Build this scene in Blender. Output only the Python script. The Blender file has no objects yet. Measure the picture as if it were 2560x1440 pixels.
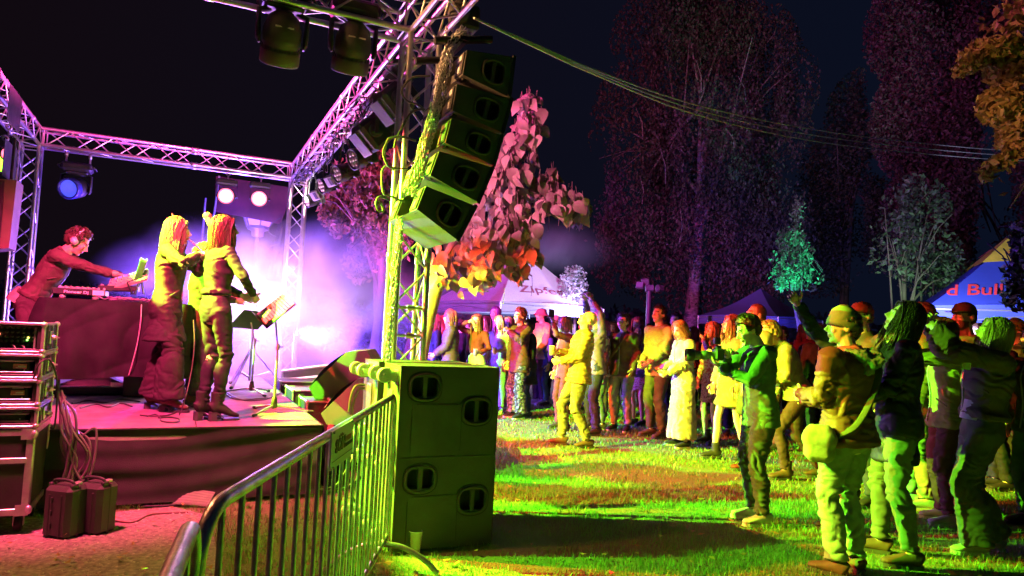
import bpy, math, random
import numpy as np
from math import sin, cos, pi, radians, sqrt, degrees, atan2, tan
from mathutils import Vector, Matrix, Euler
random.seed(7); rng = np.random.default_rng(7)
SC = bpy.context.scene
COL = SC.collection
# ---------------------------------------------------------------- camera
CAMZ = 1.48; FPX = 1723.6; PIT = 0.0612; ROL = 0.0458
cd = bpy.data.cameras.new('camera'); cam = bpy.data.objects.new('camera', cd); COL.objects.link(cam)
cd.sensor_width = 36; cd.lens = 36*FPX/2560; cd.clip_end = 500; cd.clip_start = .05
cam.matrix_world = Matrix.Translation((0, 0, CAMZ)) @ Matrix.Rotation(pi/2+PIT, 4, 'X') @ Matrix.Rotation(ROL, 4, 'Z')
SC.camera = cam
SC.render.engine = 'CYCLES'
SC.cycles.use_denoising = True
SC.cycles.max_bounces = 6; SC.cycles.diffuse_bounces = 3; SC.cycles.glossy_bounces = 2
SC.cycles.transmission_bounces = 4; SC.cycles.transparent_max_bounces = 12; SC.cycles.volume_bounces = 0
SC.cycles.sample_clamp_indirect = 6
SC.cycles.volume_step_rate = 1.0; SC.cycles.volume_max_steps = 128
SC.view_settings.view_transform = 'Standard'; SC.view_settings.look = 'None'
SC.view_settings.exposure = 0.4; SC.view_settings.gamma = 1
SC.view_settings.use_curve_mapping = False
# ---------------------------------------------------------------- sky: clear night, the sun far below the horizon
W = bpy.data.worlds.new('World'); SC.world = W; W.use_nodes = True
wn = W.node_tree; bg = wn.nodes['Background']
# a dark, faintly blue night sky, dusky violet towards the left
tcw = wn.nodes.new('ShaderNodeTexCoord'); sp_ = wn.nodes.new('ShaderNodeSeparateXYZ'); wn.links.new(tcw.outputs['Generated'], sp_.inputs[0])
mrw = wn.nodes.new('ShaderNodeMapRange'); mrw.inputs[1].default_value = -.6; mrw.inputs[2].default_value = .6; wn.links.new(sp_.outputs[0], mrw.inputs[0])
mxw = wn.nodes.new('ShaderNodeMix'); mxw.data_type = 'RGBA'; mxw.inputs[6].default_value = (.0040, .0022, .0038, 1); mxw.inputs[7].default_value = (.0020, .0038, .0110, 1)
wn.links.new(mrw.outputs[0], mxw.inputs[0]); wn.links.new(mxw.outputs[2], bg.inputs[0]); bg.inputs[1].default_value = 1.0

def ray(px, py):
    U = (px-1280)/FPX; V = (720-py)/FPX
    u = U*cos(ROL)-V*sin(ROL); v = U*sin(ROL)+V*cos(ROL)
    return Vector((u, cos(PIT)-v*sin(PIT), sin(PIT)+v*cos(PIT)))
CO = Vector((0, 0, CAMZ))
def at(px, py, Y): r = ray(px, py); return CO+r*(Y/r.y)
def gnd(px, py, z=0.0): r = ray(px, py); return CO+r*((z-CAMZ)/r.z)
def pix(P):
    x, y, z = P[0], P[1], P[2]-CAMZ
    d = y*cos(PIT)+z*sin(PIT); v = -y*sin(PIT)+z*cos(PIT)
    return (1280+FPX*(x*cos(ROL)+v*sin(ROL))/d, 720-FPX*(-x*sin(ROL)+v*cos(ROL))/d)
# stage frame of reference: U along the near edge towards the crowd, V away from the camera
TH = radians(25.49); UX = Vector((cos(TH), sin(TH), 0)); VX = Vector((-sin(TH), cos(TH), 0)); ZX = Vector((0, 0, 1))
FR0 = Vector((-.8425, 5.538, 0)); LV = 6.541; LU = 3.743; ZL = 3.8335; TW = .24
def F(u, v, z=0.0): return FR0+UX*u+VX*v+ZX*z
def onv(px, py, v): r = ray(px, py); t = ((FR0-CO).dot(VX)+v)/r.dot(VX); return CO+r*t
def onu(px, py, u): r = ray(px, py); t = ((FR0-CO).dot(UX)+u)/r.dot(UX); return CO+r*t
STG = Matrix((( UX.x, VX.x, 0, 0), (UX.y, VX.y, 0, 0), (0, 0, 1, 0), (0, 0, 0, 1)))
R_STG = STG.to_3x3()

# ---------------------------------------------------------------- lamps (rig lamps and hidden floodlights, with a few fills added without a fixture)
def lamp(name, loc, tgt, col, power, size=60, blend=.4, rad=.06, kind='SPOT'):
    l = bpy.data.lights.new(name, kind); o = bpy.data.objects.new(name, l); COL.objects.link(o)
    l.color = col; l.energy = power; l.shadow_soft_size = rad
    if kind == 'SPOT': l.spot_size = radians(size); l.spot_blend = blend
    o.location = loc
    if tgt is not None: o.rotation_euler = (Vector(tgt)-Vector(loc)).to_track_quat('-Z', 'Y').to_euler()
    return o
GREEN = (.22, 1, .015); RED = (1, .05, .03); PINK = (1, .07, .24); MAG = (1, .08, .50); BLUE = (.05, .03, 1); VIO = (.35, .12, 1)
gl_ = lamp('green_flood_light', F(-3.70, 1.75, 3.55), F(3.5, .2, 1.0), GREEN, 17000, 88, .10, .008)
lamp('green_flood_light', F(-3.70, .2, 3.55), F(.3, -.75, .9), GREEN, 4200, 50, .2, .008)
lamp('green_flood_light', F(-3.70, 3.9, 3.55), F(4.5, 3.5, .6), (.5, 1, .03), 1300, 46, .2, .008)
lamp('red_flood_light', F(-3.70, .95, 3.55), F(3.5, .3, 1.0), (1, .035, .03), 6200, 78, .3, .012)
lamp('orange_flood_light', F(-3.7, 2.85, 3.55), F(5.0, 3.0, 1.6), (1, .10, .02), 8500, 60, .4, .012)
lamp('pink_flood_light', F(-2.7, -.45, 3.85), F(-2.1, 2.3, .55), (1, .045, .19), 2700, 84, .6, .12)
lamp('added_path_fill', F(-3.2, -.6, 3.85), F(-1.6, -1.6, 0), (1, .30, .12), 420, 92, .7, .1)  # small warm spot added to tint the gravel, no fixture there
lamp('pink_flood_light', F(-1.9, 3.3, 3.7), F(-1.9, 3.3, 3.71), (1, .06, .40), 3800, 178, .2, .12)
lamp('magenta_flood_light', F(.05, 3.6, 3.4), F(5, 8.8, 2.3), (1, .06, .55), 6000, 46, .4, .06)
lamp('magenta_tree_light', F(.3, 1.5, 3.4), at(1290, 440, 9.7), (1, .20, .42), 620, 56, .4, .06)
lamp('white_smoke_light', at(655, 740, 9.7), None, (1, .44, .66), 380, rad=.35, kind='POINT')
lamp('added_smoke_fill', at(830, 780, 12.0), None, (.55, .42, 1), 110, rad=.6, kind='POINT')  # point light added inside the smoke for its lavender tint
lamp('violet_smoke_light', F(-.9, 7.7, 1.0), None, (.22, .07, 1), 2600, rad=.1, kind='POINT')
lamp('blue_flood_light', F(.1, 6.4, 1.3), F(5.0, 4.2, .0), (.14, .03, 1), 6500, 70, .6, .1)
lamp('blue_flood_light', F(-.2, 5.0, 2.2), F(-1.1, 8.5, 2.1), BLUE, 2500, 60, .6, .1)
lamp('red_tree_light', F(-.5, 7.5, .6), at(910, 520, 15), (1, .05, .03), 1300, 60, .5, .1)
lamp('turquoise_tree_light', at(1975, 850, 19.6), at(1985, 600, 21), (.02, 1, .5), 900, 50, .5, .05)
lamp('pale_tree_light', at(2275, 850, 15.4), at(2280, 600, 17), (.55, 1, .6), 170, 60, .6, .05)
lamp('violet_tree_light', at(1440, 775, 19.2), None, (.45, .33, 1), 380, rad=.05, kind='POINT')
lamp('tent_light', at(1560, 870, 13.5), at(1330, 725, 18.5), (.5, .6, 1), 2600, 40, .5, .1)
lamp('tent_blue_light', at(2340, 790, 9.6), at(2470, 690, 12.0), (.55, .55, 1), 620, 80, .5, .1)
lamp('small_tent_light', at(1945, 860, 20), at(1950, 780, 22), (.12, .08, 1), 500, 70, .5, .1)
lamp('added_right_tree_fill', F(-.3, 6.2, 3.4), at(2350, 300, 24), (.8, .35, .45), 1000, 50, .6, .2)  # extra spot added to bring up the dark trees on the right
lamp('added_middle_tree_fill', F(-.1, 5.2, 3.4), at(1750, 350, 27), (.6, .55, .5), 800, 50, .6, .2)  # second added spot, lifts the birch where stage spill is too weak
lamp('orange_branch_light', F(-3.6, -.42, 3.6), at(2500, 250, 6.6), (1, .42, .15), 2200, 24, .5, .1)

# gobo mask added to the big green flood, shaped to darken chosen lawn spots
gl_.data.use_nodes = True; gn = gl_.data.node_tree; ge_ = next(n for n in gn.nodes if n.type == 'EMISSION'); gt_ = gn.nodes.new('ShaderNodeTexCoord'); gx_ = gn.nodes.new('ShaderNodeTexNoise'); gx_.inputs['Scale'].default_value = 16; gx_.inputs['Detail'].default_value = 2
gn.links.new(gt_.outputs['Normal'], gx_.inputs['Vector']); Rl_ = gl_.rotation_euler.to_matrix().transposed(); acc_ = None
for px_, py_, r_ in ((1330, 1335, .035), (1420, 1350, .035), (1400, 1185, .045), (1520, 1175, .05), (1640, 1195, .05), (1740, 1225, .035), (1930, 1375, .03), (1800, 1330, .02), (1600, 1085, .035), (1330, 1110, .035), (1960, 1240, .02), (2300, 1300, .02)):
    d_ = Rl_ @ (gnd(px_, py_)-gl_.location).normalized(); dn_ = gn.nodes.new('ShaderNodeVectorMath'); dn_.operation = 'DISTANCE'; dn_.inputs[1].default_value = tuple(d_); gn.links.new(gt_.outputs['Normal'], dn_.inputs[0])
    sb_ = gn.nodes.new('ShaderNodeMath'); sb_.operation = 'SUBTRACT'; sb_.inputs[1].default_value = r_; gn.links.new(dn_.outputs['Value'], sb_.inputs[0])
    if acc_ is None: acc_ = sb_
    else: mn_ = gn.nodes.new('ShaderNodeMath'); mn_.operation = 'MINIMUM'; gn.links.new(acc_.outputs[0], mn_.inputs[0]); gn.links.new(sb_.outputs[0], mn_.inputs[1]); acc_ = mn_
nz_ = gn.nodes.new('ShaderNodeMath'); nz_.operation = 'MULTIPLY_ADD'; nz_.inputs[1].default_value = .06; gn.links.new(gx_.outputs['Fac'], nz_.inputs[0]); gn.links.new(acc_.outputs[0], nz_.inputs[2])
gm_ = gn.nodes.new('ShaderNodeMapRange'); gm_.inputs[1].default_value = .028; gm_.inputs[2].default_value = .038; gm_.inputs[3].default_value = .02; gm_.inputs[4].default_value = 1.0
gn.links.new(nz_.outputs[0], gm_.inputs[0]); gn.links.new(gm_.outputs[0], ge_.inputs['Strength'])


# ---------------------------------------------------------------- materials
MC = {}
def pm(name, col, rough=.6, metal=0, var=.2, scale=6, bump=0., bscale=60, emit=None, es=0, trans=0, alpha=1, col2=None, spec=.5, stretch=None, sheen=0, ior=1.45, obj=True):
    k = (name,)
    if k in MC: return MC[k]
    m = bpy.data.materials.new(name); m.use_nodes = True; nt = m.node_tree; b = nt.nodes['Principled BSDF']
    b.inputs['Roughness'].default_value = rough; b.inputs['Metallic'].default_value = metal
    b.inputs['IOR'].default_value = ior
    try: b.inputs['Specular IOR Level'].default_value = spec
    except Exception: pass
    if sheen: b.inputs['Sheen Weight'].default_value = sheen
    if trans: b.inputs['Transmission Weight'].default_value = trans
    if alpha < 1: b.inputs['Alpha'].default_value = alpha
    tc = nt.nodes.new('ShaderNodeTexCoord'); mp = nt.nodes.new('ShaderNodeMapping'); nt.links.new(tc.outputs['Object'], mp.inputs[0])
    if stretch: mp.inputs['Scale'].default_value = stretch
    n = nt.nodes.new('ShaderNodeTexNoise'); n.inputs['Scale'].default_value = scale; n.inputs['Detail'].default_value = 5; n.inputs['Roughness'].default_value = .6
    nt.links.new(mp.outputs[0], n.inputs['Vector'])
    mx = nt.nodes.new('ShaderNodeMix'); mx.data_type = 'RGBA'
    c2 = col2 or tuple(c*(1-var) for c in col); c1 = tuple(min(1, c*(1+var*.6)) for c in col) if not col2 else col
    mx.inputs[6].default_value = (*c1, 1); mx.inputs[7].default_value = (*c2, 1)
    cr = nt.nodes.new('ShaderNodeMapRange'); cr.inputs[1].default_value = .35; cr.inputs[2].default_value = .68
    nt.links.new(n.outputs['Fac'], cr.inputs[0]); nt.links.new(cr.outputs[0], mx.inputs[0]); nt.links.new(mx.outputs[2], b.inputs['Base Color'])
    if bump:
        n2 = nt.nodes.new('ShaderNodeTexNoise'); n2.inputs['Scale'].default_value = bscale; n2.inputs['Detail'].default_value = 4
        nt.links.new(mp.outputs[0], n2.inputs['Vector'])
        bp = nt.nodes.new('ShaderNodeBump'); bp.inputs['Strength'].default_value = bump; bp.inputs['Distance'].default_value = .01
        nt.links.new(n2.outputs['Fac'], bp.inputs['Height']); nt.links.new(bp.outputs[0], b.inputs['Normal'])
        # roughness variation
        rr = nt.nodes.new('ShaderNodeMapRange'); rr.inputs[3].default_value = max(0, rough-.12); rr.inputs[4].default_value = min(1, rough+.12)
        nt.links.new(n.outputs['Fac'], rr.inputs[0]); nt.links.new(rr.outputs[0], b.inputs['Roughness'])
    if emit: b.inputs['Emission Color'].default_value = (*emit, 1); b.inputs['Emission Strength'].default_value = es
    MC[k] = m; return m
alu = pm('truss_aluminium', (.62, .62, .63), .34, .85, .18, 9, .08, 30)
blackm = pm('black_powdercoat', (.022, .022, .024), .42, 0, .3, 7, .1, 90)
blackp = pm('black_plastic', (.03, .03, .033), .5, 0, .3, 5, .12, 60)
cabm = pm('textured_cabinet_paint', (.06, .06, .057), .62, 0, .25, 3, .5, 260)
rubber = pm('rubber', (.02, .02, .02), .75, 0, .2, 8, .1, 50)
greyrub = pm('grey_caster_rubber', (.42, .42, .40), .6, 0, .2, 8, .1, 50)
steel = pm('zinc_steel', (.5, .5, .5), .4, .8, .3, 14, .15, 60)
chrome = pm('case_aluminium', (.55, .55, .56), .35, .75, .2, 12, .12, 40)
blackcl = pm('black_molton_cloth', (.024, .022, .024), .95, 0, .3, 4, .35, 160, spec=.2)
deckm = pm('stage_carpet', (.24, .19, .21), .95, 0, .25, 5, .5, 220)
lam = pm('case_laminate', (.028, .026, .027), .5, 0, .3, 6, .12, 80)
cablem = pm('cable_rubber', (.03, .03, .03), .55, 0, .2, 9)
whitep = pm('white_paper', (.75, .75, .73), .8, 0, .05, 9)
wood = pm('pale_wood', (.42, .25, .13), .5, 0, .3, 5, .1, 40, stretch=(1, 1, .1))

# ---------------------------------------------------------------- mesh builder
class MB:
    def __init__(s): s.v = []; s.f = []; s.s = []; s.m = []
    def add(s, vs, fs, smooth=True, mi=0):
        o = len(s.v); s.v.extend([tuple(a) for a in vs]); s.f.extend([tuple(i+o for i in f) for f in fs]); s.s.extend([smooth]*len(fs)); s.m.extend([mi]*len(fs))
    def box(s, c, size, R=None, bev=0, mi=0):
        x, y, z = [a/2 for a in size]; b = min(bev, x*.9, y*.9, z*.9); c = Vector(c)
        if b <= 0:
            vs = [Vector((i*x, j*y, k*z)) for i in (-1, 1) for j in (-1, 1) for k in (-1, 1)]
            fs = [(0, 1, 3, 2), (4, 6, 7, 5), (0, 4, 5, 1), (2, 3, 7, 6), (0, 2, 6, 4), (1, 5, 7, 3)]
        else:
            vs = []; ix = {}
            for i in (-1, 1):
                for j in (-1, 1):
                    for k in (-1, 1):
                        for ax in range(3):
                            p = [i*(x-b), j*(y-b), k*(z-b)]; p[ax] = (i*x, j*y, k*z)[ax]
                            ix[(i, j, k, ax)] = len(vs); vs.append(Vector(p))
            fs = []
            for ax in range(3):
                o = [a for a in range(3) if a != ax]
                for sg in (-1, 1):
                    q = []
                    for (p1, p2) in ((-1, -1), (1, -1), (1, 1), (-1, 1)):
                        k = [0, 0, 0]; k[ax] = sg; k[o[0]] = p1; k[o[1]] = p2; q.append(ix[(*k, ax)])
                    if (sg > 0) != (ax != 1): q = q[::-1]
                    fs.append(tuple(q))
            for ax in range(3):
                o = [a for a in range(3) if a != ax]
                for s1 in (-1, 1):
                    for s2 in (-1, 1):
                        k1 = [0, 0, 0]; k1[o[0]] = s1; k1[o[1]] = s2; k2 = list(k1); k1[ax] = -1; k2[ax] = 1
                        q = [ix[(*k1, o[0])], ix[(*k1, o[1])], ix[(*k2, o[1])], ix[(*k2, o[0])]]
                        n = (vs[q[1]]-vs[q[0]]).cross(vs[q[2]]-vs[q[0]])
                        if n.dot(vs[q[0]]+vs[q[2]]) < 0: q = q[::-1]
                        fs.append(tuple(q))
            for i in (-1, 1):
                for j in (-1, 1):
                    for k in (-1, 1):
                        q = [ix[(i, j, k, a)] for a in range(3)]
                        n = (vs[q[1]]-vs[q[0]]).cross(vs[q[2]]-vs[q[0]])
                        if n.dot(vs[q[0]]) < 0: q = q[::-1]
                        fs.append(tuple(q))
        if R is not None: vs = [R @ a for a in vs]
        s.add([a+c for a in vs], fs, False, mi); return s
    def tube(s, pts, r, n=8, mi=0, cap=True, flat=None, closed=False):
        pts = [Vector(p) for p in pts]; N = len(pts); rs = r if isinstance(r, list) else [r]*N
        vs = []; fs = []; t = (pts[1]-pts[0]).normalized(); a = t.orthogonal().normalized()
        if flat is not None: a = (Vector(flat)-t*Vector(flat).dot(t)).normalized()
        for i, p in enumerate(pts):
            if closed: t2 = pts[(i+1) % N]-pts[i-1]
            else: t2 = (pts[min(i+1, N-1)]-pts[max(i-1, 0)])
            if t2.length > 1e-9: t = t2.normalized()
            a = (a-t*a.dot(t)); a = a.normalized() if a.length > 1e-6 else t.orthogonal().normalized()
            b = t.cross(a); rr = rs[i]; ra, rb = rr if isinstance(rr, (tuple, list)) else (rr, rr)
            for k in range(n):
                w = 2*pi*k/n; vs.append(p+a*(cos(w)*ra)+b*(sin(w)*rb))
        for i in range(N if closed else N-1):
            j = (i+1) % N
            for k in range(n):
                l = (k+1) % n; fs.append((i*n+k, i*n+l, j*n+l, j*n+k))
        s.add(vs, fs, True, mi)
        if cap and not closed:
            s.add(vs[:n], [tuple(range(n))[::-1]], False, mi); s.add(vs[-n:], [tuple(range(n))], False, mi)
        return s
    def ell(s, c, r, R=None, nu=12, nv=8, mi=0):
        c = Vector(c); vs = [Vector((0, 0, -r[2]))]; fs = []
        for j in range(1, nv):
            ph = -pi/2+pi*j/nv
            for i in range(nu):
                w = 2*pi*i/nu; vs.append(Vector((r[0]*cos(ph)*cos(w), r[1]*cos(ph)*sin(w), r[2]*sin(ph))))
        vs.append(Vector((0, 0, r[2])))
        for i in range(nu):
            k = (i+1) % nu; fs.append((0, 1+k, 1+i)); L = 1+(nv-2)*nu; fs.append((len(vs)-1, L+i, L+k))
            for j in range(nv-2): a = 1+j*nu; fs.append((a+i, a+k, a+nu+k, a+nu+i))
        if R is not None: vs = [R @ a for a in vs]
        s.add([a+c for a in vs], fs, True, mi); return s
    def prism(s, poly, d, mi=0, smooth=False):
        # poly: 3D points of one face, d: extrusion vector
        n = len(poly); d = Vector(d); A = [Vector(p) for p in poly]; B = [p+d for p in A]
        nn = sum(((A[i]-A[0]).cross(A[(i+1) % n]-A[0]) for i in range(1, n)), Vector())
        f0 = tuple(range(n)); f1 = tuple(range(n, 2*n)); side = [(i, (i+1) % n, (i+1) % n+n, i+n) for i in range(n)]
        if nn.dot(d) > 0: f0 = f0[::-1]
        else: f1 = f1[::-1]; side = [q[::-1] for q in side]
        s.add(A+B, [f0, f1]+side, smooth, mi); return s
    def lathe(s, prof, c=(0, 0, 0), R=None, n=20, mi=0, smooth=True):
        # prof: (r, z) list
        vs = []; fs = []; c = Vector(c)
        for (r, z) in prof:
            for k in range(n):
                w = 2*pi*k/n; vs.append(Vector((r*cos(w), r*sin(w), z)))
        for i in range(len(prof)-1):
            for k in range(n): l = (k+1) % n; fs.append((i*n+k, i*n+l, (i+1)*n+l, (i+1)*n+k))
        if R is not None: vs = [R @ a for a in vs]
        s.add([a+c for a in vs], fs, smooth, mi); return s
    def grid(s, P, nu, nv, mi=0, smooth=True):
        vs = [P(i/nu, j/nv) for j in range(nv+1) for i in range(nu+1)]
        fs = [(j*(nu+1)+i, j*(nu+1)+i+1, (j+1)*(nu+1)+i+1, (j+1)*(nu+1)+i) for j in range(nv) for i in range(nu)]
        s.add(vs, fs, smooth, mi); return s
    def mesh(s, name, M=None):
        me = bpy.data.meshes.new(name); vs = s.v
        if M is not None: vs = [M @ Vector(a) for a in vs]
        me.from_pydata(vs, [], s.f); me.polygons.foreach_set('use_smooth', s.s); me.polygons.foreach_set('material_index', s.m); me.update(); return me
    def obj(s, name, mats, parent=None, world=True, loc=None):
        M = None
        if parent is not None and world:
            p = parent; K = Matrix.Identity(4)
            while p is not None: K = p.matrix_basis @ K; p = p.parent
            M = K.inverted()
        elif parent is None and world:
            # put the origin at the bottom centre
            if s.v and loc is None:
                xs = [a[0] for a in s.v]; ys = [a[1] for a in s.v]; zs = [a[2] for a in s.v]
                loc = Vector(((min(xs)+max(xs))/2, (min(ys)+max(ys))/2, min(zs)))
            if loc is not None: M = Matrix.Translation(-Vector(loc))
        me = s.mesh(name, M)
        for m in (mats if isinstance(mats, (list, tuple)) else [mats]): me.materials.append(m)
        o = bpy.data.objects.new(name, me); COL.objects.link(o)
        if parent is not None: o.parent = parent
        elif world and loc is not None: o.location = loc
        return o
def quick(name, V, Fc, mats, smooth=False):
    me = bpy.data.meshes.new(name); V = np.asarray(V, dtype=np.float32); Fc = np.asarray(Fc, dtype=np.int32); k = Fc.shape[1]
    me.vertices.add(len(V)); me.vertices.foreach_set('co', V.ravel()); me.loops.add(Fc.size); me.loops.foreach_set('vertex_index', Fc.ravel())
    me.polygons.add(len(Fc)); me.polygons.foreach_set('loop_start', np.arange(0, Fc.size, k, dtype=np.int32))
    me.polygons.foreach_set('use_smooth', np.full(len(Fc), smooth)); me.update(calc_edges=True)
    for m in (mats if isinstance(mats, (list, tuple)) else [mats]): me.materials.append(m)
    return me
def link(me, name, parent=None, loc=(0, 0, 0)):
    o = bpy.data.objects.new(name, me); COL.objects.link(o); o.location = loc
    if parent is not None: o.parent = parent
    return o
def thing(name, label, cat, loc=(0, 0, 0), rotz=0, group=None):
    o = bpy.data.objects.new(name, None); COL.objects.link(o); o.empty_display_size = .2
    o.location = loc; o.rotation_euler = (0, 0, rotz); tag(o, label, cat, group); 
    o.matrix_basis = Matrix.Translation(Vector(loc)) @ Matrix.Rotation(rotz, 4, 'Z')
    return o
def tag(o, label, cat, group=None, kind=None):
    o['label'] = label; o['category'] = cat
    if group: o['group'] = group
    if kind: o['kind'] = kind
    return o
def rotm(d, up=(0, 0, 1)):
    # matrix whose z column points along d, y column close to up
    z = Vector(d).normalized(); y = Vector(up); y = y-z*y.dot(z)
    if y.length < 1e-4: y = z.orthogonal()
    y.normalize(); x = y.cross(z); return Matrix((x, y, z)).transposed()
def copy_of(me, name, parent, M):
    o = bpy.data.objects.new(name, me); COL.objects.link(o); o.parent = parent
    o.matrix_basis = M; return o
def vnoise(P):
    i = np.floor(P); f = P-i; f = f*f*(3-2*f); r = 0
    def h(a, b, c):
        x = np.sin((i[:, 0]+a)*127.1+(i[:, 1]+b)*311.7+(i[:, 2]+c)*74.7)*43758.5453; return x-np.floor(x)
    for a in (0, 1):
        for b in (0, 1):
            for c in (0, 1):
                w = (f[:, 0] if a else 1-f[:, 0])*(f[:, 1] if b else 1-f[:, 1])*(f[:, 2] if c else 1-f[:, 2]); r = r+w*h(a, b, c)
    return r
def textmesh(txt, size, ext=.002, shear=0, bold=0, fit=None):
    c = bpy.data.curves.new('lettering', 'FONT'); c.body = txt; c.size = size; c.extrude = ext; c.shear = shear; c.offset = bold; c.align_x = 'CENTER'; c.align_y = 'CENTER'; c.resolution_u = 3
    o = bpy.data.objects.new('lettering', c); COL.objects.link(o)
    dg = bpy.context.evaluated_depsgraph_get(); me = bpy.data.meshes.new_from_object(o.evaluated_get(dg)); bpy.data.objects.remove(o); bpy.data.curves.remove(c)
    if fit:
        n = len(me.vertices); a = np.zeros(n*3); me.vertices.foreach_get('co', a); a = a.reshape(-1, 3)
        w = a[:, 0].max()-a[:, 0].min(); h = a[:, 1].max()-a[:, 1].min(); a[:, 0] *= fit[0]/w; a[:, 1] *= fit[1]/h
        me.vertices.foreach_set('co', a.ravel()); me.update()
    return me
def textobj(txt, name, mat, parent, M, size=.1, **k):
    me = textmesh(txt, size, **k); me.materials.append(mat)
    o = bpy.data.objects.new(name, me); COL.objects.link(o); o.parent = parent
    K = Matrix.Identity(4); p = parent
    while p is not None: K = p.matrix_basis @ K; p = p.parent
    o.matrix_basis = K.inverted() @ M; return o
def frame(o, x, y):
    x = Vector(x).normalized(); y = Vector(y); y = (y-x*y.dot(x)).normalized(); z = x.cross(y)
    return Matrix.Translation(Vector(o)) @ Matrix((x, y, z)).transposed().to_4x4()
def cat(P, n=8):
    # catmull-rom through control points
    P = [Vector(p) for p in P]; Q = [P[0]*2-P[1]]+P+[P[-1]*2-P[-2]]; out = []
    for i in range(1, len(Q)-2):
        for k in range(n):
            t = k/n; a, b, c, d = Q[i-1], Q[i], Q[i+1], Q[i+2]
            out.append(.5*((2*b)+(c-a)*t+(2*a-5*b+4*c-d)*t*t+(3*b-a-3*c+d)*t**3))
    out.append(P[-1]); return out
def lerp(a, b, t): return a+(b-a)*t
# ================================================================ ground
def nodegroup_lawn():
    m = bpy.data.materials.new('lawn_soil'); m.use_nodes = True; nt = m.node_tree; b = nt.nodes['Principled BSDF']; b.inputs['Roughness'].default_value = .95
    tc = nt.nodes.new('ShaderNodeTexCoord'); n = nt.nodes.new('ShaderNodeTexNoise'); n.inputs['Scale'].default_value = 1.3; n.inputs['Detail'].default_value = 8
    n2 = nt.nodes.new('ShaderNodeTexNoise'); n2.inputs['Scale'].default_value = 60; n2.inputs['Detail'].default_value = 6
    nt.links.new(tc.outputs['Object'], n.inputs[0]); nt.links.new(tc.outputs['Object'], n2.inputs[0])
    r = nt.nodes.new('ShaderNodeValToRGB'); r.color_ramp.elements[0].color = (.15, .13, .06, 1); r.color_ramp.elements[1].color = (.12, .20, .05, 1)
    r.color_ramp.elements[0].position = .4; r.color_ramp.elements[1].position = .62
    mm = nt.nodes.new('ShaderNodeMath'); mm.operation = 'ADD'; m2 = nt.nodes.new('ShaderNodeMath'); m2.operation = 'MULTIPLY_ADD'; m2.inputs[1].default_value = .5; m2.inputs[2].default_value = -.25
    nt.links.new(n2.outputs['Fac'], m2.inputs[0]); nt.links.new(n.outputs['Fac'], mm.inputs[0]); nt.links.new(m2.outputs[0], mm.inputs[1]); nt.links.new(mm.outputs[0], r.inputs[0])
    nt.links.new(r.outputs[0], b.inputs['Base Color'])
    bp = nt.nodes.new('ShaderNodeBump'); bp.inputs['Distance'].default_value = .03; bp.inputs['Strength'].default_value = .8; nt.links.new(n2.outputs['Fac'], bp.inputs['Height']); nt.links.new(bp.outputs[0], b.inputs['Normal'])
    return m
lawnm = nodegroup_lawn()
g = MB(); g.grid(lambda a, b: Vector((-120+240*a, -30+190*b, 0)), 24, 20); o = g.obj('ground', lawnm, world=False); o['kind'] = 'structure'
o['label'] = 'park lawn of short grass and bare soil under the crowd'
gravm = pm('gravel_path', (.24, .21, .18), .95, 0, .5, 30, .9, 140)
edge = [gnd(-300, 1270), gnd(120, 1300), gnd(430, 1268), gnd(520, 1290), gnd(560, 1440), gnd(640, 1800), Vector((-.4, .3, 0)), Vector((-6, .3, 0))]
g = MB(); pts = [p+Vector((0, 0, .006)) for p in edge]; g.add([tuple(p) for p in pts], [tuple(range(len(pts)))[::-1]], False)
# make sure the face looks up
o = g.obj('gravel_path', gravm, world=False); o['kind'] = 'structure'; o['label'] = 'gravel path at the lawn edge before the stage'
gp = [(p.x, p.y) for p in edge]
def inside(x, y, poly):
    c = np.zeros(len(x), bool); n = len(poly)
    for i in range(n):
        x1, y1 = poly[i]; x2, y2 = poly[(i+1) % n]
        if y1 == y2: continue
        k = ((y1 > y) != (y2 > y)) & (x < (x2-x1)*(y-y1)/(y2-y1)+x1); c ^= k
    return c
# grass blades: one mass nobody could count
def blades(n, y0, y1, hmin, hmax, w, name, power=1.0):
    Y = y0+(y1-y0)*rng.random(n)**power; X = (rng.random(n)*1.75-.87)*(Y+.6)
    k = ~inside(X, Y, gp); X = X[k]; Y = Y[k]; n = len(X)
    # clumpy: bare spots between tufts
    cl = vnoise(np.stack([X*2.2, Y*2.2, X*0], 1)); cl2 = vnoise(np.stack([X*14, Y*14, X*0+3], 1)); k = (cl*.5+cl2*.7) > .32+.25*rng.random(n); X = X[k]; Y = Y[k]; cl = cl[k]; n = len(X)
    H = (hmin+(hmax-hmin)*rng.random(n))*(.6+.6*cl); a = rng.random(n)*2*pi; L = rng.random(n)*.9+.15; dx = np.cos(a); dy = np.sin(a); t = rng.random(n)*pi
    px = np.cos(t)*w*(.6+Y/9); py = np.sin(t)*w*(.6+Y/9)
    b0 = np.stack([X-px, Y-py, X*0], 1); b1 = np.stack([X+px, Y+py, X*0], 1)
    m0 = np.stack([X-px*.7+dx*L*H*.3, Y-py*.7+dy*L*H*.3, H*.55], 1); m1 = np.stack([X+px*.7+dx*L*H*.3, Y+py*.7+dy*L*H*.3, H*.55], 1)
    tp = np.stack([X+dx*L*H, Y+dy*L*H, H*(1-.25*L)], 1)
    V = np.stack([b0, b1, m1, m0, tp], 1).reshape(-1, 3); i = np.arange(n)*5
    Fc = np.concatenate([np.stack([i, i+1, i+2], 1), np.stack([i, i+2, i+3], 1), np.stack([i+3, i+2, i+4], 1)])
    me = quick(name, V, Fc, grassm); return me
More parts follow.
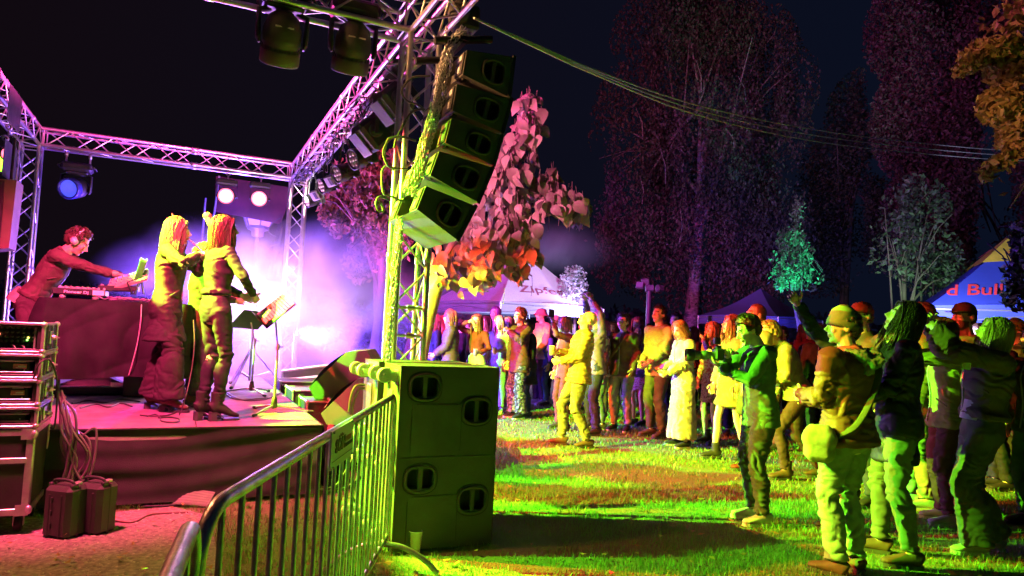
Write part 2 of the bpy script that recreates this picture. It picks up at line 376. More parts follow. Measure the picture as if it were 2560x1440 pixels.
def leafmat(name, c1, c2, tr=.35, rough=.5):
    m = bpy.data.materials.new(name); m.use_nodes = True; nt = m.node_tree; b = nt.nodes['Principled BSDF']; b.inputs['Roughness'].default_value = rough
    ge = nt.nodes.new('ShaderNodeNewGeometry'); oi = nt.nodes.new('ShaderNodeObjectInfo'); r = nt.nodes.new('ShaderNodeValToRGB'); r.color_ramp.elements[0].color = (*c1, 1); r.color_ramp.elements[1].color = (*c2, 1)
    ad = nt.nodes.new('ShaderNodeMath'); ad.operation = 'ADD'; fr = nt.nodes.new('ShaderNodeMath'); fr.operation = 'FRACT'
    nt.links.new(ge.outputs['Random Per Island'], ad.inputs[0]); nt.links.new(oi.outputs['Random'], ad.inputs[1]); nt.links.new(ad.outputs[0], fr.inputs[0]); nt.links.new(fr.outputs[0], r.inputs[0])
    nt.links.new(r.outputs[0], b.inputs['Base Color'])
    t = nt.nodes.new('ShaderNodeBsdfTranslucent'); mx = nt.nodes.new('ShaderNodeMixShader'); mx.inputs[0].default_value = tr
    nt.links.new(r.outputs[0], t.inputs[0]); nt.links.new(b.outputs[0], mx.inputs[1]); nt.links.new(t.outputs[0], mx.inputs[2]); nt.links.new(mx.outputs[0], nt.nodes['Material Output'].inputs[0])
    return m
grassm = leafmat('grass_blade', (.20, .24, .07), (.11, .33, .04), .3)
V1 = blades(95000, 2.6, 7.2, .025, .065, .0022, 'grass', .8); V2 = blades(75000, 7.0, 16, .03, .07, .004, 'grass', .8)
for me, lb in ((V1, 'short trodden grass of the near lawn'), (V2, 'short trodden grass further back under the crowd')):
    o = link(me, 'grass'); tag(o, lb, 'grass', kind='stuff')
# gravel stones
n = 9000; Y = 1.6+4.6*rng.random(n); X = -.6-rng.random(n)*4.2; k = inside(X, Y, gp); X = X[k]; Y = Y[k]; n = len(X)
base = np.array([(1, 0, 0), (0, 1, 0), (-1, 0, 0), (0, -1, 0), (0, 0, 1), (0, 0, -.3)], float); fb = np.array([(0, 1, 4), (1, 2, 4), (2, 3, 4), (3, 0, 4), (1, 0, 5), (2, 1, 5), (3, 2, 5), (0, 3, 5)])
s = (.004+.009*rng.random(n)**2)[:, None, None]; V = base[None]*s*(.6+.8*rng.random((n, 6, 1)))*np.array([1.3, 1, .6]); a = rng.random(n)*6.28; ca, sa = np.cos(a)[:, None], np.sin(a)[:, None]
V = np.stack([V[..., 0]*ca-V[..., 1]*sa+X[:, None], V[..., 0]*sa+V[..., 1]*ca+Y[:, None], V[..., 2]+.008], -1).reshape(-1, 3)
Fc = (fb[None]+(np.arange(n)*6)[:, None, None]).reshape(-1, 3)
o = link(quick('gravel', V, Fc, pm('gravel_stone', (.36, .33, .29), .9, 0, .5, 25)), 'gravel'); tag(o, 'loose gravel lying on the path beside the stage', 'gravel', kind='stuff')
# fallen leaves on the lawn
n = 900; Y = 2.8+9*rng.random(n); X = (rng.random(n)*1.7-.85)*Y; a = rng.random(n)*6.28; s = .015+.02*rng.random(n)
q = np.array([(-1, 0), (0, -.6), (1, 0), (0, .6)]); V = np.stack([X[:, None]+s[:, None]*(q[None, :, 0]*np.cos(a)[:, None]-q[None, :, 1]*np.sin(a)[:, None]), Y[:, None]+s[:, None]*(q[None, :, 0]*np.sin(a)[:, None]+q[None, :, 1]*np.cos(a)[:, None]), .03+.02*rng.random((n, 4))], -1).reshape(-1, 3)
o = link(quick('fallen_leaves', V, np.arange(n*4).reshape(-1, 4), leafmat('dry_leaf', (.25, .12, .04), (.35, .25, .08), .2)), 'fallen_leaves'); tag(o, 'dry leaves scattered over the lawn', 'leaves', kind='stuff')

# ================================================================ stage
SZ = .6; SU0, SU1, SV0, SV1 = -3.42, -.47, .71, 5.9
st = thing('stage_platform', 'low platform with carpet top and black cloth skirt under the musicians', 'stage', F(-1.9, 3.2, 0), TH)
# deck panels
nu, nv = 3, 5
dme = None
for i in range(nu):
    for j in range(nv):
        a0 = lerp(SU0, SU1, i/nu); a1 = lerp(SU0, SU1, (i+1)/nu); b0 = lerp(SV0, SV1, j/nv); b1 = lerp(SV0, SV1, (j+1)/nv)
        m = MB(); m.box(F((a0+a1)/2, (b0+b1)/2, SZ-.05), (a1-a0-.006, b1-b0-.006, .1), R_STG, .004); m.obj('deck_panel', deckm, st)
# skirt cloth with folds
def skirt(P0, P1, nrm, seed):
    L = (P1-P0).length; rs = random.Random(seed); ph = [(rs.uniform(2, 9), rs.uniform(0, 6), rs.uniform(.3, 1)) for _ in range(5)]
    def P(a, b):
        x = a*L; z = (SZ-.02)*(1-b)+.04*b
        f = sum(w*sin(k*x+p+2.5*b*sin(1.7*x)) for k, p, w in ph)*.012*b**.6
        # horizontal swags: cloth pinned along the top, sagging
        sw = sin(9*b+3.0*sin(x*1.1+seed)+1.6*x)*.014*(1-abs(2*b-1)*.5)+.02*sin(22*b+2.2*x+2*sin(x*2.3))*.35
        return P0.lerp(P1, a)+nrm*(.012+.085*b*b+f+sw*1.1)+Vector((0, 0, z))
    m = MB(); m.grid(P, int(L*55), 44); return m
c = lambda u, v: F(u, v, 0)
skirt(c(SU0-.3, SV0), c(SU1, SV0), -VX, 1).obj('skirt', blackcl, st); skirt(c(SU1, SV0), c(SU1, SV1), UX, 2).obj('skirt', blackcl, st); skirt(c(SU1, SV1), c(SU0-.3, SV1), VX, 3).obj('skirt', blackcl, st); skirt(c(SU0-.02, SV1), c(SU0-.02, SV0), -UX, 4).obj('skirt', blackcl, st)
m = MB(); m.tube([F(SU0, SV0-.006, SZ-.012), F(SU1+.006, SV0-.006, SZ-.012), F(SU1+.006, SV1, SZ-.012)], .012, 6); m.obj('edge_strip', blackcl, st)
# ================================================================ truss
def brace_mesh(L, name='brace'):
    m = MB(); m.tube([(0, 0, 0), (0, 0, L)], .0095, 6, cap=False); me = m.mesh(name); me.materials.append(alu); return me
BR_CACHE = {}
def truss(root, name, A, B, x, y, pitch=.27, skip0=.06, skip1=.06):
    """square truss from A to B, with cross axes x and y; the four chords one mesh, each brace its own"""
    d = (B-A).normalized(); L = (B-A).length; h = TW/2; m = MB()
    for sx in (-1, 1):
        for sy in (-1, 1):
            o = x*sx*h+y*sy*h; m.tube([A+o, B+o], .0245, 12)
            for k in range(1, int(L/2.0)+1):
                q = A+o+d*min(L-.05, k*2.0); m.tube([q-d*.045, q-d*.04, q+d*.04, q+d*.045], [.025, .031, .031, .025], 12)
    p = m.obj(name, alu, root)
    n = max(2, int(round((L-skip0-skip1)/pitch))); st_ = (L-skip0-skip1)/n; bl = sqrt(TW**2+st_**2)
    key = round(bl, 3)
    if key not in BR_CACHE: BR_CACHE[key] = (brace_mesh(bl), brace_mesh(TW))
    Kinv = root.matrix_basis.inverted()
    for fi, (n1, n2, fl) in enumerate(((x, y, 0), (-x, y, 1), (y, x, 0), (-y, x, 1))):
        for k in range(n):
            s0 = skip0+k*st_; up = (k+fl) % 2 == 0
            a = A+n1*h+n2*(h if up else -h)+d*s0; b = A+n1*h+n2*(-h if up else h)+d*(s0+st_)
            copy_of(BR_CACHE[key][0], 'brace', p, Kinv @ (Matrix.Translation(a) @ rotm(b-a).to_4x4()))
        for s0 in (skip0*.5, L-skip1*.5):
            a = A+n1*h+n2*h+d*s0; b = A+n1*h-n2*h+d*s0
            copy_of(BR_CACHE[key][1], 'brace', p, Kinv @ (Matrix.Translation(a) @ rotm(b-a).to_4x4()))
    return p
rig = thing('stage_truss', 'square aluminium truss frame on four towers around the stage', 'truss', F(-1.87, 3.27, 0))
ZM = ZL+TW/2
for (u, v) in ((0, 0), (0, LV), (-LU, LV), (-LU, 0)):
    truss(rig, 'truss_tower', F(u, v, .03), F(u, v, ZL-.02), UX, VX)
    m = MB(); m.box(F(u, v, .02), (.6, .6, .02), R_STG, .003)
    for sx in (-1, 1):
        for sy in (-1, 1): m.box(F(u+sx*.12, v+sy*.12, .045), (.07, .07, .03), R_STG, .004)
    m.obj('base_plate', steel, rig)
h = TW/2
truss(rig, 'truss_beam', F(0, -1.45, ZM), F(0, LV+h, ZM), UX, ZX)
truss(rig, 'truss_beam', F(-LU+h+.02, LV, ZM), F(-h-.02, LV, ZM), VX, ZX)
truss(rig, 'truss_beam', F(-LU, -h, ZM), F(-LU, LV+h, ZM), UX, ZX)
truss(rig, 'truss_beam', F(-LU+h+.02, 0, ZM), F(-h-.02, 0, ZM), VX, ZX)
for sgn in (1,):
    # little horizontal ladder frame and hinge sleeves on the front tower
    m = MB()
    for z in (1.62, 1.40):
        for (a, b) in (((-h, -h), (h, -h)), ((h, -h), (h, h))): m.tube([F(a[0], a[1], z), F(b[0], b[1], z)], .012, 8); m.tube([F((a[0]+b[0])/2-.03, (a[1]+b[1])/2, z), F((a[0]+b[0])/2+.03, (a[1]+b[1])/2, z)], .022, 8)
    m.obj('sleeve_block', alu, rig)['kind'] = 'stuff'
# ================================================================ loudspeakers
cavm = pm('cavity_black', (.008, .008, .008), .7, 0, .2, 8)
def bil(q, s, t): return (q[0].lerp(q[1], s)).lerp(q[3].lerp(q[2], s), t)
def panel(m, q, holes, dv, mi=0, cmi=1):
    """panel on quad q (TL,TR,BR,BL) with rectangular openings, each with walls and a floor dv behind"""
    S = sorted({0, 1, *[h[0] for h in holes], *[h[1] for h in holes]}); T = sorted({0, 1, *[h[2] for h in holes], *[h[3] for h in holes]})
    for i in range(len(S)-1):
        for j in range(len(T)-1):
            s, t = (S[i]+S[i+1])/2, (T[j]+T[j+1])/2
            if any(h[0] < s < h[1] and h[2] < t < h[3] for h in holes): continue
            m.add([bil(q, S[i], T[j]), bil(q, S[i+1], T[j]), bil(q, S[i+1], T[j+1]), bil(q, S[i], T[j+1])], [(3, 2, 1, 0)], False, mi)
    for h in holes:
        A = [bil(q, h[0], h[2]), bil(q, h[1], h[2]), bil(q, h[1], h[3]), bil(q, h[0], h[3])]; B = [a+dv for a in A]
        m.add(A+B, [(0, 1, 5, 4), (1, 2, 6, 5), (2, 3, 7, 6), (3, 0, 4, 7), (7, 6, 5, 4)], False, cmi)
def ringpath(q, h, out, n=28, p=3.2, bulge=0):
    cs, ct = (h[0]+h[1])/2, (h[2]+h[3])/2; a, b = (h[1]-h[0])/2, (h[3]-h[2])/2; r = []
    for i in range(n):
        w = 2*pi*i/n; c, s = cos(w), sin(w); k = (abs(c)**p+abs(s)**p)**(-1/p)
        r.append(bil(q, cs+a*c*k, ct+b*s*k*(1+bulge*(1-abs(c*k))))+out)
    return r
def handle_set(parent, q, h, nrm, mat):
    m = MB(); path = ringpath(q, (h[0]-.022, h[1]+.022, h[2]-.022, h[3]+.022), nrm*.004, bulge=.12); m.tube(path, (.010, .014), 8, closed=True, flat=nrm.cross(path[1]-path[0]))
    path = ringpath(q, (h[0]-.045, h[1]+.045, h[2]-.05, h[3]+.05), nrm*.0005, bulge=.12); m.tube(path, .0028, 5, closed=True, mi=1)
    # corner fillers so that the opening reads rounded
    a, b = bil(q, (h[0]+h[1])/2, h[2]), bil(q, (h[0]+h[1])/2, h[3]); d = (b-a).normalized(); w = (h[1]-h[0])*.11
    m.prism([bil(q, (h[0]+h[1])/2-w/1.3, h[2])+nrm*.002, bil(q, (h[0]+h[1])/2+w/1.3, h[2])+nrm*.002, bil(q, (h[0]+h[1])/2+w/1.3, h[3])+nrm*.002, bil(q, (h[0]+h[1])/2-w/1.3, h[3])+nrm*.002], -nrm*.02)
    for (s, t) in ((h[0], h[2]), (h[1], h[2]), (h[1], h[3]), (h[0], h[3])):
        c = (h[0]+h[1])/2; e = (h[2]+h[3])/2; sx = lerp(s, c, .3); ty = lerp(t, e, .25)
        m.add([bil(q, s, t)+nrm*.001, bil(q, sx, t)+nrm*.001, bil(q, s, ty)+nrm*.001], [(0, 1, 2)], False)
    m.obj('handle', [mat, cavm], parent)
def caster(parent, c, ax_out, ax_side, r=.05):
    """wheel standing off a board: ax_out away from it"""
    m = MB(); R = rotm(ax_side); hub = c+ax_out*.085+ZX*.012
    m.lathe([(0, -.02), (r*.7, -.02), (r, -.016), (r, .016), (r*.7, .02), (0, .02)], hub, R, 20); w = m.obj('caster_wheel', greyrub, parent)
    m = MB(); m.lathe([(0, -.024), (.018, -.024), (.018, .024), (0, .024)], hub, R, 10)
    for sg in (-1, 1): m.prism([c+ax_side*sg*.028+ZX*.04, c+ax_side*sg*.028-ZX*.04, hub+ax_side*sg*.028-ZX*.012+ax_out*.012, hub+ax_side*sg*.028+ZX*.012+ax_out*.012], ax_side*sg*.004)
    m.box(c+ax_out*.004, (.008, .09, .10), rotm(ZX, ax_side) if False else R_STG, .002); m.obj('caster_fork', steel, parent)
SUBR = Matrix.Rotation(radians(-1.6), 4, 'Y')
def sub(u0, v0, z0, label, seed=0):
    W_, D_, H_ = .70, .41, .598
    t = thing('subwoofer', label, 'subwoofer', F(u0+W_/2, v0+D_/2, z0), 0, 'subwoofers in the block beside the tower')
    P = lambda a, b, c: F(u0+a*W_, v0+b*D_, z0+c*H_)
    m = MB(); b = .006
    q = [P(0, 0, 1), P(1, 0, 1), P(1, 0, 0), P(0, 0, 0)]
    holes = [(.115, .365, .12, .33), (.655, .905, .38, .60)]
    panel(m, q, holes, VX*.07)
    for f in ([P(0, 0, 0), P(0, 0, 1), P(0, 1, 1), P(0, 1, 0)], [P(1, 0, 0), P(1, 1, 0), P(1, 1, 1), P(1, 0, 1)], [P(0, 0, 1), P(1, 0, 1), P(1, 1, 1), P(0, 1, 1)], [P(0, 1, 0), P(0, 1, 1), P(1, 1, 1), P(1, 1, 0)], [P(0, 0, 0), P(0, 1, 0), P(1, 1, 0), P(1, 0, 0)]):
        m.add(f, [(0, 1, 2, 3)], False)
    m.obj('cabinet', [cabm, cavm], t)
    m = MB()
    for a, c_ in ((0, 0), (0, 1), (1, 0), (1, 1)): m.tube([P(a, 0, c_), P(a, 1, c_)], .004, 6)
    for a, c_ in ((0, 0), (0, 1)): m.tube([P(0, a, c_), P(1, a, c_)], .004, 6)
    for a in (0, 1): m.tube([P(a, 0, 0), P(a, 0, 1)], .004, 6)
    m.obj('edge_trim', cabm, t)
    for h_ in holes: handle_set(t, q, h_, -VX, cabm)
    m = MB(); pq = [bil(q, .13, .42), bil(q, .62, .42), bil(q, .62, .985), bil(q, .13, .985)]
    m.prism([a-VX*.001 for a in pq], -VX*.003)
    m.tube(ringpath(q, (.125, .625, .412, .99), -VX*.001, p=14), .002, 4, closed=True, mi=1); m.obj('access_panel', [cabm, cavm], t)
    for (bb, cc) in ((.22, .87), (.78, .87), (.22, .13), (.78, .13)): caster(t, P(0, bb, cc), -UX, VX)
    m = MB(); m.prism([P(0, .4, .3), P(0, .4, .72), P(0, .72, .72), P(0, .72, .3)], -UX*.006); m.obj('connector_plate', steel, t)
    # perforated grille side towards the crowd
    m = MB(); m.prism([P(1.002, .03, .03), P(1.002, .97, .03), P(1.002, .97, .97), P(1.002, .03, .97)], UX*.012); m.obj('front_grille', blackm, t)
    t.matrix_basis = t.matrix_basis
    return t
SUBS = [sub(-.30, -.965, .012, 'lower subwoofer of the block facing the camera, standing on the grass'), sub(-.30, -.965, .614, 'upper subwoofer of the block facing the camera, with lime lit top'),
        sub(-.335, -.535, .012, 'lower subwoofer of the rear column beside the tower foot'), sub(-.335, -.535, .614, 'upper subwoofer of the rear column, wheels showing near the barrier end')]
# ---- line array
VA = -.87; ARR = [((1167, 125), (1285, 142), (1273, 243), (1157, 186)), ((1142, 210), (1279, 247), (1256, 332), (1131, 276)), ((1129, 296), (1255, 338), (1234, 414), (1113, 356)), ((1098, 378), (1232, 419), (1195, 506), (1076, 438)), ((1065, 465), (1189, 515), (1144, 601), (1042, 523))]
names = ['topmost', 'second from the top', 'middle', 'second from the bottom', 'lowest']
extra = ['in shade under the hoist', 'dark, above the bright wedge', 'with a bright lime underside', 'lime underside, cable behind', 'underside lit pinkish yellow']
for i, c4 in enumerate(ARR):
    q = [onv(*p, VA) for p in c4]; wv = VX*.70; nrm = -VX
    t = thing('line_array_speaker', f'{names[i]} of five hanging black line array boxes, {extra[i]}'[:200], 'loudspeaker', (q[3]+q[2])/2+wv/2, 0, 'line array loudspeakers hanging at the beam end')
    m = MB(); hs = [(.40, .82, .24, .80)]; panel(m, q, hs, VX*.06)
    Q2 = [a+wv for a in q]; m.add(q+Q2, [(0, 1, 5, 4), (1, 2, 6, 5), (2, 3, 7, 6), (4, 5, 6, 7)], False)
    # rear: two amplifier bays at the ends and a recess between
    r0, r1 = q[0], q[3]; rb = []
    for a in (0, .24, .76, 1): rb.append((r0+wv*a, r1+wv*a))
    inn = UX*.09
    m.add([rb[0][0], rb[0][1], rb[1][1], rb[1][0]], [(0, 1, 2, 3)], False); m.add([rb[2][0], rb[2][1], rb[3][1], rb[3][0]], [(0, 1, 2, 3)], False)
    m.add([rb[1][0], rb[1][1], rb[1][1]+inn, rb[1][0]+inn, rb[2][0], rb[2][1], rb[2][1]+inn, rb[2][0]+inn], [(0, 1, 2, 3), (4, 7, 6, 5), (3, 2, 6, 7)], False, 0)
    m.obj('cabinet', [cabm, cavm], t)
    handle_set(t, q, hs[0], nrm, cabm)
    for a in (.02, .78):
        m = MB(); A = r0+wv*a; B = r1+wv*a; w_ = wv*.19; dn = (B-A); no = -UX*.012
        qq = [A+dn*.06, A+dn*.06+w_, A+dn*.94+w_, A+dn*.94]
        m.prism(qq, no); c0 = bil(qq, .5, .5)+no
        m.prism([bil(qq, .15, .1)+no, bil(qq, .8, .1)+no, bil(qq, .8, .32)+no, bil(qq, .15, .32)+no], -UX*.004, mi=1)
        for k in range(4): m.ell(bil(qq, .2+.2*k, .45)+no, (.008, .008, .008), None, 8, 5, mi=2)
        m.prism([bil(qq, .2, .62)+no, bil(qq, .5, .62)+no, bil(qq, .5, .9)+no, bil(qq, .2, .9)+no], -UX*.006, mi=1)
        m.obj('amplifier_panel', [cabm, pm('pale_print', (.5, .5, .48), .6), cavm], t)
        m = MB(); e = bil([r0+wv*a, r0+wv*(a+.2), r1+wv*(a+.2), r1+wv*a], .5, 1.0); m.box(e+UX*.05-ZX*.0, (.07, .08, .03), R_STG, .008, 1); m.obj('cable_bay', [cabm, cavm], t)
    # rigging rails and front grille
    for s_ in (0,):
        m = MB(); dq = (q[2]-q[1]).normalized(); m.box((q[1]+q[2])/2-VX*.004, (.03, .008, (q[2]-q[1]).length*1.05), rotm(dq, VX), .002); m.tube([q[1]-VX*.012, q[1]+VX*.0], .009, 8); m.tube([q[2]-VX*.012, q[2]], .009, 8); m.obj('rigging_rail', steel if False else blackm, t)
    m = MB(); m.prism([q[1].lerp(q[2], .04)+UX*.002, q[1].lerp(q[2], .96)+UX*.002, q[1].lerp(q[2], .96)+wv+UX*.002, q[1].lerp(q[2], .04)+wv+UX*.002], UX*.01); m.obj('front_grille', blackm, t)
# bumper frame above the array
A0 = onv(1160, 118, VA+.1); A1 = onv(1062, 128, VA+.35); t = thing('rigging_frame', 'black perforated rigging frame above the topmost hanging loudspeaker', 'rigging frame', A1)
m = MB(); X0 = onv(1200, 134, VA+.35); 
for s_ in (-.22, .22): m.tube([A1+VX*s_, X0+VX*s_+ZX*.03], (.022, .03), 6)
m.box((A1+X0)/2+ZX*.02, (.07, .5, .035), R_STG, .004); m.obj('frame_bar', blackm, t)
m = MB()
for k in range(9): p = A1.lerp(X0, k/14); m.ell(p-VX*.22+ZX*.03, (.011, .011, .013), None, 8, 5)
m.obj('pin_row', steel, t)['kind'] = 'stuff'
# hoist
hp = onu(1148, 45, .22); t = thing('chain_hoist', 'black electric chain hoist hanging at the end of the beam', 'chain hoist', hp-ZX*.15)
m = MB(); m.lathe([(0, -.15), (.07, -.15), (.085, -.13), (.085, .13), (.07, .15), (0, .15)], hp, rotm(VX+UX*.4), 18); m.box(hp+UX*.07, (.16, .18, .2), R_STG, .02); m.obj('hoist_body', blackp, t)
m = MB(); m.torus = None; m.tube([hp+ZX*.1, hp+ZX*.2, F(.0, -1.0, ZL+.02)], .012, 8); m.tube([hp+UX*.08+ZX*.02, hp+UX*.1-ZX*.12, hp+UX*.03-ZX*.16], .014, 8); m.obj('hoist_hook', steel, t)
m = MB()
for k in range(7): m.lathe([(.086, -.004), (.09, -.004), (.09, .004), (.086, .004)], hp+(VX+UX*.4).normalized()*(-.09+.03*k), rotm(VX+UX*.4), 16)
m.obj('cooling_fin', blackp, t)['kind'] = 'stuff'
# chains: real links
def chain(name, label, path, strands, spread, link=.030, r=.0042):
    pts = cat(path, 24); m = MB(); rr = random.Random(5)
    L = [0]
    for a, b in zip(pts, pts[1:]): L.append(L[-1]+(b-a).length)
    def pos(s):
        for i in range(len(L)-1):
            if L[i+1] >= s: return pts[i].lerp(pts[i+1], (s-L[i])/max(1e-6, L[i+1]-L[i])), (pts[i+1]-pts[i]).normalized()
        return pts[-1], (pts[-1]-pts[-2]).normalized()
    for k in range(strands):
        ph = 2*pi*k/max(1, strands); n = int(L[-1]/(link*.72))
        for i in range(n):
            s = i*link*.72; p, d = pos(s); x = d.orthogonal().normalized(); y = d.cross(x)
            w = ph+s*3.2+.5*sin(s*9+k); sp = spread*(.75+.35*sin(s*7+k*2)); c = p+x*cos(w)*sp+y*sin(w)*sp
            sd = (x*cos(i*pi/2+.3*k)+y*sin(i*pi/2+.3*k)); a, b = link*.5, link*.33
            m.tube([c+d*a*cos(q*pi/4)*1.0+sd*b*sin(q*pi/4) for q in range(8)], r, 5, closed=True)
    o = m.obj(name, pm('chain_steel', (.45, .45, .45), .35, .8, .3, 20), None); tag(o, label, 'chain'); return o
cpx = [(1160, 75, .25), (1128, 118, .1), (1108, 190, .0), (1090, 270, -.02), (1068, 340, -.03), (1045, 430, -.04), (1022, 490, -.05)]
path = [onv(x, y, VA+.12) for x, y, d in cpx]
chain('hoist_chain', 'thick bundle of hoist chain falling behind the hanging loudspeakers', path, 7, .036)
path = [onv(x, y, -.42) for x, y in ((1000, 545), (993, 620), (985, 700), (975, 800), (968, 880), (962, 960), (957, 1010), (940, 1090), (935, 1180), (928, 1290), (930, 1330))]
chain('hanging_chain', 'long chain bundle hanging down beside the front tower to the grass', path[:7], 5, .024); chain('loose_chain', 'single loose chain falling past the castors behind the barrier', path[5:], 1, .004)
path = [onu(x, y, .0) for x, y in ((1118, 68), (1116, 90), (1112, 118))]; chain('safety_chain', 'short thin chain beside the hoist', path, 1, .003)
# speaker cables looping behind the array
def cable(name, label, pts, r=.008, mat=cablem, parent=None, grp=None):
    m = MB(); m.tube(cat(pts, 8), r, 6); o = m.obj(name, mat, parent)
    if parent is None: tag(o, label, 'cable', grp)
    return o
cm = pm('pale_cable', (.10, .10, .09), .5, 0, .2, 9)
VC = -.25
for i, (pp, lb) in enumerate((([(1075, 190), (1030, 195), (1005, 225), (1015, 250), (1045, 262), (1062, 275)], 'topmost cable loop behind the hanging loudspeakers'),
        ([(1056, 272), (1030, 280), (1010, 310), (990, 350), (985, 370)], 'cable running down from the middle hanging loudspeaker'),
        ([(1040, 352), (1000, 342), (970, 350), (962, 385), (968, 410), (985, 425)], 'wide cable loop at the height of the middle loudspeaker'),
        ([(1020, 422), (985, 420), (968, 412), (958, 380), (972, 345)], 'cable loop at the height of the fourth hanging loudspeaker'),
        ([(1012, 505), (975, 490), (958, 480), (955, 430), (965, 415)], 'cable loop beside the lowest hanging loudspeaker'),
        ([(975, 500), (950, 492), (940, 505), (945, 525), (958, 527), (950, 505), (941, 515)], 'small coil of cable left of the lowest hanging loudspeaker'))):
    cable('speaker_cable', lb, [onv(x, y, VC-.03*i) for x, y in pp], .0085, cm, None, 'cable loops behind the line array')
# far column of amplifier boxes seen behind (junction boxes on the array rear, left)
m = MB(); p = onv(985, 515, -.2); 
# catenary cables to the right
for k, off in enumerate((0, 12, 24)):
    P = [(1185, 45, 5.0), (1340, 112+off*.3, 5.6), (1500, 180+off*.5, 6.4), (1740, 262+off, 7.6), (2000, 318+off*1.2, 9.2), (2250, 352+off*1.1, 11), (2560, 378+off, 14), (2900, 385+off, 18)]
    cable('overhead_cable', ['highest', 'middle', 'lowest'][k]+' of the three cables sagging across the dark sky', [at(*p) for p in P], .0085, pm('overhead_cable_sheath', (.6, .6, .55), .5), None, 'overhead cables')

# ================================================================ lamps on the truss
def lens(col, e): return pm('lens_%d_%d_%d_%d' % (col[0]*99, col[1]*99, col[2]*99, int(e*10)), (.3, .3, .3), .15, 0, .1, 9, emit=col, es=e)
def par(p, d, label, em=None, es=0, r=.105, L=.2, grp='lamps on the side beam', box=True, hang=.3, lensc=(.35, .30, .32)):
    d = Vector(d).normalized(); t = thing('stage_lamp', label, 'stage lamp', p-ZX*.12, 0, grp); R = rotm(d)
    m = MB(); m.lathe([(0, -L), (r*.55, -L), (r*.8, -L*.75), (r, -L*.4), (r, 0), (r*1.05, .005), (r*1.05, .02), (r*.93, .02), (r*.93, 0)], p, R, 22)
    for k in range(10):
        w = 2*pi*k/10; a = R @ Vector((cos(w), sin(w), 0)); m.box(p+a*r*.86-d*L*.6, (.008, .03, L*.5), rotm(d, a), .001)
    m.obj('can', blackp, t)
    m = MB(); m.lathe([(0, .008), (r*.5, .006), (r*.93, .002)], p, R, 22)
    if em:
        m.obj('lens', lens(em, es), t); m = MB(); m.lathe([(r*.72, .012), (r*.86, .014), (r*.99, .006)], p, R, 24); m.obj('lens_glow_ring', lens((1, .08, .16), 3.2) if em[0] > .9 else lens(em, es*.4), t)  # emissive ring added for the glow around a lit lens
    else: m.obj('lens', pm('unlit_lens', lensc, .12, .2, .2, 20), t)
    if not em:
        m = MB()
        for k in range(7):
            w = 2*pi*k/6; a = R @ Vector((cos(w), sin(w), 0))*(r*.55 if k < 6 else 0); m.ell(p+a+d*.01, (r*.22, r*.22, .012), R, 10, 6)
        m.obj('lens_cell', pm('lens_cell_glass', (.7, .62, .62), .1, .3, .1, 9), t)['kind'] = 'stuff'
    s = d.cross(ZX); s = s.normalized() if s.length > .01 else UX; top = p-d*L*.4+ZX*hang
    m = MB(); c0 = p-d*L*.4; m.tube([c0+s*(r+.02)-ZX*.02, c0+s*(r+.02)+ZX*hang*.55, c0+s*(r*.5)+ZX*hang*.75, c0-s*(r*.5)+ZX*hang*.75, c0-s*(r+.02)+ZX*hang*.55, c0-s*(r+.02)-ZX*.02], (.004, .016), 6, flat=s); m.tube([c0+s*(r+.03), c0+s*(r-.01)], .02, 8); m.tube([c0-s*(r+.03), c0-s*(r-.01)], .02, 8); m.obj('yoke', blackm, t)
    m = MB(); m.tube([c0+ZX*hang*.72, top], .012, 8); m.lathe([(.026, -.02), (.038, -.02), (.038, .02), (.026, .02)], top+ZX*.03, rotm(VX), 12); m.obj('clamp', steel, t)
    if box: m = MB(); m.box(p-d*(L+.03)-ZX*.02, (.13, .15, .09), rotm(d), .012); m.obj('ballast_box', blackp, t)
    return t
pp = [(768, 503, 'farthest'), (805, 465, 'second farthest'), (845, 435, 'third farthest'), (885, 398, 'middle')]
for i, (x, y, n_) in enumerate(pp):
    p = onu(x, y, -.02); par(p, -UX*.95-VX*.25-ZX*.42, f'{n_} round lamp in the row under the side beam', None, 0, .098+.006*i, .2, hang=.5)
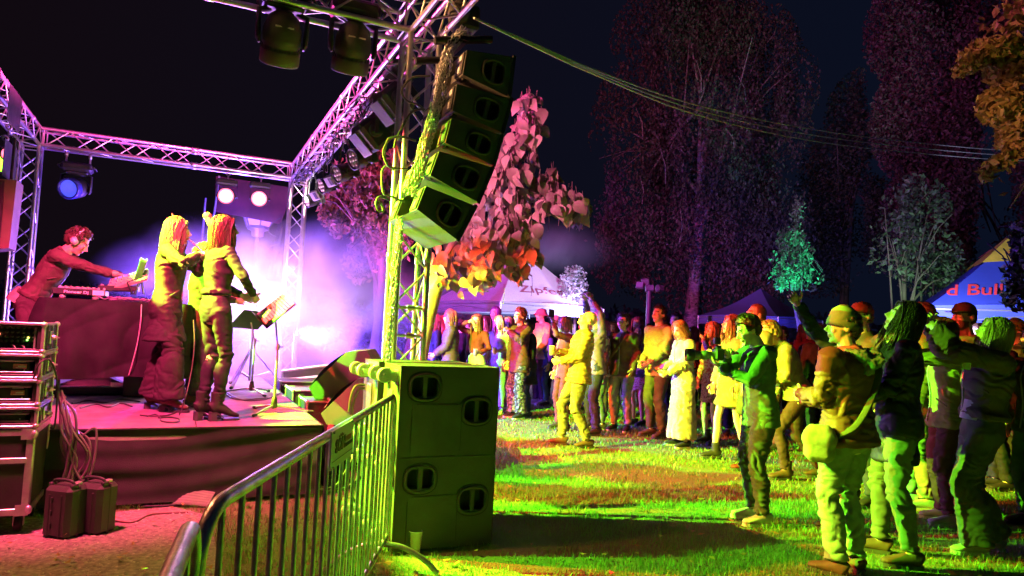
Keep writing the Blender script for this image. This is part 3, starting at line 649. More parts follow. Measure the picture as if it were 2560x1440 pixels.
    # square floodlight between
for i, (x, y, n_) in enumerate(((790, 488, 'far'), (828, 452, 'near'))):
    p = onu(x, y, .03); t = thing('floodlight', f'small boxy {n_} floodlight between the round lamps of the side beam', 'floodlight', p-ZX*.07, 0, 'boxy floodlights under the side beam'); R = rotm(-UX*.8-ZX*.6-VX*.2)
    m = MB(); m.box(p, (.24, .15, .07), R, .015); m.obj('housing', pm('grey_housing', (.2, .2, .22), .5, .2), t)
    m = MB(); m.box(p+R @ Vector((.05, 0, .036)), (.09, .10, .008), R, .002); m.obj('window', cavm, t); m = MB(); m.tube([p+VX*.1, p+VX*.1+ZX*.2, p-VX*.1+ZX*.2, p-VX*.1], (.004, .012), 6); m.obj('bracket', blackm, t)
for (x, y, sc, lb) in ((930, 335, 1.25, 'big boxy lamp with round side knob under the side beam near the front tower'), (985, 255, 1.15, 'flat box of a lamp hanging under the side beam beside the front tower')):
    p = onu(x, y, .05); t = thing('wash_light', lb, 'stage lamp', p-ZX*.2, 0); R = rotm(-UX*.7-VX*.1-ZX*.75)
    m = MB(); m.box(p, (.24*sc, .26*sc, .22*sc), R, .04); m.box(p+R @ Vector((0, 0, -.14*sc)), (.2*sc, .2*sc, .1*sc), R, .02); m.obj('housing', blackp, t)
    m = MB(); m.lathe([(0, 0), (.06*sc, 0), (.055*sc, .03), (0, .035)], p-VX*.13*sc, rotm(-VX), 16); m.obj('side_knob', blackp, t)
    m = MB(); m.box(p+R @ Vector((-.06*sc, -.02, .12*sc)), (.17*sc, .22*sc, .02), R, .004); m.obj('window', pm('lamp_window', (.25, .24, .26), .2, .2), t)
    m = MB()
    for s_ in (-1, 1): m.box(p+VX*s_*.16*sc+ZX*.1, (.05, .02, .3), R_STG, .006)
    m.box(p+ZX*.27*sc, (.16, .36*sc, .07), R_STG, .02); m.obj('yoke', blackp, t)
for v_, lb in ((.2, 'first'), (.95, 'second'), (1.75, 'third'), (2.85, 'fourth'), (3.9, 'fifth')):
    gx = F(-3.70, v_, 3.55); t = thing('flood_lamp', lb+' flood lamp with open barn doors along the left beam', 'stage lamp', gx-UX*.2-ZX*.15, 0, 'flood lamps on the left beam'); m = MB(); m.box(gx-UX*.16, (.22, .22, .22), R_STG, .02); m.obj('housing', blackm, t)
    m = MB(); m.box(gx+UX*.25+ZX*(.20-(.062 if v_ in (1.75, 3.9) else .036 if v_ < .5 else .047)), (.006, .62, .40), R_STG); m.obj('light_cut_plate', blackm, t)  # unseen plate added to hold light off the tree and upper speakers
    m = MB(); m.box(gx+UX*.25-ZX*(.262+.2), (.006, .62, .40), R_STG); m.obj('light_cut_plate', blackm, t)  # unseen lower plate added to hold light off the deck
# messy little cables and clamps along the side beam
m = MB(); rr = random.Random(3)
for k in range(46):
    v = .6+rr.random()*5.6; u = rr.uniform(-.14, .14); a = F(u, v, ZL-.02); pts = [a]
    for j in range(4): pts.append(a+UX*rr.uniform(-.06, .06)+VX*(.06*(j+1))*rr.choice((-1, 1))-ZX*(.14*sin(pi*(j+1)/4)*rr.uniform(.5, 1.3)))
    m.tube(cat(pts, 4), .006, 5)
o = m.obj('cable_tangle', cablem, None); tag(o, 'tangle of black cables and ties along the underside of the side beam', 'cables', kind='stuff')
# moving heads
def moving_head(p, d, label, lit=None, sc=1.0, yawdir=None, top=None):
    d = Vector(d).normalized(); yd = Vector(yawdir or UX).normalized(); zd = ZX
    t = thing('moving_head_light', label, 'moving head light', p-ZX*.3*sc, 0, 'moving head lights hanging from the beams'); fd = yd.cross(ZX).normalized(); RB = Matrix((yd, fd*-1, ZX)).transposed()
    b = p+ZX*.30*sc
    m = MB(); m.box(b, (.40*sc, .26*sc, .13*sc), RB, .035*sc); m.box(b-ZX*.08*sc, (.3*sc, .2*sc, .05*sc), RB, .02*sc)
    for s_ in (-1, 1): m.tube([b+yd*s_*.2*sc+fd*.09*sc+ZX*.02, b+yd*s_*.235*sc+fd*.09*sc, b+yd*s_*.235*sc-fd*.09*sc, b+yd*s_*.2*sc-fd*.09*sc+ZX*.02], .012*sc, 7)
    m.obj('base', blackp, t)
    m = MB()
    for s_ in (-1, 1): m.tube([b+yd*s_*.15*sc+ZX*.06*sc, b+yd*s_*.15*sc+ZX*.16*sc], .014, 8); m.lathe([(.026, -.02), (.04, -.02), (.04, .02), (.026, .02)], b+yd*s_*.15*sc+ZX*.19*sc, rotm(yd), 12)
    m.obj('clamp', steel, t)
    m = MB()
    for s_ in (-1, 1):
        m.tube([b+yd*s_*.10*sc-ZX*.09*sc, b+yd*s_*.185*sc-ZX*.12*sc, p+yd*s_*.185*sc+ZX*.08*sc, p+yd*s_*.18*sc-ZX*.04*sc, p+yd*s_*.17*sc-ZX*.08*sc], [(.022*sc, .04*sc), (.022*sc, .05*sc), (.02*sc, .05*sc), (.022*sc, .055*sc), (.008*sc, .02*sc)], 12, flat=yd)
    m.obj('yoke', blackp, t)
    R = rotm(d, yd); c = p
    m = MB(); m.lathe([(0, -.2*sc), (.06*sc, -.195*sc), (.115*sc, -.15*sc), (.145*sc, -.07*sc), (.15*sc, .0), (.15*sc, .06*sc), (.135*sc, .075*sc), (.135*sc, .10*sc), (.15*sc, .105*sc), (.15*sc, .13*sc)], c, R, 28)
    m.obj('head', blackp, t)
    m = MB(); m.lathe([(.15*sc, .10*sc), (.155*sc, .11*sc), (.155*sc, .2*sc), (.148*sc, .215*sc), (.13*sc, .215*sc), (.125*sc, .17*sc)], c, R, 28)
    m.obj('lens_ring', pm('grey_brown_ring', (.09, .07, .065), .5, .1, .2, 8) if not lit else pm('blue_ring', (.05, .06, .4), .3, .1, .2, 8), t)
    m = MB()
    for k in range(26):
        w = 2*pi*k/26; a = R @ Vector((cos(w), sin(w), 0)); m.box(c+a*.15*sc+d*.09*sc, (.008, .006, .03*sc), rotm(d, a), .001)
    m.obj('vent_fin', blackp, t)['kind'] = 'stuff'
    m = MB(); m.lathe([(0, .185*sc), (.06*sc, .182*sc), (.125*sc, .17*sc)], c, R, 24); m.obj('lens', lens(*lit) if lit else pm('dark_lens', (.05, .05, .05), .08, 0, .1, 9), t)
    m = MB(); m.box(c-d*.02*sc-(R @ Vector((1, 0, 0)))*0+(R @ Vector((0, 0, 0)))+fd*.148*sc, (.14*sc, .01, .012), RB, .002); m.obj('display_slot', pm('display_glass', (.5, .45, .5), .2), t)
    return t
moving_head(onv(705, 92, 0), (-.25, .55, -1), 'near moving head hanging from the front beam, farther from the tower', sc=.94)
moving_head(onv(882, 116, 0), (-.22, .5, -1), 'near moving head hanging from the front beam, next to the front tower', sc=.94)
p = onv(190, 470, LV); moving_head(p, (.05, -1, -.25), 'moving head with blue glowing lens hanging on the back beam', ((.06, .08, 1), 1.0), sc=1.0)
# two lit lamps on the back beam, in a dark hood with side flaps
for x, y, lb in ((565, 490, 'brightly lit pink lamp on the back beam, left of the lit pair'), (648, 497, 'brightly lit pink lamp on the back beam above the street lantern')):
    p = onv(x, y, LV-.05); t = par(p, (.25, -1, -.12), lb, (1, .45, .5), 6, .13, .2, 'lit lamps on the back beam', True, .34)
    m = MB(); m.box(p+ZX*.22, (.32, .16, .09), R_STG, .02); m.obj('lamp_base', blackp, t)
# left side: lime lit lamp and loudspeaker near the left beam
p = onv(6, 408, 5.2); par(p, (.6, -1, -.05), 'lamp glowing lime beside the left tower', (.35, 1, .02), 5, .12, .2, None, False)
p = onv(22, 385, 5.0); par(p, (.9, -.7, -.3), 'lamp with pale pink lens above the lime lamp', (1, .4, .5), 1.6, .09, .2, None, False)
q = [onv(x, y, 3.6) for x, y in ((-60, 443), (42, 450), (22, 620), (-60, 628))]; t = thing('side_speaker', 'tall brown loudspeaker hanging at the left edge of the stage', 'loudspeaker', q[3]); m = MB()
m.prism([q[0], q[1], q[2], q[3]], VX*.35); m.obj('cabinet', pm('brown_cabinet', (.20, .13, .10), .6, 0, .2, 4, .3, 200), t); 
qq = [onv(x, y, 3.59) for x, y in ((-60, 448), (12, 452), (0, 616), (-60, 620))]; m = MB(); m.prism(qq, -VX*.02); m.obj('front_grille', blackm, t)
m = MB(); m.tube([q[1]+ZX*.0-UX*.05, q[1]-UX*.05+ZX*.45], .015, 8); m.obj('hanging_pole', blackm, t)

# ================================================================ crowd barriers
galv = pm('galvanised_tube', (.50, .50, .49), .38, .8, .3, 18, .2, 90)
def barrier(A, B, label, sign=False, foot=True, h0=1.05):
    d = (B-A).normalized(); L = (B-A).length; t = thing('crowd_barrier', label, 'barrier', A, 0, 'crowd barriers'); n_ = Vector((d.y, -d.x, 0)); r = .019; c = .13
    P = lambda s, z: A+d*s+ZX*z
    m = MB(); path = [P(0, .15), P(0, h0-c)]+[P(c-c*cos(a), h0-c+c*sin(a)) for a in [pi/2*k/8 for k in range(1, 9)]]+[P(L-c+c*sin(a), h0-c+c*cos(a)) for a in [pi/2*k/8 for k in range(0, 9)]]+[P(L, .15)]
    m.tube(path, r, 12); m.obj('top_rail', galv, t)
    m = MB(); m.tube([P(0, .2), P(L, .2)], .015, 10); m.obj('bottom_rail', galv, t)
    k = int(L/.122); me = None
    for i in range(1, k):
        s = L*i/k
        if me is None: b_ = MB(); b_.tube([(0, 0, .2), (0, 0, h0-.012)], .0085, 8); me = b_.mesh('bar'); me.materials.append(galv)
        copy_of(me, 'bar', t, Matrix.Translation(d*s))
    if foot:
        for s in (.12, L-.12):
            m = MB(); q = [P(s, 0)+n_*x+ZX*z for x, z in ((-.34, .015), (-.25, .10), (-.12, .17), (0, .185), (.12, .17), (.25, .10), (.34, .015))]; m.tube(cat(q, 4), .016, 8); m.obj('foot', galv, t)
    m = MB()
    for z in (.35, .9): m.tube([P(L, z)+d*.02, P(L, z)+d*.055, P(L, z-.05)+d*.055], .008, 6)
    m.obj('hook', galv, t)['kind'] = 'stuff'
    return t, P, d, n_, L
E1 = at(987, 990, 4.28); E1.z = 0; N1 = at(500, 1285, 1.53); N1.z = 0
tb, P, d, n_, L = barrier(N1, E1, 'steel crowd barrier running up to the subwoofers with a small sign')
# sign
sc_ = at(853, 1110, 3.0)
sL = (onu(0, 0, 0))
def onbar(px, py, off=0.):
    r = ray(px, py); nn = n_; tt = ((N1-CO).dot(nn)+off)/r.dot(nn); return CO+r*tt
side = 1 if (CO-N1).dot(n_) > 0 else -1
q = [onbar(x, y, side*.03) for x, y in ((830, 1080), (884, 1048), (882, 1135), (826, 1178))]
t = thing('barrier_sign', 'small pale sign with a crowned word and bar pattern fixed on the barrier', 'sign', q[3]); m = MB(); m.prism(q, -n_*side*.006); m.obj('sign_board', pm('sign_white', (.62, .62, .55), .5, 0, .06, 6), t)
xa = (q[1]-q[0]); up = (q[0]-q[3]); sgr = pm('sign_ink', (.09, .10, .07), .6); c0 = bil(q, .42, .52)+n_*side*.003
hh = up.length; ww = xa.length
textobj('SOH', 'lettering', sgr, t, frame(bil(q, .37, .47)+n_*side*.002, xa, up), fit=(ww*.42, hh*.36), bold=.004)
textobj('MERCHRANDT', 'lettering', sgr, t, frame(bil(q, .76, .58)+n_*side*.002, xa, up), fit=(ww*.34, hh*.09))
m = MB(); 
for k in range(5): a = .60+.06*k; m.prism([bil(q, a, .34)+n_*side*.001, bil(q, a+.035, .34)+n_*side*.001, bil(q, a+.035, .48)+n_*side*.001, bil(q, a, .48)+n_*side*.001], n_*side*.001)
m.obj('bar_pattern', pm('sign_red', (.35, .07, .04), .6), t)
m = MB(); cw = [(0, .0), (0, .5), (.2, .25), (.35, .8), (.5, .3), (.65, .8), (.8, .25), (1, .5), (1, 0)]
m.prism([bil(q, .30+.22*x, .26-.12*y)+n_*side*.001 for x, y in cw], n_*side*.001); m.prism([bil(q, .03, .80)+n_*side*.001, bil(q, .97, .80)+n_*side*.001, bil(q, .97, .815)+n_*side*.001, bil(q, .03, .815)+n_*side*.001], n_*side*.001); m.obj('crown_emblem', sgr, t)
m = MB()
for a, b in ((.07, .05), (.93, .05), (.07, .95), (.93, .95)): m.ell(bil(q, a, b)+n_*side*.003, (.005, .005, .005), None, 8, 5)
m.obj('screw', steel, t)['kind'] = 'stuff'
S2 = at(487, 1275, 1.50); S2.z = 0; T2 = at(395, 1440, 1.02); T2.z = 0; d2 = (T2-S2).normalized()
barrier(S2-d2*.02, S2+d2*1.35, 'nearest steel crowd barrier, only its rounded rail end in view', foot=False)
# plastic cup by the barrier foot
def cup(base, h=.13, r=.042, label='', tilt=None, beer=None, name='plastic_cup', grp=None):
    base = Vector(base); m = MB(); R = rotm(tilt) if tilt else Matrix.Identity(3)
    m.lathe([(0, .002), (r*.72, .002), (r*.74, 0), (r, h), (r*1.06, h), (r*1.06, h-.006), (r*.97, h-.006), (r*.70, .006), (0, .006)], base, R, 16)
    o = m.obj(name, pm('clear_plastic', (.75, .75, .75), .12, 0, .05, 9, alpha=.38), None); tag(o, label, 'cup', grp)
    if beer:
        m = MB(); m.lathe([(0, .008), (r*.69, .008), (r*.9, h*.7), (0, h*.7)], base, R, 14); m.obj('drink', pm('drink_%d' % int(beer[0]*99), beer, .2, 0, .1, 9), o)
    return o
cup(gnd(1017, 1432, .0)+Vector((0, .35, 0)), .15, .045, 'clear empty plastic cup standing on the grass by the barrier foot')
# ================================================================ on and beside the stage
def cam_up(px, py, Y): return at(px, py, Y)
# --- DJ table with cloth
VT = uvd = 2.15
tl = onv(115, 745, VT); tr = onv(392, 757, VT); tz = tl.z; Wt = (tr-tl).dot(UX)+.25; Dt = .75
t = thing('mixing_table', 'table under a dark draped cloth with the mixing gear on top', 'table', Vector((tl.x, tl.y, SZ))+UX*Wt/2+VX*Dt/2)
m = MB(); c0 = Vector((tl.x, tl.y, tz)); m.box(c0+UX*Wt/2+VX*Dt/2-ZX*.02, (Wt-.02, Dt-.02, .03), R_STG, .004); m.obj('table_top', blackm, t)
for a in (.06, Wt-.06):
    for b in (.06, Dt-.06): m = MB(); p = c0+UX*a+VX*b; m.tube([Vector((p.x, p.y, SZ)), Vector((p.x, p.y, tz-.03))], .018, 8); m.obj('leg', blackm, t)
m = MB(); dz = tz-.86
def cl(a, b):
    per = [(0, Dt), (0, 0), (Wt, 0), (Wt, Dt)]; L = [Dt, Wt, Dt]; s = a*sum(L)
    if s < L[0]: p = (0, Dt-s); n_ = (-1, 0)
    elif s < L[0]+L[1]: p = (s-L[0], 0); n_ = (0, -1)
    else: p = (Wt, s-L[0]-L[1]); n_ = (1, 0)
    x = s; f = .045*sin(x*8.2+1.2*sin(x*3.1)+b)+.03*sin(x*19+b*3)+.016*sin(x*31-b*6); k = b**.7
    w = .05*abs(sin(x*5.3+b*2.2+sin(b*4)))**.5+.035*abs(sin(b*4.4+x*2.7+2*sin(x*1.3)))**.6*min(1, b*3); off = .012+k*(f*.8+.03)+w
    return c0+UX*(p[0]+n_[0]*off)+VX*(p[1]+n_[1]*off)+ZX*(.006-b*dz+.015*sin(x*5)*b)
m.grid(cl, 150, 46); m.prism([c0-UX*.012-VX*.012+ZX*.002, c0+UX*(Wt+.012)-VX*.012+ZX*.002, c0+UX*(Wt+.012)+VX*Dt+ZX*.002, c0-UX*.012+VX*Dt+ZX*.002], ZX*.006); m.obj('table_cloth', blackcl, t)
# --- mixer with lettering
q0 = onv(128, 743, VT+.04); q0.z = tz+.008
t = thing('dj_mixer', 'flat black controller with white lettering on the cloth covered table', 'mixer', q0+UX*.25+VX*.18)
Lm = (onv(262, 740, VT+.04)-q0).dot(UX); m = MB(); R = R_STG; cc = q0+UX*Lm/2+VX*.2+ZX*.065; m.box(cc, (Lm, .38, .06), R, .008); m.obj('mixer_case', blackp, t)
for a in (.08, Lm-.08): m = MB(); m.lathe([(0, 0), (.028, 0), (.028, .035), (0, .035)], q0+UX*a+VX*.05, None, 12); m.obj('foot', greyrub, t)
whi = pm('white_print', (.8, .8, .8), .5, 0, .02, 5)
textobj('Pioneer Dj', 'lettering', whi, t, frame(q0+UX*Lm*.45+VX*.008+ZX*.062, UX, ZX), fit=(Lm*.46, .034), bold=.002)
m = MB(); m.prism([q0+UX*Lm*.76+VX*.007+ZX*.042, q0+UX*Lm*.98+VX*.007+ZX*.042, q0+UX*Lm*.98+VX*.007+ZX*.088, q0+UX*Lm*.76+VX*.007+ZX*.088], -VX*.002); m.obj('white_label', whi, t)
m = MB(); rr = random.Random(2)
for i in range(9):
    for j in range(4): m.lathe([(.011, 0), (.010, .022), (0, .024)], q0+UX*(.05+i*Lm/9.5)+VX*(.08+j*.08)+ZX*.095, None, 8)
m.obj('knob', pm('knob_grey', (.35, .33, .35), .4, 0, .3, 30), t)['kind'] = 'stuff'
# second deck of small gear with stand and tablets
def gear(px, py, v, size, tilt, label, nm, cat, knobs=6, mat=blackp):
    p = onv(px, py, v); t = thing(nm, label, cat, p-ZX*size[2]/2); R = R_STG @ Matrix.Rotation(radians(tilt[0]), 3, 'X') @ Matrix.Rotation(radians(tilt[1]), 3, 'Y'); m = MB(); m.box(p, size, R, .006); m.obj('case', mat, t)
    m = MB()
    for i in range(knobs):
        for j in range(3): m.ell(p+R @ Vector((-size[0]*.42+size[0]*.84*i/max(1, knobs-1), -size[1]*.3+size[1]*.3*j, size[2]/2+.006)), (.009, .009, .010), R, 7, 5)
    m.obj('knob', pm('knob_grey', 0) if False else MC[('knob_grey',)], t)['kind'] = 'stuff'
    m = MB(); m.box(p+R @ Vector((0, size[1]*.36, size[2]/2+.002)), (size[0]*.7, size[1]*.16, .004), R, .001); m.obj('screen', pm('gear_screen', (.3, .25, .5), .2, 0, .1, 9, emit=(.4, .2, 1), es=.7), t); return t, p, R
gear(298, 722, VT+.25, (.34, .26, .05), (0, -2), 'small synthesizer with knobs between the controller and the tablet stands', 'synthesizer', 'synthesizer')
gear(322, 700, VT+.2, (.36, .22, .04), (28, -24), 'tilted groovebox on a wire stand at the table end', 'groovebox', 'synthesizer', 7, pm('pale_gear', (.4, .36, .32), .4))
gear(352, 675, VT+.15, (.06, .16, .20), (10, 12), 'thin tablet standing upright at the end of the mixing table', 'tablet', 'tablet', 2)
m = MB()
for s_ in (0, .2):
    a = onv(330, 735, VT+.1)+VX*s_; b = onv(318, 706, VT+.1)+VX*s_; c = onv(352, 694, VT+.1)+VX*s_; d = onv(358, 735, VT+.1)+VX*s_; m.tube([a, b], .008, 6); m.tube([c, onv(335, 736, VT+.1)+VX*s_], .008, 6); m.tube([c, d], .008, 6); m.tube([b, c], .008, 6)
t = thing('wire_stand', 'folding wire stand carrying the tilted groovebox on the table', 'stand', onv(335, 740, VT+.15)); m.obj('wire_frame', blackm, t)['kind'] = 'stuff'
m = MB()
for i in range(26):
    a = onv(rr.uniform(268, 378), rr.uniform(728, 744), VT+rr.uniform(.05, .3)); a.z = tz+.012+rr.random()*.02; pts = [a]
    for j in range(5): a = a+UX*rr.uniform(-.07, .09)+VX*rr.uniform(-.06, .06); a.z = tz+.012+rr.random()*.035; pts.append(a)
    m.tube(cat_(pts, 4) if False else globals()['cat'](pts, 4), .0055, 5)
o = m.obj('patch_cables', pm('patch_cable', (.35, .2, .4), .5, 0, .6, 30), None); tag(o, 'tangle of small patch cables on the table end', 'cables', kind='stuff')
cable('hanging_cable', 'thin pale cable hanging down the front of the draped table', [onv(354, 757, VT-.05), onv(352, 800, VT-.1), onv(345, 850, VT-.1), onv(333, 900, VT-.1), onv(322, 938, VT-.08)], .0055, pm('white_cable', (.5, .48, .46), .5), None)
# things under the table
t = thing('accordion_case', 'low open case with tent shaped lid under the table', 'case', gnd(240, 990, SZ)); p = gnd(235, 985, SZ)
m = MB(); m.box(p+ZX*.05, (.75, .35, .08), R_STG, .01); m.obj('case_base', lam, t); m = MB(); m.prism([p+UX*-.36+ZX*.09-VX*.17, p+UX*.36+ZX*.09-VX*.17, p+ZX*.24-VX*.1+UX*.02], VX*.2); m.obj('case_lid', lam, t)
m = MB()
for z in (.095,): m.tube([p-UX*.38+ZX*z-VX*.18, p+UX*.38+ZX*z-VX*.18], .009, 6)
m.prism([p+UX*.16+ZX*.10-VX*.18, p+UX*.36+ZX*.10-VX*.18, p+UX*.36+ZX*.14-VX*.18, p+UX*.16+ZX*.14-VX*.18], -VX*.003); m.obj('metal_edge', chrome, t)
t = thing('amplifier_case', 'small dark amplifier case standing under the table beside the coat', 'case', gnd(340, 1000, SZ)); p = gnd(345, 990, SZ); m = MB(); m.box(p+ZX*.14, (.28, .3, .26), R_STG, .012); m.obj('case_body', lam, t); m = MB(); m.box(p+ZX*.14-VX*.155+UX*.08, (.08, .01, .2), R_STG, .004); m.box(p+ZX*.275, (.2, .04, .015), R_STG, .004); m.obj('handle', chrome, t)
# music stands
def music_stand(foot, d1, label, deskc, dn, up, w, h_, ang0, sheet=True, knob=True):
    t = thing('music_stand', label, 'music stand', foot, 0, 'music stands on the carpet'); f = Vector(foot); c = Vector(deskc)
    m = MB(); m.tube([f+ZX*.1, f+ZX*.62], .013, 10); m.tube([f+ZX*.6, c-ZX*.03], .009, 10); m.tube([f+ZX*.59, f+ZX*.65], .019, 10); m.tube([f+ZX*.62, f+ZX*.62+UX*.05], .008, 8); m.obj('pole', steel, t)
    m = MB(); m.lathe([(.02, .04), (.035, .055), (.022, .14), (.014, .15)], f, None, 12); m.obj('hub', blackp, t)
    for k in range(3):
        a = ang0+k*2*pi/3; e = f+Vector((cos(a), sin(a), 0))*.34; m = MB(); m.tube([f+ZX*.07, f+Vector((cos(a), sin(a), 0))*.12+ZX*.055, e+ZX*.015], .010, 8); m.obj('leg', steel, t); m = MB(); m.tube([e+ZX*.016-Vector((cos(a), sin(a), 0))*.03, e+ZX*.014+Vector((cos(a), sin(a), 0))*.02], .014, 8); m.obj('rubber_foot', rubber, t)
    R = rotm(dn, up); m = MB(); m.box(c, (w, h_, .006), R, .002); y = R @ Vector((0, 1, 0)); z = R @ Vector((0, 0, 1)); m.box(c-y*h_/2+z*.03, (w, .006, .06), R, .002); m.obj('desk', blackm, t)
    if sheet:
        for s_ in (-.24, .24): m = MB(); m.box(c+R @ Vector((s_*w*.95, .01, .008)), (w*.46, h_*.92, .002), R, .0005); so = m.obj('sheet', whitep, t)
        m = MB()
        for s_ in (-.24, .24):
            for k in range(9): m.box(c+R @ Vector((s_*w*.95, h_*.36-k*h_*.085, .0105)), (w*.38, h_*.02, .0008), R)
        m.obj('printed_staff', pm('ink_grey', (.2, .2, .2), .8), t)['kind'] = 'stuff'
    return t
f1 = gnd(684, 1032, SZ); dc = at(688, 775, f1.y); music_stand(f1, 0, 'music stand with white sheets and blown up pages in the glare', dc, (-.50, -.52, .66), (.5, .15, .6), .50, .34, radians(20))
f2 = gnd(628, 985, SZ); dc2 = at(628, 800, f2.y-.1); music_stand(f2, 0, 'second music stand seen from the back behind the bright sheets', dc2, (-.6, .3, .7), (.5, -.2, .5), .46, .30, radians(75), False)
# double braced drum stand legs
f3 = gnd(622, 968, SZ); t = thing('cymbal_stand', 'heavy double braced tripod stand standing in the white smoke', 'stand', f3); m = MB(); m.tube([f3+ZX*.08, f3+ZX*.85], .016, 10); m.tube([f3+ZX*.8, f3+ZX*1.15+UX*.03], .01, 8); m.tube([f3+ZX*.84, f3+ZX*.9], .024, 10); m.obj('pole', steel, t)
for k in range(3):
    a = .4+k*2*pi/3; e = Vector((cos(a), sin(a), 0)); s_ = Vector((-sin(a), cos(a), 0))*.012; m = MB()
    for q_ in (-1, 1): m.tube([f3+ZX*.5+s_*q_, f3+e*.42+ZX*.02+s_*q_], .007, 6); m.tube([f3+ZX*.12+s_*q_, f3+e*.24+ZX*.2+s_*q_], .006, 6)
    m.obj('leg', steel, t); m = MB(); m.ell(f3+e*.43+ZX*.025, (.025, .025, .02), None, 10, 6); m.obj('rubber_foot', rubber, t)
# microphone cable and cables on the carpet
cable('microphone_cable', 'cable dropping from the coat to the carpet and looping', [onv(484, 800, 1.2), onv(486, 860, 1.15), onv(478, 930, 1.1), onv(462, 1000, 1.0), gnd(448, 1040, SZ)+ZX*.01], .005, pm('carpet_cable', (.07, .05, .05), .5))
for k, (pts, lb) in enumerate((([(350, 1040), (380, 1042), (420, 1040), (445, 1028), (460, 1015), (485, 1020), (505, 1040)], 'cable looping over the carpet near the coat hem'), ([(368, 1043), (388, 1038), (400, 1045), (405, 1055), (440, 1058), (448, 1050), (425, 1045), (395, 1046)], 'knotted cable lying near the front edge of the carpet'),
        ([(560, 985), (590, 1000), (640, 999), (690, 993)], 'cable crossing the carpet behind the music stands'), ([(545, 950), (570, 985), (610, 1002), (660, 1000), (700, 985)], 'curved cable around the feet of the tripod stand'),
        ([(200, 1022), (240, 1012), (270, 1020), (300, 1010), (330, 1018)], 'cable heap beside the flight case rack'), ([(180, 1010), (220, 1003), (262, 1008), (300, 1000), (350, 1006)], 'dark cable along the foot of the table'))):
    cable('floor_cable', lb, [gnd(x, y, SZ)+ZX*.008 for x, y in pts], .0065, pm('carpet_cable', (.07, .05, .05), .5), None, 'cables lying on the carpet')
# --- street lantern and pole behind the stage
d = 13.5; t = thing('street_lantern', 'old style hexagonal street lantern lit violet behind the stage', 'street lamp', at(630, 900, d)*1.0); 
top = at(652, 510, d); bot = at(645, 568, d); base_ = at(620, 1000, d); base_.z = 0; t.location = base_; t.matrix_basis = Matrix.Translation(base_); ax = bot
m = MB(); m.tube([base_, base_+ZX*.6, bot-ZX*.18], [.075, .05, .04], 12); m.lathe([(.05, -.20), (.11, -.18), (.12, -.08), (.2, -.05), (.2, -.01), (.1, 0)], bot, None, 16); m.obj('pole', pm('lamp_post_paint', (.10, .11, .13), .45, .2), t)
Rr = .22; Rt = .40; hl = (top-bot).z*1.0
gm = pm('frosted_lantern_glass', (.5, .5, .55), .35, 0, .1, 5, trans=.0, alpha=.75)
for k in range(6):
    a0, a1 = pi/3*k, pi/3*(k+1); f_ = lambda a, r, z: bot+Vector((cos(a)*r, sin(a)*r, z)); m = MB(); m.add([f_(a0, Rr, 0), f_(a1, Rr, 0), f_(a1, Rt, hl), f_(a0, Rt, hl)], [(0, 1, 2, 3)], False); m.obj('pane', gm, t)
m = MB()
for k in range(6):
    a0, a1 = pi/3*k, pi/3*(k+1); m.tube([f_(a0, Rr, 0), f_(a0, Rt, hl)], .016, 6); m.tube([f_(a0, Rt, hl), f_(a1, Rt, hl)], .016, 6); m.tube([f_(a0, Rr, 0), f_(a1, Rr, 0)], .016, 6)
m.lathe([(Rt+.05, hl), (Rt*.5, hl+.18), (.08, hl+.25), (0, hl+.32)], bot, None, 6, smooth=False); m.obj('lantern_frame', pm('lamp_post_paint', (.1, .1, .1)), t)
# dark scaffold boards behind the two lit lamps
t = thing('backdrop_panel', 'dark reddish board with poles behind the pair of lit lamps', 'panel', at(600, 600, 12.6)); m = MB(); q = [at(540, 440, 12.6), at(735, 470, 12.6), at(700, 560, 12.6), at(536, 528, 12.6)]; m.prism(q, Vector((0, .04, 0))); m.obj('board', pm('dull_red_board', (.08, .02, .025), .8, 0, .6, 2), t)
m = MB(); m.tube([at(548, 440, 12.5), at(536, 530, 12.5), at(518, 610, 12.5)], .02, 8); m.tube([at(514, 495, 12.5), at(505, 600, 12.5)], .02, 8); m.obj('support_pole', steel, t)
# blue rolled tarp by the back tower
t = thing('rolled_cloth', 'bundle of dark cloth and straps leaning at the back tower', 'bundle', at(700, 760, 11.9)); m = MB()
for k in range(5): a = at(722-6*k, 545+4*k, 11.8+.05*k); b = at(690-5*k, 700, 11.8+.05*k); m.tube([a, a.lerp(b, .5)+UX*.03*sin(k*2), b], [.03, .05, .04], 8)
m.obj('cloth_roll', navy if 'navy' in globals() else blackcl, t)
m = MB(); m.tube(cat([at(700, 545, 11.7), at(680, 560, 11.7), at(672, 580, 11.7), at(690, 592, 11.7)], 5), .008, 5); m.tube(cat([at(695, 610, 11.7), at(672, 620, 11.7), at(665, 650, 11.7)], 5), .008, 5); m.obj('strap', cablem, t)

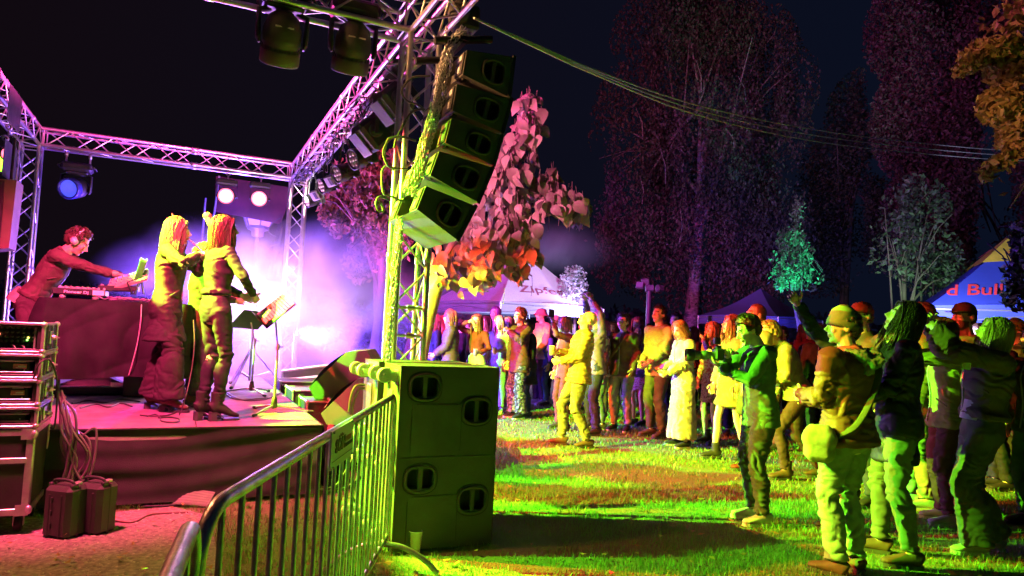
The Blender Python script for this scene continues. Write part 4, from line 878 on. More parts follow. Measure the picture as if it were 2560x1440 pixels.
# ================================================================ flight cases at the left
red_lab = pm('red_white_label', (.6, .25, .2), .6, 0, .2, 60)
RK = at(110, 810, 4.6); ruv = (RK-FR0); ru = ruv.dot(UX); rv = ruv.dot(VX)
def rk(a, b, z): return F(ru-a, rv+b, z)   # a to the left, b to the back
zs = lambda py: at(60, py, 4.6).z
def case_shell(label, z0, z1, front, depth=.52, w=.62, grp='flight cases stacked beside the stage'):
    t = thing('flight_case', label, 'flight case', rk(w/2, depth/2, z0), 0, grp); m = MB(); th = .03
    m.box(rk(w/2, depth/2, z1-th/2), (w, depth, th), R_STG, .003); m.box(rk(w/2, depth/2, z0+th/2), (w, depth, th), R_STG, .003)
    m.box(rk(th/2, depth/2, (z0+z1)/2), (th, depth, z1-z0-2*th-.002), R_STG, .003); m.box(rk(w-th/2, depth/2, (z0+z1)/2), (th, depth, z1-z0-2*th-.002), R_STG, .003); m.box(rk(w/2, depth-.02, (z0+z1)/2), (w-2*th-.004, .02, z1-z0-2*th-.004), R_STG); m.obj('case_shell', lam, t)
    m = MB(); e = .014
    for z in (z0+e/2, z1-e/2):
        m.box(rk(w/2, -.004, z), (w+.01, .014, e+.004), R_STG, .003); m.box(rk(-.004, depth/2, z), (.014, depth, e+.004), R_STG, .003)
    for a, b in ((-.003, -.003), (-.003, depth)): m.box(rk(a, b, (z0+z1)/2), (.022, .022, z1-z0+.004), R_STG, .004)
    m.box(rk(-.004, depth*.3, (z0+z1)/2), (.01, .012, z1-z0), R_STG); m.box(rk(-.004, depth*.62, (z0+z1)/2), (.01, .012, z1-z0), R_STG); m.obj('edge_profile', chrome, t)
    m = MB()
    for b in (0, depth):
        for z in (z0+.012, z1-.012): m.ell(rk(-.003, b, z), (.021, .021, .02), None, 10, 7)
    m.obj('ball_corner', chrome, t)['kind'] = 'stuff'
    m = MB(); zc = (z0+z1)/2; m.box(rk(-.012, depth*.46, zc), (.012, .10, .09), R_STG, .004); m.box(rk(-.03, depth*.46, zc), (.03, .05, .03), R_STG, .006); m.tube([rk(-.03, depth*.4, zc), rk(-.06, depth*.46, zc), rk(-.03, depth*.52, zc)], .006, 6); m.obj('butterfly_latch', chrome, t)
    front(t); return t
def amp_front(z0, z1, lab=True):
    def f(t):
        m = MB(); m.box(rk(.31, .07, (z0+z1)/2-.01), (.50, .09, (z1-z0)*.58), R_STG, .006); m.obj('amplifier_front', blackp, t)
        m = MB(); m.box(rk(.31, .02, z1-.045), (.54, .02, .012), R_STG, .002); m.box(rk(.31, .02, z0+.042), (.54, .02, .010), R_STG, .002); m.obj('front_rail', chrome, t)
        if lab:
            m = MB(); m.box(rk(.115, .021, (z0+z1)/2), (.075, .006, .032), R_STG, .002); m.obj('red_label', red_lab, t)
            m = MB(); m.box(rk(.105, .0165, (z0+z1)/2), (.04, .002, .007), R_STG); m.box(rk(.112, .0165, (z0+z1)/2-.010), (.05, .002, .003), R_STG); m.obj('printed_mark', whi, t)['kind'] = 'stuff'
        m = MB(); m.ell(rk(.09, .022, z0+.055), (.005, .005, .005), None, 8, 5); m.box(rk(.115, .022, (z0+z1)/2+.03), (.06, .006, .006), R_STG); m.obj('screw', steel, t)['kind'] = 'stuff'
    return f
def patch_front(z0, z1):
    def f(t):
        m = MB(); m.box(rk(.31, .09, (z0+z1)/2), (.54, .03, z1-z0-.06), R_STG, .003); m.obj('patch_panel', blackp, t)
        m = MB()
        for i in range(18):
            for j in range(5): m.lathe([(.0095, 0), (.0095, .012), (0, .014)], rk(.06+i*.03, .072, z0+.045+j*.03), rotm(-VX), 8)
        m.obj('socket', pm('socket_grey', (.1, .1, .1), .35, .5), t)['kind'] = 'stuff'
        for i, (a, z, c_) in enumerate(((.09, .5, (1, .75, .1)), (.095, .42, (.2, 1, .1)), (.25, .6, (1, .2, .1)), (.5, .7, (1, .2, .15)))):
            m = MB(); m.ell(rk(a, .06, z0+z*(z1-z0)), (.006, .006, .006), None, 8, 5); m.obj('status_light', lens(c_, 6.0), t)
        m = MB(); rr = random.Random(1)
        for i in range(5): a = rr.uniform(.08, .5); m.tube([rk(a, .06, z0+.05), rk(a-.03, .02, z0+.045), rk(a-.05, .0, z0+.015)], .005, 5)
        m.obj('plug_cable', pm('pale_cable', 0) if False else cm, t)['kind'] = 'stuff'
        m = MB(); m.box(rk(.045, .02, (z0+z1)/2), (.012, .02, z1-z0-.05), R_STG, .003); m.obj('rack_ear', chrome, t)
    return f
case_shell('topmost flight case of the left stack, open patch panel with glowing lights', zs(882), zs(806), patch_front(zs(882), zs(806)))
case_shell('upper amplifier flight case with red label, below the patch panel case', zs(946), zs(884), amp_front(zs(946), zs(884)))
case_shell('lower amplifier flight case with red label, third in the left stack', zs(1014), zs(948), amp_front(zs(1014), zs(948)))
case_shell('plain amplifier flight case resting on the big wheeled case', zs(1068), zs(1016), amp_front(zs(1068), zs(1016), False))
z0, z1 = .135, zs(1072); w = .66; dp = .6
t = thing('wheeled_flight_case', 'big black wheeled flight case with recessed latch and handle at the left edge', 'flight case', rk(w/2, dp/2, 0)); m = MB(); m.box(rk(w/2, dp/2, (z0+z1)/2), (w-.01, dp-.01, z1-z0-.01), R_STG, .003); m.obj('case_body', lam, t)
m = MB()
for z in (z0+.02, z1-.02): m.box(rk(w/2, .0, z), (w, .012, .042), R_STG, .003); m.box(rk(.0, dp/2, z), (.012, dp, .042), R_STG, .003)
for a, b in ((.018, 0), (0, .018), (0, dp-.02)): m.box(rk(a, b, (z0+z1)/2), ((.042, .012, z1-z0-.09) if b == 0 else (.012, .042, z1-z0-.09)), R_STG, .003)
m.box(rk(.13, -.006, z1-.20), (.2, .008, .035), R_STG, .002); m.obj('edge_profile', chrome, t)
m = MB()
for z in (z0+.03, z1-.03): m.prism([rk(-.004, -.008, z-.035), rk(.07, -.008, z-.035), rk(.07, -.008, z+.035), rk(-.004, -.008, z+.035)], -VX*.004); m.ell(rk(-.002, -.002, z), (.022, .022, .03), None, 10, 7)
m.obj('corner_plate', chrome, t)['kind'] = 'stuff'
for (a0, a1, za, zb, nm) in ((.24, .40, z1-.30, z1-.13, 'recessed_latch'), (.22, .50, z0+.07, z0+.20, 'recessed_handle')):
    m = MB(); q = [rk(a1, -.006, zb), rk(a0, -.006, zb), rk(a0, -.006, za), rk(a1, -.006, za)]; panel(m, q, [(.16, .84, .17, .83)], VX*.02, 0, 0); m.tube(ringpath(q, (0, 1, 0, 1), -VX*.001, p=8), .004, 5, closed=True)
    for k in range(12): w_ = 2*pi*k/12; m.ell(bil(q, .5+.43*cos(w_), .5+.43*sin(w_))-VX*.003, (.005, .005, .005), None, 7, 4)
    m.tube([bil(q, .25, .5)-VX*.004, bil(q, .75, .5)-VX*.004], .010, 8); m.obj(nm, chrome, t)
for a in (.06, w-.08):
    for b in (.1, dp-.1):
        m = MB(); hub = rk(a, b, .055); m.lathe([(0, -.02), (.05, -.02), (.054, -.015), (.054, .015), (.05, .02), (0, .02)], hub, rotm(UX), 18); m.obj('caster_wheel', rubber, t); m = MB(); m.box(hub+ZX*.065, (.09, .09, .006), R_STG); m.box(hub+UX*.028+ZX*.03, (.004, .05, .08), R_STG); m.box(hub-UX*.028+ZX*.03, (.004, .05, .08), R_STG); m.obj('caster_fork', steel, t)
# tall carry cases
def carry(px, py, label, w=.215, h_=.335, d=.17):
    p = gnd(px, py); p = Vector((p.x, p.y, 0))+Vector((0, .1, 0)); t = thing('carry_case', label, 'carry case', p, radians(-14), 'black carry cases on the gravel'); m = MB()
    L = lambda x, y, z: Vector((x, y, z))
    m.box((0, 0, h_/2), (w, d, h_), None, .028)
    for s_ in (-1, 1): m.box((s_*w*.22, -d/2, h_*.45), (.014, .012, h_*.8), None, .004)
    m.box((0, 0, h_*.5), (w+.006, .012, h_+.006), None, .02); m.obj('case_body', pm('hard_plastic_black', (.035, .033, .033), .45, 0, .2, 6, .2, 120), t, world=False)
    m = MB(); m.tube(cat([L(-.075, -.02, h_-.005), L(-.07, -.03, h_+.028), L(0, -.03, h_+.036), L(.07, -.03, h_+.028), L(.075, -.02, h_-.005)], 5), .010, 8); m.box((-.085, -.03, h_), (.03, .05, .03), None, .006); m.box((.085, -.03, h_), (.03, .05, .03), None, .006); m.obj('handle', blackp, t, world=False)
    for z in (.25, .5, .75): m = MB(); m.box((-w*.1, -d/2-.006, h_*z), (.012, .012, .035), None, .003); m.obj('hinge_pin', blackp, t, world=False)
    m = MB(); m.box((.06, .02, h_+.008), (.04, .05, .02), None, .005); m.obj('latch', chrome, t, world=False); return t
carry(133, 1352, 'left one of two upright black carry cases by the big flight case'); carry(212, 1342, 'right one of two upright black carry cases, nearest the cloth skirt')
# multicore cable bundle
rr = random.Random(8); A = rk(-.06, .3, zs(985))
for k in range(10):
    e0 = onv(150+rr.uniform(-5, 15), 975+rr.uniform(-5, 30), rv+.35); mid = onv(165+rr.uniform(-15, 30), 1060+rr.uniform(-30, 20), rv+.33); m2 = onv(175+rr.uniform(-22, 55), 1140+rr.uniform(-20, 30), rv+.38); en = onv(150+rr.uniform(-20, 85), 1245+rr.uniform(-20, 25), rv+.42)
    cable('multicore_cable', ['grey multicore cable in the bundle falling from the flight cases to the gravel'][0], [e0, mid, m2, en], .0095, pm('grey_cable', (.13, .12, .12), .45, 0, .2, 9), None, 'cables falling from the flight cases')
for k, (pts, lb) in enumerate((([(205, 1090), (238, 1070), (240, 1120), (228, 1180), (212, 1208)], 'cable loop hanging from the carpet edge over the skirt'), ([(190, 1075), (222, 1100), (225, 1150), (215, 1205)], 'cable hanging from the carpet corner beside the skirt'))):
    cable('skirt_cable', lb, [onv(x, y, .52) for x, y in pts], .008, pm('grey_cable', (.13, .12, .12)), None)
cable('rack_cable', 'thin black cable curving over the side of the stacked cases', [rk(.03, -.02, zs(945)), rk(0.0, -.03, zs(905)), rk(-.05, .02, zs(900)), rk(-.09, .1, zs(960)), rk(-.09, .15, zs(1070)), rk(-.06, .2, zs(1080))], .006)
# cables on the ground along the skirt
for k in range(7):
    ya = 1262-4*k; pts = [gnd(250+12*k, ya), gnd(380, 1268-3*k+rr.uniform(-6, 6)), gnd(520, 1262+rr.uniform(-8, 4)), gnd(640, 1245+rr.uniform(-10, 6)), gnd(760+5*k, 1205+rr.uniform(-6, 8)), gnd(850, 1190+rr.uniform(-20, 10))]
    cable('ground_cable', 'black cable running over the ground along the foot of the cloth skirt', [p+ZX*(.012+.01*rr.random()) for p in pts], .009, cablem, None, 'cables along the foot of the skirt')
cable('orange_cable', 'thin cable lying in a bend on the gravel edge', [gnd(262, 1302)+ZX*.012, gnd(330, 1310)+ZX*.012, gnd(380, 1290)+ZX*.012, gnd(470, 1285)+ZX*.012], .006, pm('gravel_cable', (.12, .04, .03), .5))
p = gnd(470, 1262); t = MB(); 
for k in range(6): t.tube(cat([p+Vector((-.16, .02*k-.05, .02+.015*k)), p+Vector((0, .02*k-.08, .035+.015*k)), p+Vector((.18, .02*k-.05, .015+.012*k))], 4), (.022, .012), 6)
o = t.obj('folded_cloth', pm('grey_green_tarp', (.16, .18, .13), .8), None); tag(o, 'folded grey tarp tucked under the edge of the stage', 'tarp')
for k, pts in enumerate(([(905, 1100), (880, 1150), (860, 1185), (838, 1215), (800, 1225)], [(915, 1120), (900, 1160), (890, 1200), (860, 1220), (815, 1232)], [(900, 1075), (885, 1090), (862, 1130), (855, 1165)], [(905, 1190), (890, 1210), (880, 1235), (893, 1265)])):
    cable('speaker_cable', ['cable dropping from the rear subwoofers to the lawn', 'second cable dropping behind the barrier to the lawn', 'short cable hooked behind the subwoofer castors', 'cable end curling on the lawn behind the barrier'][k], [onv(x, y, -.2) for x, y in pts], .009)
for k, pts in enumerate(([(912, 962), (890, 965), (878, 990), (872, 1030)], [(912, 970), (897, 975), (884, 1005), (880, 1045)])): cable('plugged_cable', ['upper', 'lower'][k]+' cable plugged into the rear subwoofer and bending to the monitors', [onv(x, y, -.15) for x, y in pts], .010, cm)
# red and black hydraulic jack legs beside the tower foot
t = thing('jack_stand', 'red tower jack with dark lettering behind the barrier', 'jack', onv(925, 1330, .12)); m = MB(); a = onv(922, 985, .12); b = onv(924, 1090, .12); m.prism([onv(913, 965, .1), onv(931, 975, .1), onv(933, 1075, .1), onv(912, 1082, .1)], VX*.05); m.obj('upper_arm', pm('signal_red', (.5, .05, .06), .45), t)
m = MB(); m.tube([onv(918, 1085, .12), onv(928, 1130, .12), onv(918, 1190, .12)], .03, 10); m.obj('black_strut', blackm, t); m = MB(); m.prism([onv(912, 1195, .1), onv(929, 1195, .1), onv(930, 1290, .1), onv(918, 1290, .1)], VX*.05); m.obj('lower_arm', MC[('signal_red',)], t)
m = MB()
for k in range(7): m.box(onv(926, 1010+9*k, .095), (.02, .003, .016), R_STG)
m.obj('printed_mark', sgr, t)['kind'] = 'stuff'
# --- boxes and wedge monitors in front of the stage
def fcase(c, size, label, lid=None, mat=lam, nm='flight_case', grp=None):
    t = thing(nm, label, 'flight case', c-ZX*size[2]/2, 0, grp); m = MB(); m.box(c, size, R_STG, .004); m.obj('case_body', mat, t); m = MB(); x, y, z = [s/2 for s in size]; e = .022
    P_ = lambda i, j, k: c+UX*i*x+VX*j*y+ZX*k*z
    for j in (-1, 1):
        for k in (-1, 1): m.tube([P_(-1, j, k), P_(1, j, k)], e/2, 4); m.tube([P_(j, -1, k), P_(j, 1, k)], e/2, 4); m.tube([P_(j, k, -1), P_(j, k, 1)], e/2, 4)
    m.obj('edge_profile', chrome, t); m = MB()
    for i in (-1, 1):
        for j in (-1, 1):
            for k in (-1, 1): m.ell(P_(i, j, k), (.02, .02, .02), None, 8, 6)
    m.obj('ball_corner', chrome, t)['kind'] = 'stuff'
    m = MB(); m.box(c-VX*(y+.006)-ZX*z*.1, (.14, .01, .10), R_STG, .01); m.tube([c-VX*(y+.014)-ZX*z*.1-UX*.05, c-VX*(y+.014)-ZX*z*.1+UX*.05], .009, 8); m.obj('handle', chrome, t)
    return t
fc = gnd(858, 1190); c = Vector((fc.x, fc.y+.28, .44)); t = fcase(c, (.42, .42, .5), 'metal edged amplifier case on castors behind the barrier sign', mat=pm('grey_laminate', (.25, .25, .23), .5))
for a in (-.15, .15):
    for b in (-.15, .15): q_ = c+UX*a+VX*b; q_ = Vector((q_.x, q_.y, .06)); m = MB(); m.lathe([(0, -.02), (.055, -.02), (.058, .02), (0, .02)], q_, rotm(UX), 16); m.obj('caster_wheel', rubber, t); m = MB(); m.box(q_+ZX*.08, (.07, .08, .10), R_STG, .004); m.obj('caster_fork', steel, t)
c = at(832, 1030, 7.4); c = Vector((c.x, c.y, .33)); fcase(c, (.62, .5, .66), 'dark box in front of the stage carrying the nearer wedge monitor', grp='boxes along the front of the stage')
c2 = at(800, 1030, 8.5); c2 = Vector((c2.x, c2.y, .33)); fcase(c2, (.75, .6, .66), 'blue lit box in front of the stage, behind the dark one', grp='boxes along the front of the stage')
c3 = at(762, 1000, 9.6); c3 = Vector((c3.x, c3.y, .33)); t = fcase(c3, (.75, .6, .66), 'pink lit box with its lid leaning open at the back corner of the stage', grp='boxes along the front of the stage')
m = MB(); q = [at(705, 928, 9.9), at(823, 913, 9.9), at(823, 968, 9.9), at(707, 975, 9.9)]; m.prism(q, VX*.08); m.obj('lid', lam, t); m = MB()
for a, b in ((0, 1), (1, 2), (2, 3), (3, 0)): m.tube([q[a], q[b]], .022, 6)
m.tube([q[0].lerp(q[3], .5), q[1].lerp(q[2], .5)], .03, 6); m.obj('lid_edge', chrome, t)
def wedge(pl, label, Y):
    q = [at(x, y, Y) for x, y in pl]; t = thing('wedge_monitor', label, 'stage monitor', q[0], 0, 'wedge monitors in front of the stage'); back = Vector((.28, .42, 0)); m = MB(); m.prism(q, back); m.obj('cabinet', cabm, t)
    m = MB(); cc = (q[0]+q[1]+q[2])/3; m.prism([cc+UX*-.03-ZX*.16-VX*.03, cc+UX*.03-ZX*.16-VX*.03, cc+UX*.03-ZX*.11-VX*.03, cc+UX*-.03-ZX*.11-VX*.03], VX*.004); m.obj('brand_plate', whi, t)
    return t
def wedge2(c, label, sc=1.0, rot=0.):
    # side profile: low back, sloping grille towards the musicians (-U)
    t = thing('wedge_monitor', label, 'stage monitor', c, 0, 'wedge monitors in front of the stage'); W_ = .62*sc; prof = [(-.24, 0), (-.30, .10), (.02, .44), (.20, .46), (.27, .36), (.22, 0)]
    R_ = Matrix.Rotation(rot, 3, 'Z'); X, Y_ = R_ @ UX, R_ @ VX; poly = [c+X*a*sc+ZX*b*sc-Y_*W_/2 for a, b in prof]; m = MB(); m.prism(poly, Y_*W_); m.obj('cabinet', cabm, t)
    m = MB(); g0, g1 = Vector(poly[1]), Vector(poly[2]); n_ = (g1-g0).cross(Y_).normalized(); n_ = n_ if n_.z > 0 else -n_
    def G(a, b): return g0.lerp(g1, .04+.92*a)+Y_*(.03+(W_-.06)*b)+n_*(.008+.030*sin(pi*a)*1.0)
    m.grid(G, 10, 6); m.obj('grille', pm('grille_mesh', (.16, .15, .17), .55, .1, .2, 200, .4, 300), t)
    m = MB(); a = G(.12, .1); m.prism([G(.08, .06)+n_*.003, G(.08, .16)+n_*.003, G(.16, .16)+n_*.003, G(.16, .06)+n_*.003], n_*.003); m.obj('badge', whi, t); return t
w1 = at(868, 985, 7.7); w1.z = .665; wedge2(w1, 'farther wedge monitor leaning high in violet light', 1.15, radians(-22)); w2 = at(893, 1040, 7.0); w2.z = .50; wedge2(w2, 'nearer wedge monitor with pink lit grille behind the subwoofers', 1.0, radians(-22))
cable('monitor_cable', 'black cable bending over the boxes to the wedge monitor', [onu(x, y, .05) for x, y in ((763, 1030), (770, 1005), (790, 993), (830, 991), (868, 988))], .010)
# ================================================================ people
def quickeval(mb, voxel, smooth, name, adapt=0):
    me = mb.mesh('tmp'); o = bpy.data.objects.new('tmp', me); TMP.objects.link(o)
    r = o.modifiers.new('r', 'REMESH'); r.mode = 'VOXEL'; r.voxel_size = voxel; r.adaptivity = adapt; r.use_smooth_shade = True
    if smooth: s = o.modifiers.new('s', 'SMOOTH'); s.factor = .5; s.iterations = smooth
    TVL.update(); dg = bpy.context.evaluated_depsgraph_get(); out = bpy.data.meshes.new_from_object(o.evaluated_get(dg)); out.name = name
    bpy.data.objects.remove(o); bpy.data.meshes.remove(me); out.materials.clear(); return out
TMP = COL; TVL = bpy.context.view_layer
def mv(me):
    a = np.zeros(len(me.vertices)*3); me.vertices.foreach_get('co', a); n = np.zeros(len(me.vertices)*3); me.vertices.foreach_get('normal', n); return a.reshape(-1, 3), n.reshape(-1, 3)
def setv(me, a): me.vertices.foreach_set('co', a.ravel()); me.update()
def joinmesh(me, mb, name):
    """append a builder's faces to a mesh (body + hands, eyes)"""
    a, _ = mv(me); nf = len(me.polygons); fl = np.zeros(len(me.loops), dtype=np.int32); me.loops.foreach_get('vertex_index', fl); F4 = fl.reshape(nf, -1) if len(fl) == nf*4 else None
    fs = [tuple(int(x) for x in r) for r in F4] if F4 is not None else [tuple(p.vertices) for p in me.polygons]
    n0 = len(a); fs2 = fs+[tuple(i+n0 for i in f) for f in mb.f]; v = [tuple(x) for x in a]+mb.v
    mi = np.zeros(len(fs), dtype=np.int32); me.polygons.foreach_get('material_index', mi)
    out = bpy.data.meshes.new(name); out.from_pydata(v, [], fs2); out.polygons.foreach_set('use_smooth', [True]*len(fs2)); out.polygons.foreach_set('material_index', list(mi)+mb.m); out.update(); bpy.data.meshes.remove(me); return out
def ik(S, T, a, b, pole):
    S = Vector(S); T = Vector(T); d = T-S; L = min(d.length, (a+b)*.995); dn = d.normalized(); T = S+dn*L
    x = (a*a-b*b+L*L)/(2*L); h = sqrt(max(0, a*a-x*x)); p = Vector(pole); p = (p-dn*p.dot(dn)); p = p.normalized() if p.length > 1e-4 else dn.orthogonal().normalized()
    return S+dn*x+p*h, T
CLO = {}
def cloth(name, col, col2=None, kind='plain', rough=.85):
    if name in CLO: return CLO[name]
    col = tuple(c*.62 for c in col); col2 = tuple(c*.62 for c in col2) if col2 else None
    m = pm('cloth_'+name, col, rough, 0, .28, 9, .22, 150, col2=col2, spec=.3); nt = m.node_tree; b = nt.nodes['Principled BSDF']
    if kind in ('aztec', 'plaid', 'camo', 'printed', 'stripe', 'lace'):
        tc = nt.nodes.new('ShaderNodeTexCoord'); mx = nt.nodes.new('ShaderNodeMix'); mx.data_type = 'RGBA'; c2 = col2 or (.5, .4, .3)
        if kind == 'aztec':
            w = nt.nodes.new('ShaderNodeTexBrick'); w.inputs['Scale'].default_value = 16; w.inputs['Mortar Size'].default_value = .03; w.inputs['Color1'].default_value = (0, 0, 0, 1); w.inputs['Color2'].default_value = (.25, .25, .25, 1); w.inputs['Mortar'].default_value = (1, 1, 1, 1)
            mp = nt.nodes.new('ShaderNodeMapping'); mp.inputs['Rotation'].default_value = (pi/2, 0, 0); nt.links.new(tc.outputs['Object'], mp.inputs[0]); nt.links.new(mp.outputs[0], w.inputs['Vector'])
            v = nt.nodes.new('ShaderNodeTexVoronoi'); v.distance = 'MANHATTAN'; v.inputs['Scale'].default_value = 11; nt.links.new(tc.outputs['Object'], v.inputs['Vector'])
            wv = nt.nodes.new('ShaderNodeMath'); wv.operation = 'SINE'; mu = nt.nodes.new('ShaderNodeMath'); mu.operation = 'MULTIPLY'; mu.inputs[1].default_value = 60; nt.links.new(v.outputs['Distance'], mu.inputs[0]); nt.links.new(mu.outputs[0], wv.inputs[0])
            gt = nt.nodes.new('ShaderNodeMath'); gt.operation = 'GREATER_THAN'; gt.inputs[1].default_value = .25; nt.links.new(wv.outputs[0], gt.inputs[0])
            ad = nt.nodes.new('ShaderNodeMath'); ad.operation = 'MAXIMUM'; nt.links.new(gt.outputs[0], ad.inputs[0]); nt.links.new(w.outputs['Color'], ad.inputs[1]); fac = ad.outputs[0]
        else:
            if kind == 'stripe': w = nt.nodes.new('ShaderNodeTexWave'); w.bands_direction = 'Z'; w.inputs['Scale'].default_value = 12; s0, s1 = .45, .55
            elif kind == 'plaid': w = nt.nodes.new('ShaderNodeTexChecker'); w.inputs['Scale'].default_value = 22; s0, s1 = .3, .7
            elif kind == 'lace': w = nt.nodes.new('ShaderNodeTexVoronoi'); w.inputs['Scale'].default_value = 40; s0, s1 = .3, .5
            else: w = nt.nodes.new('ShaderNodeTexNoise'); w.inputs['Scale'].default_value = 9 if kind == 'camo' else 26; s0, s1 = .48, .54
            nt.links.new(tc.outputs['Object'], w.inputs['Vector']); mr = nt.nodes.new('ShaderNodeMapRange'); mr.inputs[1].default_value = s0; mr.inputs[2].default_value = s1
            nt.links.new(w.outputs[1] if kind in ('stripe', 'plaid') else w.outputs[0], mr.inputs[0]); fac = mr.outputs[0]
        mx.inputs[6].default_value = (*col, 1); mx.inputs[7].default_value = (*c2, 1); nt.links.new(fac, mx.inputs[0]); nt.links.new(mx.outputs[2], b.inputs['Base Color'])
    CLO[name] = m; return m
def skinmat(c):
    k = 'skin_%d' % int(c[0]*100)
    return pm(k, c, .5, 0, .12, 12, .12, 90)
SK = (.58, .38, .28); SKP = (.68, .48, .38)
browm = pm('eyebrow_hair', (.09, .05, .03), .8); lipm = pm('lips', (.42, .17, .14), .45); eyem = pm('eye_white', (.7, .68, .65), .2); irism = pm('iris_dark', (.03, .02, .015), .15)
def folds(me, amp, spots, kind=None, seed=0, base=.35, J=None):
    a, n = mv(me); P = a*np.array([5, 5, 7.])+seed*7.1; w1 = vnoise(P); w2 = vnoise(P*1.7+5); P2 = np.stack([a[:, 0]*7+w1*2.5, a[:, 1]*7-w2*2, (a[:, 2]+.35*a[:, 0]*(w2-.5)*2+.3*a[:, 1]*(w1-.5)*2)*26+w1*6], 1)+seed; f = 1.25*np.abs(2*vnoise(P2)-1)**.75-.55
    big = vnoise(a*6+seed)-.5; w = np.full(len(a), base)
    for c, r, k in spots: w = w+k*np.exp(-((a-np.array(c))**2).sum(1)/(r*r))
    d = amp*1.05*f*w+amp*.3*big
    if kind == 'puffer':
        d = d*.5+.011*(np.abs(np.sin((a[:, 2]+.018*np.sin(a[:, 0]*9)+.012*a[:, 1])*pi/.062))**.6-.6)
    if kind == 'ribbed': d = d*.4+.006*(np.abs(np.sin(a[:, 2]*pi/.05))**.7-.5)
    # long vertical pleats for loose cloth
    if kind == 'pleat': an = np.arctan2(a[:, 1], a[:, 0]); d = d+amp*1.2*(vnoise(np.stack([an*5, a[:, 2]*1.2, a[:, 2]*0+seed], 1))-.5)*np.clip((1.1-a[:, 2])*1.5, 0, 1)
    a = a+n*d[:, None]; setv(me, a)
def capsule(m, a, ra, b, rb, n=12, k=3):
    a = Vector(a); b = Vector(b); d = (b-a); L = d.length; d = d.normalized() if L > 1e-6 else ZX; pts = []; rs = []
    for i in range(k+1): t = i/k*pi/2; pts.append(a-d*ra*cos(t)); rs.append(max(1e-4, ra*sin(t)))
    for i in range(1, k+1): t = i/k*pi/2; pts.append(b+d*rb*sin(t)); rs.append(max(1e-4, rb*cos(t)))
    m.tube(pts, rs, n)
def hand(m, W_, fd, pn, mode, right, s=1.0, n=6, mi=0):
    """five-fingered hand: W_ wrist, fd forearm direction, pn palm normal"""
    fd = Vector(fd).normalized(); pn = Vector(pn); pn = (pn-fd*pn.dot(fd)).normalized(); sd = fd.cross(pn)*(1 if right else -1)  # sd points to the thumb side
    pc = W_+fd*.05*s; R = Matrix((sd, fd, pn)).transposed(); m.ell(pc, (.040*s, .050*s, .017*s), R, 12, 8, mi); capsule_r = .0088*s
    m.tube([W_-fd*.035, W_+fd*.01, W_+fd*.03], [.028*s, (.030*s), .026*s], 10, mi)
    curl = dict(relax=(.35, .5, .4), grip=(.9, 1.25, .8), flat=(.08, .1, .1), phone=(.7, .95, .5), fist=(1.35, 1.55, 1.0), spread=(.1, .25, .2))[mode]
    for i, (o, l) in enumerate(((.030, .070), (.010, .080), (-.010, .074), (-.029, .058))):
        p = W_+fd*(.092-.004*abs(i-1))*s+sd*o*s; d = fd; ang = 0; pts = [p-fd*.02*s]; sp = sd*(o*(4 if mode == 'spread' else 1.2)); 
        for j, fr in enumerate((.45, .32, .23)):
            ang += curl[j]*(1+.08*i); dd = (fd*cos(ang)+pn*sin(ang)+sp).normalized(); pts.append(p); p = p+dd*l*fr*s
        pts.append(p); m.tube(pts, [capsule_r*.95, capsule_r*1.05, capsule_r*.98, capsule_r*.9, capsule_r*.6], n, mi)
    p = W_+fd*.028*s+sd*.032*s; t1 = (sd*.75+fd*.6+pn*.25).normalized(); t2 = (sd*.25+fd*.8+pn*(.6 if mode in ('grip', 'phone', 'fist') else .25)).normalized(); a = p+t1*.035*s; b = a+t2*.03*s; c = b+(t2+pn*.3).normalized()*.022*s
    m.tube([p-t1*.01, p, a, b, c], [.013*s, .0135*s, .0115*s, .0105*s, .006*s], n+1, mi)
NP = [0]
